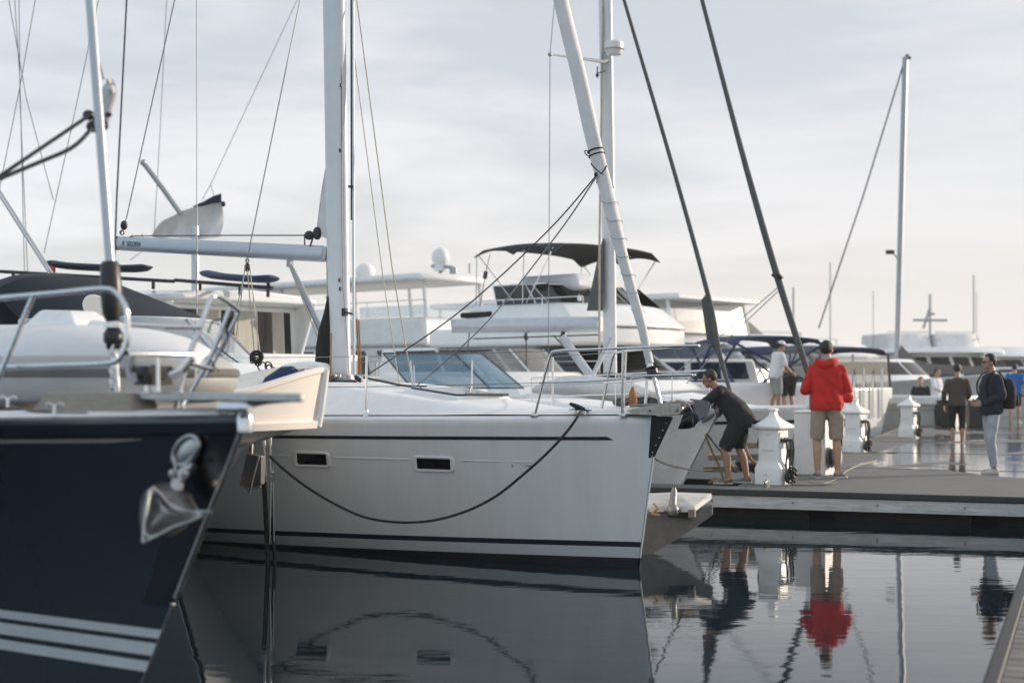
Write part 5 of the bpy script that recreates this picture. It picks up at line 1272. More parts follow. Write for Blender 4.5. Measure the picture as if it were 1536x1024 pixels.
obj('coaming_window', Wn.panel('F', .02, .98, .05, 1), M['clear'], a, 30)
[bars('post', [sg_], .055, M['gelold'], a) for sg_ in segs]
Rf = House(fA, (4.5, 4.6), (14, 14), (1.25, 1.2), 4.1, 4.3, .3, -1.0); Rf.solid('hardtop', M['gelold'], a, .09)
q = MB(); q.ball(fA.pix(661, 386, -.6), (.24, .24, .26)); q.lathe([(.2, -.3), (.12, -.1)], fA.pix(661, 389, -.6), 12); rdm = obj('radar_dome', q, M['dome'], a)
q = MB(); q.tube([fA.pix(661, 400, -.6), fA.pix(661, 420, -.6)], .06, 8); q.tube([fA.pix(648, 399, -.6), fA.pix(680, 401, -.6)], .05, 8); q.tube([fA.pix(680, 401, -.6), fA.pix(680, 411, -.6)], .1, 8); obj('radar_mast', q, M['alugrey'], rdm)
q = MB(); q.ball(fA.pix(548, 408, -.8), (.28, .28, .24)); obj('satellite_dome', q, M['dome'], a)
bars('antenna', [[fA.pix(704, 410, .5), fA.pix(704, 395, .5)]], .02, M['wire'], a)
bars('deck_rail', [[fA(4.8, -2.05, 3.62), fA(14, -1.95, 3.62)]] + [[fA(s_, -2.02, 3.2), fA(s_, -2.02, 3.62)] for s_ in (4.8, 7, 9.2, 11.4, 13.6)], .014, M['steel'], a)
bars('cabin_rail', [[fA(4.0, -2.3, 2.2), fA(15, -2.3, 2.2)]] + [[fA(s_, -2.3, 1.5), fA(s_, -2.3, 2.2)] for s_ in (4, 6.2, 8.4, 10.6, 12.8, 15)], .014, M['steel'], a)
# ---- C: yacht with enclosed aft deck, right behind B
fC = Frame(9.3, 41.2, 42)
c_ = thing('enclosed_yacht', 'pale yacht with enclosed upper deck right of the furled white genoa', 'yacht', fC(0, 0, 0), math.radians(-42))
gen_hull(fC, c_, 16, 5, 1.6, rake=1.3, bow_rise=.4)
H = House(fC, (3.2, 4.4), (14, 14), (2.2, 2.1), 1.6, 3.0, .6); H.solid('main_cabin', M['gel'], c_)
for u0, u1 in ((.02, .3), (.34, .62)): H.window(c_, 'S', u0, u1, .35, .8, 'winblue')
for u0, u1 in ((.08, .46), (.54, .92)): H.window(c_, 'F', u0, u1, .3, .8, 'winblue')
H2 = House(fC, (4.2, 4.4), (14, 14), (2.1, 2.05), 3.0, 4.0); 
for u in (0, .14, .28, .5, .75, 1): [bars('post', [[H2.pt(fc_, u, 0), H2.pt(fc_, u, 1)]], .06, M['gel'], c_) for fc_ in 'SP']
for u0, u1 in ((.01, .13), (.15, .27), (.3, .48)): obj('clear_panel', H2.panel('S', u0, u1, .02, .98), M['vinyl'], c_, 0)
obj('clear_panel', H2.panel('F', .02, .98, .02, .98), M['vinyl'], c_, 0)
Rf = House(fC, (3.8, 3.9), (14.3, 14.3), (2.3, 2.25), 4.0, 4.18); Rf.solid('hardtop', M['gelold'], c_, .06)

# ---- T: trawler with paddleboards on its roof, left
fT = Frame(-3.45 - 9.5 * .743, 22.0 + 9.5 * .669, 222)
t_ = thing('cabin_trawler', 'white trawler with dark cabin windows and roof rack behind the navy yacht', 'motorboat', fT(0, 0, 0), math.radians(-222))
gen_hull(fT, t_, 9.5, 3.4, 1.5, rake=.6, bow_rise=.3, deck=True)
H = House(fT, (2.0, 2.2), (8.0, 8.0), (1.5, 1.42), 1.55, 2.82); H.solid('cabin', M['gel'], t_, .04)
for u0, u1, mt in ((.10, .3, 'winbrown'), (.34, .52, 'winblack'), (.56, .74, 'curtain'), (.78, .95, 'winblack')): H.window(t_, 'P', u0, u1, .36, .95, mt)
for u0, u1, mt in ((.07, .115, 'winblack'), (.125, .20, 'curtain'), (.205, .305, 'winblack'), (.315, .47, 'curtain'), (.475, .56, 'winblack'), (.58, .72, 'curtain'), (.73, .95, 'winblack')): H.window(t_, 'B', u0, u1, .34, .93, mt)
q = MB(); R = []
for s_, hw in ((1.6, 1.3), (1.8, 1.62), (5, 1.66), (7.8, 1.62), (8.35, 1.5), (8.6, 1.3)):
    zt = 2.82 + .34 * (1 - clamp((s_ - 2) / 6.6)) * .6 + .16; zb = 2.80 if s_ < 8.3 else 2.84 + .05 * (s_ - 8.3)
    R.append([fT(s_, -hw, zb), fT(s_, hw, zb), fT(s_, hw + .02, lerp(zb, zt, .6)), fT(s_, hw * .8, zt), fT(s_, 0, zt + .06), fT(s_, -hw * .8, zt), fT(s_, -hw - .02, lerp(zb, zt, .6))])
q.loft(R); obj('roof', q, M['gel'], t_, 40, .03)
q = MB(); 
for y_ in (1.4, -1.4):
    q = MB(); q.hexa([fT(7.7, y_, 1.9), fT(8.1, y_, 1.9), fT(8.1, y_ + .06, 1.9), fT(7.7, y_ + .06, 1.9)], [fT(7.9, y_, 2.8), fT(8.5, y_, 2.82), fT(8.5, y_ + .06, 2.82), fT(7.9, y_ + .06, 2.8)]); obj('wing', q, M['gel'], t_, 30, .02)
H3 = House(fT, (7.6, 7.6), (9.3, 9.35), (1.55, 1.6), 1.5, 2.02); H3.solid('cockpit_bulwark', M['gel'], t_, .04)
bars('cockpit_rail', [[fT(8.0, 1.58, 2.06), fT(9.3, 1.6, 2.06), fT(9.42, 1.6, 1.9)]], .03, M['blackpl'], t_)
q = MB(); segs = []
for px0, px1, y0, y1 in ((0, 262, 405, 420), (262, 410, 418, 430)): segs.append([P(px0, y0 + 2, 22.5), P(px1, y1 + 2, 22.0)])
for px in (20, 90, 160, 230, 300, 360, 402): segs.append([P(px, lerp(406, 432, px / 410), 22.3), P(px, lerp(418, 446, px / 410), 22.3)])
segs.append([P(262, 420, 22.0), P(408, 432, 21.4)]); segs.append([P(402, 424, 21.6), P(404, 434, 21.5)])
bars('roof_rack', segs, .028, M['blackpl'], t_)
def board(px0, px1, y0, y1, D0, D1, label):
    a_ = P(px0, y0, D0); b__ = P(px1, y1, D1); ax_ = (b__ - a_); L_b = ax_.length; ax_.normalize(); sd = Vector((-ax_.y, ax_.x, 0)).normalized()
    o = thing('paddleboard', label, 'paddleboard', (a_ + b__) / 2, 0, 'paddleboards on the trawler roof')
    q = MB(); R = []
    for i in range(17):
        t = i / 16; w_b = .38 * (math.sin(math.pi * clamp(t * .96 + .02)) ** .45); c = a_.lerp(b__, t) + Vector((0, 0, .05 * (2 * abs(t - .5)) ** 4))
        th = .055 * min(1, 4 * math.sin(math.pi * clamp(t * .96 + .02)))
        R.append([c + sd * w_b * math.cos(2 * math.pi * k / 12) + Vector((0, 0, th * math.sin(2 * math.pi * k / 12))) for k in range(12)])
    q.loft(R); obj('board', q, M['canvasnavy'] if px0 < 200 else M['canvasblue'], o, 50)
    return o
bd = board(72, 224, 398, 405, 21.8, 21.2, 'dark navy paddleboard with red tipped end on the trawler roof rack')
q = MB(); q.box(P(78, 404, 21.45), (.10, .10, .10), (1, .3, 0)); obj('red_tip', q, M['red'], bd, 30, .02)
board(308, 411, 413, 421, 21.9, 21.0, 'shorter blue paddleboard at the right end of the trawler roof')
# ---- S: sailboat far left with furled mainsail scrap
fS = Frame(-5.0, 29.0, 42)
s_b = thing('distant_sailboat', 'sailboat behind the trawler with loose white sail and raised boom end', 'sailboat', fS(0, 0, 0), math.radians(-42))
gen_hull(fS, s_b, 10, 3.2, 1.1, stripe='navystripe')
mx = fS.pix(293, 420); q = MB(); q.tube([Vector((mx.x, mx.y, 1.1)), mx, P(293, 352, mx.y), P(292, 340, mx.y)], .085, 12, flat=1.2); obj('mast', q, M['alulight'], s_b)
q = MB(); D_ = mx.y
top_e = [(226, 354), (240, 336), (262, 322), (292, 310), (318, 296), (332, 292)]; bot_e = [(236, 358), (255, 356), (275, 357), (300, 358), (320, 356), (331, 353)]
q.sheet([[P(x0, y0, D_).lerp(P(x1, y1, D_), j / 6) + Vector((0, .25 * math.sin(math.pi * j / 6) + .06 * math.sin(x0 * .2 + j), 0)) for j in range(7)] for (x0, y0), (x1, y1) in zip(spline([Vector((*k, 0)) for k in top_e], 3).__iter__().__class__ and [(v.x, v.y) for v in spline([Vector((*k, 0)) for k in top_e], 3)], [(v.x, v.y) for v in spline([Vector((*k, 0)) for k in bot_e], 3)])], .012)
sl_ = obj('loose_sail', q, M['sail'], s_b, 60)
q = MB(); q.sheet([[P(lerp(x0, x0, 0), y0 - 1, D_ - .03), P(x0, y0 + dy, D_ - .03)] for x0, y0, dy in ((290, 310, 0.5), (305, 303, 6), (320, 295, 10), (332, 291, 13))], .01); q.ball(P(335, 306, D_), (.05, .05, .06)); obj('sail_edge', q, M['canvasnavy'], sl_)
q = MB(); q.tube([P(215, 244, D_), P(245, 284, D_), P(272, 322, D_)], .055, 10); q.ball(P(215, 244, D_), .07); obj('whisker_pole', q, M['alugrey'], s_b)
bars('halyard', [[P(316, 277, D_), P(321, 294, D_)], [P(303, 300, D_), P(316, 277, D_), P(446, 0, D_), P(560, -240, D_)]], .008, M['wire'], s_b)
bars('rigging', [[P(250, 0, D_), P(240, 200, D_), P(231, 355, D_)], [P(268, -100, D_), P(250, 0, D_)], [P(195, 390, D_), P(212, 378, D_), P(213, 350, D_)]], .008, M['wire'], s_b)
# faint rigging of a boat out of frame to the left, and standing wire of the navy yacht
bars('backstay', [[P(191, -60, 9.5), P(190, 0, 9.4), P(175, 300, 9.1), P(172, 390, 9.0)]], .006, M['wired'], navy)
fR = Frame(-11.5, 26, 42); rg = thing('rigged_sailboat', 'sailboat at the far left edge showing only thin grey rigging wires', 'sailboat', fR(0, 0, 0), math.radians(-42))
gen_hull(fR, rg, 10, 3.2, 1.1)
bars('rigging', [[P(18, -60, 26), P(30, 120, 26), P(37, 420, 26)], [P(28, -60, 26), P(30, 150, 26), P(42, 420, 26)], [P(60, -40, 26), P(30, 130, 26), P(-10, 330, 26)], [P(152, -20, 26), P(112, 170, 26), P(66, 380, 26)], [P(6, -40, 26), P(40, 150, 26), P(80, 300, 26)]], .008, M['wire'], rg)
q = MB(); q.tube([fR(3.5, 0, 1), fR(3.6, 0, 11)], .09, 10); obj('mast', q, M['alulight'], rg)

# ---- K: cruiser with navy bimini, stern to the dock
def stern_to(px_x, D, L, deg=222):
    fr = Frame(0, 0, deg); v = Vector((px_x, D, 0)) - fr.u * L; return Frame(v.x, v.y, deg)
fK = stern_to(5.62, 30.6, 10.4, 255)
k_ = thing('bimini_cruiser', 'white motor cruiser with navy bimini behind the man in the white cap', 'motorboat', fK(0, 0, 0), math.radians(-255))
hbK, shK = gen_hull(fK, k_, 10.0, 3.6, 1.25, rake=1.0, bow_rise=.3, stripe='greystripe')
H = House(fK, (3.4, 4.8), (6.8, 6.6), (1.45, 1.3), 1.3, 2.1, .6); H.solid('cabin', M['gel'], k_, .06)
for u0, u1 in ((.1, .3), (.36, .64), (.7, .9)): H.window(k_, 'B', u0, u1, .4, .9, 'winblue')
Cq = House(fK, (6.8, 6.8), (9.9, 9.95), (1.72, 1.74), 1.15, 1.55); Cq.solid('coaming', M['gel'], k_, .06)
T_ = House(fK, (9.95, 9.95), (10.05, 10.05), (1.5, 1.5), .85, 1.5); T_.solid('transom', M['gel'], k_, .03)
for u0, u1 in ((.1, .38), (.62, .9)): H_ = obj('transom_hatch', T_.panel('B', u0, u1, .15, .8), M['gelold'], k_, 30)
q = MB(); q.box(fK(10.5, 0, .77), (1.0, 3.2, .10), fK.u); obj('swim_platform', q, M['gel'], k_, 30, .03)
q = MB(); q.tube([fK(10.9, -1.5, .82), fK(10.9, -1.5, 1.25), fK(10.9, -.9, 1.25), fK(10.9, -.9, .82)], .018, 8); obj('stern_rail', q, M['steel'], k_)
bimini(fK, 7.0, 9.6, 1.1, 2.56, M['canvasblue'], k_, drop=.14, y0=-.55)
for sd_ in (-1, 1):
    bars('bimini_frame', [[fK(sa, -.55 + sd_ * 1.1, 2.4), fK(sb_, -.55 + sd_ * 1.15, 1.5)] for sa, sb_ in ((7.1, 8.4), (8.3, 7.4), (9.7, 8.4), (8.4, 9.7))] + [[fK(7.2, -.55 + sd_ * 1.15, 1.56), fK(9.7, -.55 + sd_ * 1.15, 1.56)]], .03, M['canvasblue'], k_)
bars('aft_frame', [[fK(9.6, -1.6, 2.4), fK(9.9, .1, 1.5)], [fK(9.6, .5, 2.4), fK(9.9, -1.2, 1.5)], [fK(9.9, .1, 1.52), fK(9.9, -1.2, 1.52)]], .028, M['canvasblue'], k_)
for sd_ in (-1, 1): q = MB(); q.add([fK(7.0, sd_ * 1.6, 1.5), fK(9.7, sd_ * 1.6, 1.5), fK(9.7, sd_ * 1.6, 2.35), fK(7.0, sd_ * 1.6, 2.35)], [(0, 1, 2, 3)]); obj('side_curtain', q, M['vinyl'], k_, 0) if sd_ < 0 else None
q = MB(); q.lathe([(.05, -.3), (.11, -.25), (.12, .2), (.05, .28), (.03, .33)], fK(9.0, -1.92, .8), 12); obj('fender', q, M['gel'], k_)
# ---- L: second boat with blue bimini and clear enclosure
fL = stern_to(9.1, 37.0, 10)
l_ = thing('enclosed_cruiser', 'white cruiser with blue bimini and clear side curtains right of the red jacket', 'motorboat', fL(0, 0, 0), math.radians(-222))
hbL, shL = gen_hull(fL, l_, 10, 3.5, 1.15, rake=1.0, bow_rise=.3)
H = House(fL, (3.2, 4.6), (7.0, 6.8), (1.45, 1.3), 1.2, 1.95, .6); H.solid('cabin', M['gel'], l_, .06); H.window(l_, 'P', .1, .9, .35, .85, 'winblue')
Cq = House(fL, (6.6, 6.6), (10, 10), (1.72, 1.74), 1.05, 1.4); Cq.solid('coaming', M['gel'], l_, .06)
bimini(fL, 6.2, 9.9, 1.65, 2.45, M['canvasblue'], l_, drop=.1)
for s0, s1 in ((6.3, 7.5), (7.6, 8.8), (8.9, 9.9)):
    q = MB(); q.add([fL(s0, 1.62, 1.4), fL(s1, 1.62, 1.4), fL(s1, 1.6, 2.25), fL(s0, 1.6, 2.25)], [(0, 1, 2, 3)]); obj('side_curtain', q, M['vinyl'], l_, 0)
q = MB(); q.add([fL(9.95, -1.6, 1.4), fL(9.95, 1.6, 1.4), fL(9.9, 1.6, 2.25), fL(9.9, -1.6, 2.25)], [(0, 1, 2, 3)]); obj('aft_curtain', q, M['vinyl'], l_, 0)
for sd_ in (-1, 1): bars('bimini_frame', [[fL(s_, sd_ * 1.64, 2.3), fL(s2, sd_ * 1.66, 1.4)] for s_, s2 in ((6.3, 6.3), (7.55, 7.55), (8.85, 8.85), (9.9, 9.95), (7.5, 8.8))] + [[fL(6.3, sd_ * 1.66, 1.41), fL(9.95, sd_ * 1.66, 1.41)]], .035, M['blackpl'], l_)
q = MB()
for k in range(5): q.tube([fL(10.05, -1.0 + .5 * k, .6), fL(10.05, -1.0 + .5 * k, 1.9 - .2 * (k % 2))], .03, 8)
obj('stern_rail', q, M['steel'], l_)
# ---- N: flybridge yacht far behind K
fN = Frame(13.0, 53.0, 42)
n_ = thing('distant_flybridge', 'distant white yacht with grey flybridge cover above the navy bimini', 'yacht', fN(0, 0, 0), math.radians(-42))
gen_hull(fN, n_, 14, 4.5, 1.5, rake=1.3, bow_rise=.4)
H = House(fN, (3, 4.2), (12, 12), (1.9, 1.8), 1.6, 2.8, .6); H.solid('saloon', M['gel'], n_)
for u0, u1 in ((.02, .4), (.44, .8)): H.window(n_, 'S', u0, u1, .35, .9, 'winbrown')
H.window(n_, 'F', .08, .92, .35, .9)
H2 = House(fN, (3.8, 4.3), (12, 11.5), (1.9, 1.75), 2.8, 3.35, .6); H2.solid('flybridge', M['gel'], n_)
Cv = House(fN, (4.6, 5.2), (8.5, 8.0), (1.4, 1.1), 3.35, 3.95, .4); Cv.solid('flybridge_cover', M['canvasgrey'], n_, .12)
Rf = House(fN, (9.0, 9.1), (13, 13), (1.7, 1.65), 3.9, 4.02); Rf.solid('hardtop', M['gelold'], n_)
[bars('post', [[fN(s_, y_, 3.3), fN(s_, y_, 3.95)]], .05, M['gel'], n_) for s_ in (9.3, 12.7) for y_ in (-1.5, 1.5)]
# ---- J: small white runabout with seated people, stern to the walkway
fJ = stern_to(12.6, 39.5, 7)
j_ = thing('runabout', 'low white runabout with open cockpit moored beside the far walkway', 'motorboat', fJ(0, 0, 0), math.radians(-222))
hbJ, shJ = gen_hull(fJ, j_, 7, 2.6, .95, rake=.9, bow_rise=.2, stripe='greystripe')
H = House(fJ, (2.6, 3.3), (3.8, 3.8), (1.05, .9), 1.0, 1.5, .4); obj('windshield', H.panel('F', .05, .95, 0, 1, .0, 0, 10), M['clear'], j_, 0); Cq = House(fJ, (4.2, 4.2), (7, 7), (1.28, 1.28), .9, 1.15); Cq.solid('coaming', M['gel'], j_)
bars('stern_line', [[fJ(6.9, 1.1, .95), fJ(7.2, .6, .7), fJ(7.6, .3, .45)]], .02, M['ropec'], j_)
# ---- H: sailboat beyond with grey boom cover
fH = Frame(8.0, 53.0, 180)
h_ = thing('covered_sailboat', 'sailboat with tall bare mast and grey cover on its boom at right', 'sailboat', fH(0, 0, 0), math.radians(-180))
gen_hull(fH, h_, 11, 3.4, 1.2, stripe='navystripe')
q = MB(); R = []
for px, py in ((1345, 600), (1346, 520), (1352, 300), (1358, 86)):
    c = P(px, py, 53); R.append([c + Vector((.105 * math.cos(2 * math.pi * k / 14), .09 * math.sin(2 * math.pi * k / 14), 0)) for k in range(14)])
q.loft(R); m_ = obj('mast', q, M['alugrey'], h_, 50)
bars('masthead_gear', [[P(1355, 88, 53), P(1366, 87, 53)], [P(1360, 90, 53), P(1361, 82, 53)], [P(1360, 84, 53), P(1359, 92, 53)]], .06, M['wired'], m_)
q = MB(); q.tube([P(1329, 378, 52.6), P(1341, 378, 52.6)], .08, 8); q.tube([P(1340, 380, 52.6), P(1347, 388, 52.8)], .03, 6); obj('deck_light', q, M['blackpl'], m_)
bars('forestay', [[P(1356, 94, 53), P(1296, 290, 53), P(1228, 492, 53)]], .03, M['sailuv'], m_)
q = MB(); R = []
for px, yt, yb in ((1347, 512, 562), (1358, 524, 562), (1375, 540, 562), (1400, 546, 560), (1440, 548, 560), (1482, 549, 560)):
    c0 = P(px, yt, 53); c1 = P(px, yb, 53); w_c = .16
    R.append([c0, c0.lerp(c1, .5) + Vector((0, -w_c, 0)), c1 + Vector((0, -w_c * .7, 0)), c1 + Vector((0, w_c * .7, 0)), c0.lerp(c1, .5) + Vector((0, w_c, 0))])
q.loft(R); obj('boom_cover', q, M['canvasgrey'], h_, 60)
# ---- Q: big motor yacht at the far right
fQ = Frame(24.5, 72.0, 80)
q_ = thing('motor_yacht', 'large distant white motor yacht with radar mast at far right', 'yacht', fQ(0, 0, 0), math.radians(-80))
gen_hull(fQ, q_, 22, 6.5, 1.6, rake=1.6, bow_rise=.5)
H = House(fQ, (4, 5), (18, 18), (2.6, 2.5), 1.6, 3.0, .8); H.solid('saloon', M['gel'], q_)
for u0, u1 in ((.05, .24), (.28, .48), (.52, .72), (.76, .95)): H.window(q_, 'F', u0, u1, .45, .85)
H.window(q_, 'S', .05, .5, .4, .85); H.window(q_, 'S', .55, .95, .4, .85)
Rf = House(fQ, (3.6, 3.9), (19, 19), (3.0, 2.9), 3.0, 3.3, .8); Rf.solid('upper_deck', M['gel'], q_)
for y_ in (-1.6, 1.2):
    H2 = House(fQ, (6, 6.3), (10, 10), (1.25, 1.2), 3.3, 4.1, .3, y_); H2.solid('deck_box', M['gelold'], q_)
    bars('deck_rail', [[H2.pt('F', 0, 1.1), H2.pt('F', 1, 1.1)], [H2.pt('F', 0, .6, .1), H2.pt('F', 1, .6, .1)]], .03, M['steel'], q_)
bars('radar_mast', [[fQ(7, -.1, 3.3), fQ(7, -.1, 6.3)], [fQ(7, -1.1, 4.85), fQ(7, .9, 4.85)], [fQ(7, -.5, 4.4), fQ(7, -.1, 5.6)], [fQ(7, -.1, 5.2), fQ(7, .15, 5.2)]], .07, M['alugrey'], q_)
for y_ in (3.2, -3.0): bars('antenna', [[fQ(8, y_, 3.3), fQ(8, y_, 6.5)]], .02, M['wire'], q_)
# ---- further yachts filling the row behind
def far_yacht(x, D, deg, L, beam, hz, label, win='winbrown', fly=True, mast_h=0):
    fr = Frame(x, D, deg); o = thing('distant_yacht', label, 'yacht', fr(0, 0, 0), math.radians(-deg), 'distant yachts beyond the walkway')
    gen_hull(fr, o, L, beam, 1.4, rake=1.2, bow_rise=.4)
    H = House(fr, (L * .25, L * .33), (L * .9, L * .9), (beam * .42, beam * .4), 1.4, hz, .6); H.solid('saloon', M['gel'], o)
    for u0, u1 in ((.04, .32), (.36, .62), (.66, .92)): H.window(o, 'S', u0, u1, .4, .88, win)
    for u0, u1 in ((.05, .33), (.36, .64), (.67, .95)): H.window(o, 'F', u0, u1, .4, .88, win)
    if fly:
        R_ = House(fr, (L * .28, L * .34), (L * .92, L * .9), (beam * .45, beam * .4), hz, hz + .6, .5); R_.solid('flybridge', M['gel'], o)
        bars('arch', [[fr(L * .7, -beam * .4, hz + .5), fr(L * .68, -beam * .36, hz + 1.3), fr(L * .68, beam * .36, hz + 1.3), fr(L * .7, beam * .4, hz + .5)]], .09, M['gel'], o)
    if mast_h: bars('antenna', [[fr(L * .6, 0, hz), fr(L * .6, 0, mast_h)]], .05, M['alugrey'], o)
    return o
far_yacht(18.0, 62, 55, 13, 4.4, 2.6, 'distant white yacht just right of the tall bare mast', mast_h=6)
far_yacht(33.0, 80, 60, 15, 4.8, 2.9, 'distant white yacht at the right edge behind the blue shirt', mast_h=8)
far_yacht(16.5, 46.5, 42, 12, 4.2, 2.3, 'white cruiser low behind the brown sweater', fly=False)
far_yacht(24.5, 55.5, 60, 11, 4.0, 2.1, 'white cruiser with dark windows behind the man with the backpack', fly=False)
far_yacht(5.0, 58.0, 42, 14, 4.6, 2.7, 'distant yacht seen between the black bimini and the dark stay')
far_yacht(-3.5, 62.0, 42, 14, 4.6, 2.6, 'distant pale yacht between the white mast and the trawler', fly=True)
far_yacht(27.5, 95.0, 60, 15, 4.8, 3.2, 'farthest pale yacht above the backpack man', mast_h=10)
# dark bins on the walkway
q = MB(); c = P(1463, 645, 38.5); 
bn = thing('dock_bin', 'black storage bin on the walkway behind the brown sweater', 'bin', Vector((c.x, c.y, DZ)))
q.hexa([Vector((c.x + x, c.y + y, DZ)) for x, y in ((-.2, -.2), (.2, -.2), (.2, .2), (-.2, .2))], [Vector((c.x + x, c.y + y, DZ + .66)) for x, y in ((-.24, -.24), (.24, -.24), (.24, .24), (-.24, .24))]); obj('body', q, M['blackpl'], bn, 30, .03)
q = MB(); q.box(Vector((c.x, c.y, DZ + .69)), (.5, .5, .05)); obj('lid', q, M['blackpl'], bn, 30, .02)
dup(bn, (c.x - .75, c.y + .3, DZ), None, 'black storage bin half hidden behind the legs of the brown sweater')
bn['group'] = 'black bins on the walkway'
for o in COL.objects:
    if o.name.startswith('dock_bin'): o['group'] = 'black bins on the walkway'
# far wood on the left
q = MB(); random.seed(3)
for i in range(260):
    x = random.uniform(-26, -14); h = 4.2 * abs(math.sin(x * 1.7)) * .4 + random.uniform(.5, 3.8) * .8
    c = Vector((x, 120 + random.uniform(-3, 3), random.uniform(0, h)))
    for j in range(10):
        d = Vector((random.gauss(0, .5), random.gauss(0, .5), random.gauss(0, .5))); r1 = Vector((random.gauss(0, .3), random.gauss(0, .3), random.gauss(0, .3))); r2 = Vector((random.gauss(0, .3), random.gauss(0, .3), random.gauss(0, .3)))
        q.add([c + d, c + d + r1, c + d + r2], [(0, 1, 2)])
tag(obj('wood', q, pm('far foliage', (.05, .07, .045), .9, var=.4, scale=2), None, 0), 'small dark far tree line', 'trees', None, 'stuff')
# ================================================================ people
def baked(name, q, mats, parent, voxel, it=6, extra=None, disp=0):
    o = obj(name, q, mats, None, 0)
    r = o.modifiers.new('R', 'REMESH'); r.mode = 'VOXEL'; r.voxel_size = voxel
    s = o.modifiers.new('S', 'SMOOTH'); s.iterations = it; s.factor = .5
    bpy.context.view_layer.update()
    me = bpy.data.meshes.new_from_object(o.evaluated_get(bpy.context.evaluated_depsgraph_get()))
    bpy.data.objects.remove(o)
    if disp and voxel < .011:
        from mathutils import noise as mn
        nrm_ = [v.normal.copy() for v in me.vertices]
        for v, n_v in zip(me.vertices, nrm_):
            c_ = v.co.copy(); a_n = mn.noise(Vector((c_.x * 13 + c_.z * 5, c_.y * 13, c_.z * 9)))
            v.co = c_ + n_v * disp * a_n
    q2 = MB(); q2.add([v.co for v in me.vertices], [tuple(p.vertices) for p in me.polygons], 0)
    bpy.data.meshes.remove(me)
    if extra:
        b = len(q2.v); q2.v += extra.v; q2.f += [[b + k for k in f] for f in extra.f]; q2.m += extra.m
    return obj(name, q2, mats, parent, 180)

def torso(q, spine, X, k=.85, seg=20):
    """elliptical rings along a spine: (point, half width, half depth)"""
    pts = [Vector(s[0]) for s in spine]; n = len(pts); R = []
    for i in range(n):
        t = (pts[min(i + 1, n - 1)] - pts[max(i - 1, 0)]).normalized(); Xv = (X - t * X.dot(t)).normalized(); Y = t.cross(Xv)
        R.append([pts[i] + Xv * spine[i][1] * math.copysign(abs(math.cos(a)) ** k, math.cos(a)) + Y * spine[i][2] * math.copysign(abs(math.sin(a)) ** k, math.sin(a)) for a in [2 * math.pi * j / seg for j in range(seg)]])
    q.loft(R)
def limb(q, pts, rad, n=4, seg=12):
    sp_ = spline(pts, n); m = len(sp_); rr = []
    for i in range(m):
        t = i / n; j = min(int(t), len(rad) - 2); rr.append(lerp(rad[j], rad[j + 1], t - j))
    q.tube(sp_, rr, seg); q.ball(sp_[0], rr[0], 10, 8); q.ball(sp_[-1], rr[-1], 10, 8)
def hand(q, wrist, d, up, side, curl=.5, sc_=1.0):
    """palm and five bent fingers; d pointing direction, up: back of hand, side: thumb direction"""
    d = Vector(d).normalized(); up = Vector(up); up = (up - d * up.dot(d)).normalized(); side = d.cross(up) * (1 if d.cross(up).dot(Vector(side)) > 0 else -1)
    w = Vector(wrist)
    torso(q, [(w - d * .02, .024 * sc_, .018 * sc_), (w + d * .03 * sc_, .034 * sc_, .017 * sc_), (w + d * .085 * sc_, .040 * sc_, .014 * sc_), (w + d * .095 * sc_, .036 * sc_, .010 * sc_)], side)
    for i, L_f in enumerate((.072, .08, .074, .058)):
        p0 = w + d * .088 * sc_ + side * (.028 - .019 * i) * sc_; a1 = curl * (.8 + .15 * i); a2 = a1 + curl * 1.1
        p1 = p0 + (d * math.cos(a1) - up * math.sin(a1)) * L_f * .45 * sc_; p2 = p1 + (d * math.cos(a2) - up * math.sin(a2)) * L_f * .32 * sc_; p3 = p2 + (d * math.cos(a2 + curl * .6) - up * math.sin(a2 + curl * .6)) * L_f * .26 * sc_
        q.tube([p0 - d * .02, p0, p1, p2, p3], [.0095 * sc_, .0095 * sc_, .009 * sc_, .0082 * sc_, .006 * sc_], 8); q.ball(p3, .006 * sc_, 6, 5)
    t0 = w + d * .03 * sc_ + side * .03 * sc_; t1 = t0 + (d * .7 + side * .7 - up * .2).normalized() * .035 * sc_; t2 = t1 + (d * .9 + side * .25 - up * .4).normalized() * .03 * sc_
    q.tube([w + d * .02 * sc_ + side * .01, t0, t1, t2], [.014 * sc_, .013 * sc_, .0105 * sc_, .007 * sc_], 8)

DEF = dict(pelvis=(0, 0, .95), waist=(0, .01, 1.07), chest=(0, .015, 1.27), neck=(0, -.01, 1.49), head=(0, .025, 1.63), look=(0, 1, 0), sh_r=(.185, -.01, 1.41), sh_l=(-.185, -.01, 1.41),
           el_r=(.24, -.05, 1.13), el_l=(-.24, -.05, 1.13), wr_r=(.24, .04, .89), wr_l=(-.24, .04, .89), hip_r=(.095, 0, .92), hip_l=(-.095, 0, .92), kn_r=(.105, .02, .49), kn_l=(-.105, .02, .49),
           an_r=(.11, -.02, .085), an_l=(-.11, -.02, .085), toe_r=(.16, 1, 0), toe_l=(-.16, 1, 0), hd_r=(0, .2, -1), hd_l=(0, .2, -1))

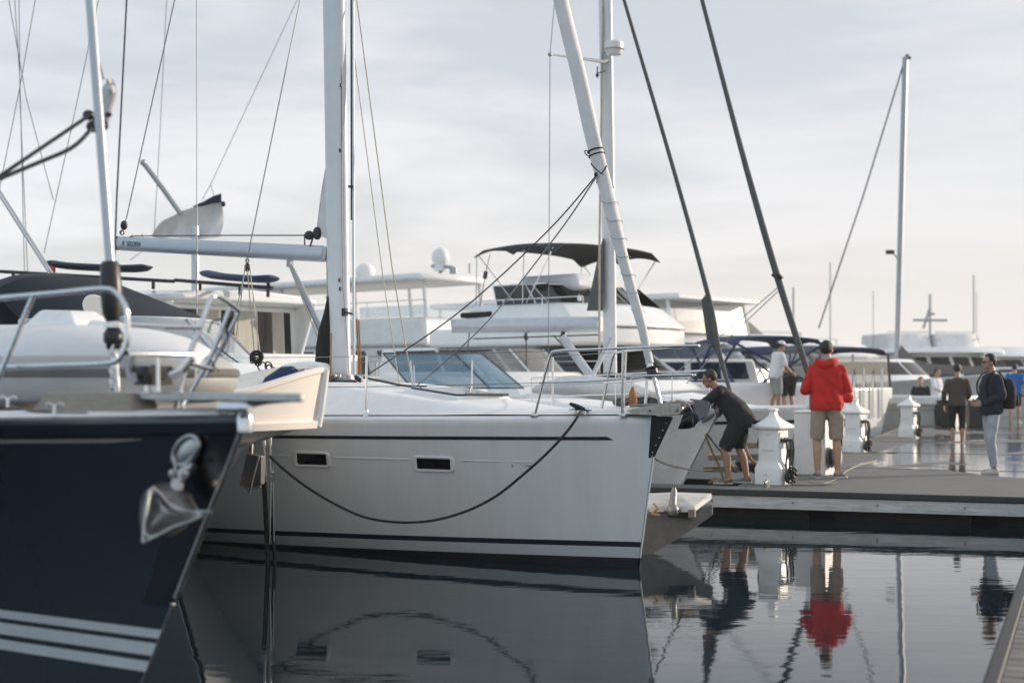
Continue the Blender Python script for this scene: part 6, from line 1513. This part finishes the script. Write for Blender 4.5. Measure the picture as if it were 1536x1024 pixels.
def person(label, foot, ang, h, pose, top, bottom, skin='skin', hair='hairblk', shoes='shoe', voxel=.010, sleeve='long', hem=.5, fat=1.0, top_hem=.84, hood=False, cap=False, collar=None, hands=True, long_hair=False, socks=None, group=None, sit=False):
    J = dict(DEF); J.update(pose); sc_ = h / 1.75
    o = thing('person', label, 'person', foot, ang, group)
    ca, sa = math.cos(ang), math.sin(ang); ft_ = Vector(foot)
    def W(v): v = Vector(v) * sc_; return ft_ + Vector((v.x * ca - v.y * sa, v.x * sa + v.y * ca, v.z))
    def Wd(v): v = Vector(v); return Vector((v.x * ca - v.y * sa, v.x * sa + v.y * ca, v.z))
    X = Wd((1, 0, 0)); S = sc_
    G = {k: (Wd(v) if k in ('look', 'toe_r', 'toe_l', 'hd_r', 'hd_l') else W(v)) for k, v in J.items()}
    # ---- body: one surface
    q = MB(); f = fat
    shc = (G['sh_r'] + G['sh_l']) / 2
    torso(q, [(G['pelvis'] + (G['pelvis'] - G['waist']) * .45, .12 * S, .09 * S), (G['pelvis'], .165 * S * f, .115 * S * f), (G['waist'], .15 * S * f, .105 * S * f), (G['chest'], .17 * S, .115 * S), (shc - (shc - G['chest']) * .2, .14 * S, .08 * S), (shc.lerp(G['neck'], .45), .06 * S, .06 * S)], X)
    hd = G['head']; lk = G['look'].normalized(); hx = lk.cross(Vector((0, 0, 1))).normalized(); hz = hx.cross(lk).normalized()
    limb(q, [G['neck'] - (hd - G['neck']) * .4, G['neck'], hd.lerp(G['neck'], .35)], [.06 * S, .054 * S, .052 * S])
    def HB(c, r):  # ellipsoid in head axes
        b0 = len(q.v); q.ball((0, 0, 0), 1, 16, 12); cc = hd + (hx * c[0] + lk * c[1] + hz * c[2]) * S
        for i in range(b0, len(q.v)): v = q.v[i]; q.v[i] = cc + (hx * v.x * r[0] + lk * v.y * r[1] + hz * v.z * r[2]) * S
    HB((0, -.01, .02), (.074, .094, .092)); HB((0, .025, -.04), (.058, .066, .066)); HB((0, .062, -.078), (.03, .028, .025)); HB((0, .092, -.018), (.014, .022, .022)); HB((0, .085, .02), (.05, .012, .012))
    HB((.077, -.008, -.008), (.01, .022, .03)); HB((-.077, -.008, -.008), (.01, .022, .03)); HB((0, .083, -.053), (.024, .01, .007))
    for s_ in ('r', 'l'):
        limb(q, [G['hip_' + s_], G['hip_' + s_].lerp(G['kn_' + s_], .5), G['kn_' + s_], G['kn_' + s_].lerp(G['an_' + s_], .35) - Wd((0, .018, 0)), G['an_' + s_]], [.085 * S * f, .073 * S * f, .054 * S, .056 * S, .036 * S])
        t_ = G['toe_' + s_].normalized(); a_ = G['an_' + s_]; gz = Vector((a_.x, a_.y, 0)); gz.z = a_.z - .055 * S
        limb(q, [a_ - Vector((0, 0, .02 * S)) - t_ * .03 * S, gz + t_ * .08 * S, gz + t_ * .15 * S], [.036 * S, .034 * S, .026 * S])
        limb(q, [G['sh_' + s_].lerp(G['el_' + s_], .16).lerp(shc, .06), G['sh_' + s_].lerp(G['el_' + s_], .5), G['el_' + s_], G['el_' + s_].lerp(G['wr_' + s_], .4), G['wr_' + s_]], [.046 * S, .044 * S, .038 * S, .037 * S, .026 * S])
    ex = MB()
    if hands:
        for s_ in ('r', 'l'):
            inn = X * (-1 if s_ == 'r' else 1); hand(ex, G['wr_' + s_], G['hd_' + s_], -inn + lk * .2, lk + inn * .3 + Vector((0, 0, .3)), .45, S)
    ex.m = [0] * len(ex.f); b0 = len(ex.f)
    for sx in (-1, 1): ex.ball(hd + (hx * .03 * sx + lk * .083 + hz * .002) * S, .009 * S, 8, 6); 
    ex.m = [0] * b0 + [1] * (len(ex.f) - b0)
    baked('body', q, [M[skin], M['hairblk']], o, voxel, 4, ex)
    # ---- hair or cap
    q = MB(); b0 = 0
    q.ball((0, 0, 0), 1, 20, 14)
    for i in range(len(q.v)):
        v = q.v[i]; jit = 1 + .03 * math.sin(9 * v.x + 5 * v.z) * math.cos(11 * v.y + 3)
        y = v.y * (.106 if v.y < 0 else .092) - .016; z = v.z * (.098 if v.z > 0 else .085 + .03 * clamp(-v.y) * (2.2 if long_hair else 1)) + .034; 
        if v.y > .15 and v.z < .45: y = min(y, .02); 
        if v.z < 0 and v.y > -.1: z = max(z, .02 - .05 * clamp(.6 - v.y))
        q.v[i] = hd + (hx * v.x * .0845 * jit + lk * y * jit + hz * z * jit) * S
    hr = obj('hair', q, M[hair], o, 60)
    if cap:
        q = MB(); q.ball((0, 0, 0), 1, 18, 12)
        for i in range(len(q.v)): v = q.v[i]; q.v[i] = hd + (hx * v.x * .09 + lk * (v.y * .11 - .008) + hz * (max(v.z, -.05) * .088 + .045)) * S
        q.hexa([hd + (hx * x * .07 + lk * y + hz * .04) * S for x, y in ((-1, .05), (1, .05), (.7, .19), (-.7, .19))], [hd + (hx * x * .07 + lk * y + hz * (.055 if y < .1 else .046)) * S for x, y in ((-1, .05), (1, .05), (.7, .19), (-.7, .19))])
        obj('cap', q, M['whitecloth'], o, 40)
    # ---- top
    q = MB(); hemp = G['pelvis'].lerp(G['pelvis'] + (G['pelvis'] - G['waist']) * .8, clamp((.95 - top_hem) / .1)) if not sit else G['pelvis']
    lo = 1.0 if sleeve != 'bulky' else 1.07
    torso(q, [(hemp, .178 * S * f * lo, .135 * S * f * lo), (G['pelvis'], .188 * S * f * lo, .142 * S * f * lo), (G['waist'], .180 * S * f * lo, .135 * S * f * lo), (G['chest'], .196 * S * lo, .138 * S * lo), (shc - (shc - G['chest']) * .18, .19 * S * lo, .112 * S * lo), (shc.lerp(G['neck'], .2), .15 * S * lo, .095 * S * lo), (shc.lerp(G['neck'], .5), .10 * S, .085 * S), (shc.lerp(G['neck'], .75), .072 * S, .07 * S)], X)
    for s_ in ('r', 'l'):
        a_, e2, w2 = G['sh_' + s_], G['el_' + s_], G['wr_' + s_]
        if sleeve == 'short': limb(q, [a_, a_.lerp(e2, .4), a_.lerp(e2, .8)], [.072 * S, .068 * S, .066 * S])
        else:
            a_ = a_.lerp(e2, .10).lerp(shc, .06); limb(q, [a_, a_.lerp(e2, .5), e2, e2.lerp(w2, .5), e2.lerp(w2, .93)], [.066 * S * lo, .064 * S * lo, .058 * S * lo, .054 * S * lo, .042 * S * lo])
    if hood:
        b_ = G['neck'] - lk * .07 * S
        limb(q, [b_ + X * .11 * S + lk * .09 * S, b_ + X * .09 * S - Vector((0, 0, .02)), b_ - Vector((0, 0, .06 * S)) - lk * .03 * S, b_ - X * .09 * S - Vector((0, 0, .02)), b_ - X * .11 * S + lk * .09 * S], [.04 * S, .05 * S, .06 * S, .05 * S, .04 * S])
    baked('jacket' if sleeve == 'bulky' else 'shirt', q, M[top], o, voxel, 5, None, .013 if sleeve == 'bulky' else .008)
    if collar:
        q = MB(); limb(q, [G['neck'] - (hd - G['neck']) * .3, G['neck'] + (hd - G['neck']) * .12], [.068 * S, .064 * S]); obj('collar', q, M[collar], o, 60)
    # ---- bottoms
    q = MB(); up_ = G['waist'].lerp(G['pelvis'], .4)
    torso(q, [(up_, .162 * S * f, .12 * S * f), (G['pelvis'], .178 * S * f, .13 * S * f), ((G['hip_r'] + G['hip_l']) / 2 - (Vector((0, 0, .05 * S)) if not sit else Vector((0, 0, 0))), .172 * S * f, .125 * S * f)], X)
    for s_ in ('r', 'l'):
        a_, k_2, n_2 = G['hip_' + s_], G['kn_' + s_], G['an_' + s_]
        if hem > .45: e_ = a_.lerp(k_2, clamp((.92 - hem) / .43)); limb_pts = [a_, a_.lerp(e_, .5), e_]; rr_ = [.098 * S * f, .093 * S * f, .086 * S]
        else: e_ = k_2.lerp(n_2, clamp((.49 - hem) / .41)); limb_pts = [a_, a_.lerp(k_2, .5), k_2, k_2.lerp(e_, .5), e_]; rr_ = [.095 * S * f, .085 * S * f, .068 * S, .066 * S if hem < .2 else .07 * S, .056 * S if hem < .2 else .07 * S]
        sp_ = spline(limb_pts, 4); m = len(sp_); rads = []
        for i in range(m): t = i / 4; j = min(int(t), len(rr_) - 2); rads.append(lerp(rr_[j], rr_[j + 1], t - j))
        q.tube(sp_, rads, 14); q.ball(sp_[0], rads[0], 10, 8)
    baked('trousers' if hem < .2 else 'shorts', q, M[bottom], o, voxel, 3, None, .008)
    # ---- shoes
    for s_ in ('r', 'l'):
        a_ = G['an_' + s_]; t_ = G['toe_' + s_].normalized(); sd = t_.cross(Vector((0, 0, 1))); g_ = Vector((a_.x, a_.y, a_.z - .085 * S)); q = MB()
        for (b0, b1, z0, z1, w0, w1, d0, d1) in (): pass
        R = []
        for yy, hw, zt in ((-.065, .022, .05), (-.055, .034, .085), (-.02, .038, .095), (.03, .04, .085), (.08, .046, .065), (.13, .046, .05), (.175, .036, .04), (.195, .016, .028)):
            c = g_ + t_ * yy * S; R.append([c - sd * hw * S + Vector((0, 0, .004)), c + sd * hw * S + Vector((0, 0, .004)), c + sd * hw * S * 1.02 + Vector((0, 0, zt * .55 * S)), c + sd * hw * S * .7 + Vector((0, 0, zt * S)), c - sd * hw * S * .7 + Vector((0, 0, zt * S)), c - sd * hw * S * 1.02 + Vector((0, 0, zt * .55 * S))])
        q.loft(R); sh = obj('shoe', q, M[shoes], o, 60, 0, sub=1)
        q = MB(); R2 = [[c[0] * 1.0 - sd * .004, c[1] + sd * .004, c[1] + sd * .004 + Vector((0, 0, .022 * S)), c[0] - sd * .004 + Vector((0, 0, .022 * S))] for c in R]; q.loft(R2); obj('sole', q, M['sole'], sh, 40)
    return o, G, W, Wd

def foot_at(px, py, extra=0): a, b_ = ab(px, py); return dk(a, b_)
# man in red
p = foot_at(1240, 717)
person('man in a bright red jacket and khaki shorts standing with back turned on the dock', p, math.radians(-8), 1.80,
    dict(el_r=(.265, .03, 1.12), el_l=(-.275, .0, 1.12), wr_r=(.17, .22, 1.10), wr_l=(-.12, .24, 1.14), hd_r=(-.6, .8, .2), hd_l=(.7, .7, .1), an_r=(.135, -.02, .085), an_l=(-.115, -.02, .085), kn_r=(.125, .02, .49), kn_l=(-.12, .03, .49), toe_r=(.75, 1, 0), toe_l=(-.2, 1, 0), head=(.0, .035, 1.625), look=(.3, 1, -.15), sh_r=(.178, -.01, 1.405), sh_l=(-.178, -.01, 1.405)),
    'redcloth', 'khaki', shoes='shoe', sleeve='bulky', hem=.50, top_hem=.86, hood=True, collar='greycloth', voxel=.009, fat=1.05)
q = MB(); c = P(1272, 596, 18.2); R = []
for dz, r_ in ((-.07, .03), (-.05, .05), (0, .06), (.04, .055), (.06, .02)): R.append([c + Vector((math.cos(2 * math.pi * k / 14) * r_ * (1 + .15 * math.sin(3 * k)), math.sin(2 * math.pi * k / 14) * r_ * .8, dz)) for k in range(14)])
q.loft(R); tag(obj('red_glove', q, M['redcloth'], None, 60, loc=c), 'red cloth held in front of the man in the red jacket', 'cloth')
# man in black leaning to the anchor
p = foot_at(1101, 725)
person('man in black shirt and shorts bending forward over the white bow anchor', p, math.radians(76), 1.62,
    dict(pelvis=(0, -.10, .86), waist=(0, -.02, .99), chest=(0, .13, 1.14), neck=(0, .25, 1.30), head=(0, .33, 1.40), look=(.05, 1, -.45), sh_r=(.185, .19, 1.235), sh_l=(-.185, .19, 1.235), el_r=(.22, .38, 1.02), el_l=(-.2, .44, 1.03), wr_r=(.1, .62, 1.05), wr_l=(-.1, .66, 1.08), hd_r=(-.2, 1, .1), hd_l=(.2, 1, .1),
         hip_r=(.1, -.08, .84), hip_l=(-.1, -.08, .84), kn_r=(.11, -.06, .47), kn_l=(-.13, .12, .47), an_r=(.10, -.16, .085), an_l=(-.13, .07, .085), toe_r=(.1, 1, 0), toe_l=(-.1, 1, 0)),
    'blackcloth', 'blackcloth', skin='skinb', hair='hairbrn', shoes='shoe', sleeve='short', hem=.46, top_hem=.86, voxel=.009, fat=1.25)
# man in pale jeans with backpack
p = foot_at(1487, 710)
o, G, W, Wd = person('man in dark jacket and pale jeans with a black backpack, seen in profile facing left', p, math.radians(96), 1.64,
    dict(el_r=(.25, -.06, 1.14), el_l=(-.25, -.05, 1.14), wr_r=(.16, .17, 1.03), wr_l=(-.14, .2, 1.02), hd_r=(-.5, 1, 0), hd_l=(.5, 1, 0), an_r=(.09, -.09, .085), an_l=(-.09, .0, .085), kn_r=(.1, -.02, .49), kn_l=(-.1, .05, .49), look=(0, 1, -.05), head=(0, .04, 1.63)),
    'canvasnavy', 'jean', shoes='shoew', sleeve='bulky', hem=.1, top_hem=.86, voxel=.009)
q = MB()
for sx in (-1, 1): q.box(G['head'] + Wd((.031 * sx, .09, .005)), (.045, .012, .03), Wd((1, 0, 0)))
q.tube([G['head'] + Wd((-.078, -.01, .012)), G['head'] + Wd((-.07, .085, .012)), G['head'] + Wd((.07, .085, .012)), G['head'] + Wd((.078, -.01, .012))], .004, 6); obj('sunglasses', q, M['blackpl'], o, 30, .004)
q = MB(); c = W((0, -.24, 1.17))
torso(q, [(c + Vector((0, 0, z)), w_ * .94, d_) for z, w_, d_ in ((-.21, .10, .06), (-.19, .15, .10), (-.05, .16, .115), (.1, .15, .10), (.19, .11, .07), (.215, .05, .03))], Wd((1, 0, 0)))
bp_o = thing('backpack', 'black rounded backpack worn by the man in pale jeans', 'backpack', c)
obj('body', q, M['blackcloth'], bp_o, 60)
q = MB(); torso(q, [(c + Wd((0, -.10, z)), w_, d_) for z, w_, d_ in ((-.17, .06, .02), (-.15, .11, .05), (-.02, .11, .045), (.0, .07, .02))], Wd((1, 0, 0))); obj('pocket', q, M['charcoal'], bp_o, 60)
q = MB()
for sx in (-1, 1): q.tube(spline([c + Wd((.10 * sx, .07, .17)), W((.125 * sx, -.03, 1.50)), W((.13 * sx, .11, 1.42)), W((.135 * sx, .16, 1.25)), W((.15 * sx, .06, 1.06)), c + Wd((.12 * sx, .05, -.17))], 5), .022, 8, flat=.4)
obj('strap', q, M['blackcloth'], bp_o)
# woman/man in brown sweater walking away
p = foot_at(1436, 670)
person('person in grey brown sweater and long dark shorts walking away along the wet walkway', p, math.radians(-15), 1.58,
    dict(an_r=(.10, .05, .085), an_l=(-.09, -.05, .085), kn_r=(.1, .06, .49), el_l=(-.27, -.04, 1.12), wr_l=(-.27, .06, .88), el_r=(.25, .02, 1.12), wr_r=(.19, .16, 1.0), look=(.2, 1, -.2)),
    'browncloth', 'blackcloth', hair='hairbrn', sleeve='long', hem=.34, top_hem=.82, voxel=.012, fat=1.02)
# man in blue t-shirt
p = foot_at(1522, 634)
person('man in bright blue t-shirt and black shorts walking away at far right', p, math.radians(-20), 1.74,
    dict(an_r=(.11, .06, .085), an_l=(-.12, -.06, .085)), 'bluecloth', 'blackcloth', hair='hairblk', sleeve='short', hem=.5, voxel=.014, fat=1.05)
# man in white on the bimini cruiser's platform, and companion behind him
pz = P(1164, 626, 30.4); pz.z = .825
person('man in white shirt, white cap and grey shorts standing on the bimini cruiser', pz, math.radians(-75), 1.64,
    dict(pelvis=(0, -.02, .95), chest=(0, .05, 1.26), neck=(0, .08, 1.47), head=(0, .13, 1.6), look=(0, 1, -.25), sh_r=(.185, .05, 1.4), sh_l=(-.185, .05, 1.4), el_r=(.22, .14, 1.13), el_l=(-.2, .16, 1.13), wr_r=(.12, .34, .98), wr_l=(-.1, .36, .97), hd_r=(0, 1, -.5), hd_l=(0, 1, -.5), an_r=(.08, .06, .085), an_l=(-.08, -.08, .085)),
    'whitecloth', 'greycloth', skin='skinb', sleeve='short', hem=.5, top_hem=.84, cap=True, voxel=.014, fat=1.08)
pz = P(1182, 622, 30.7); pz.z = .825
person('person in black shorts bending forward beside the man in the white cap', pz, math.radians(20), 1.55,
    dict(pelvis=(0, -.1, .93), waist=(0, .02, 1.0), chest=(0, .2, 1.04), neck=(0, .42, 1.06), head=(0, .54, 1.04), look=(0, .7, -.7), sh_r=(.18, .36, 1.03), sh_l=(-.18, .36, 1.03), el_r=(.2, .46, .8), el_l=(-.2, .46, .8), wr_r=(.15, .55, .6), wr_l=(-.15, .55, .6), hip_r=(.095, -.08, .9), hip_l=(-.095, -.08, .9)),
    'charcoal', 'blackcloth', sleeve='short', hem=.5, voxel=.014)
# people in the runabout
SIT = dict(pelvis=(0, 0, .52), waist=(0, .0, .64), chest=(0, .02, .84), neck=(0, 0, 1.05), head=(0, .03, 1.19), sh_r=(.185, 0, .98), sh_l=(-.185, 0, .98), el_r=(.24, .05, .72), el_l=(-.24, .05, .72), wr_r=(.16, .26, .66), wr_l=(-.16, .26, .66), hd_r=(0, 1, 0), hd_l=(0, 1, 0), hip_r=(.095, .02, .5), hip_l=(-.095, .02, .5), kn_r=(.11, .42, .5), kn_l=(-.11, .42, .5), an_r=(.11, .42, .085), an_l=(-.11, .42, .085))
c = P(1381, 600, 40.4); sf = Vector((c.x, c.y, .40))
person('person in dark top sitting in the low white runabout', sf, math.radians(160), 1.7, SIT, 'blackcloth', 'charcoal', hair='hairbrn', sleeve='short', hem=.5, voxel=.014, sit=True)
c = P(1405, 600, 40.1)
person('person in white shirt standing in the runabout left of the brown sweater', Vector((c.x, c.y, .25)), math.radians(-140), 1.66, dict(el_r=(.25, .1, 1.15), wr_r=(.15, .3, 1.05)), 'whitecloth', 'greycloth', hair='hairbrn', sleeve='short', hem=.5, voxel=.014)
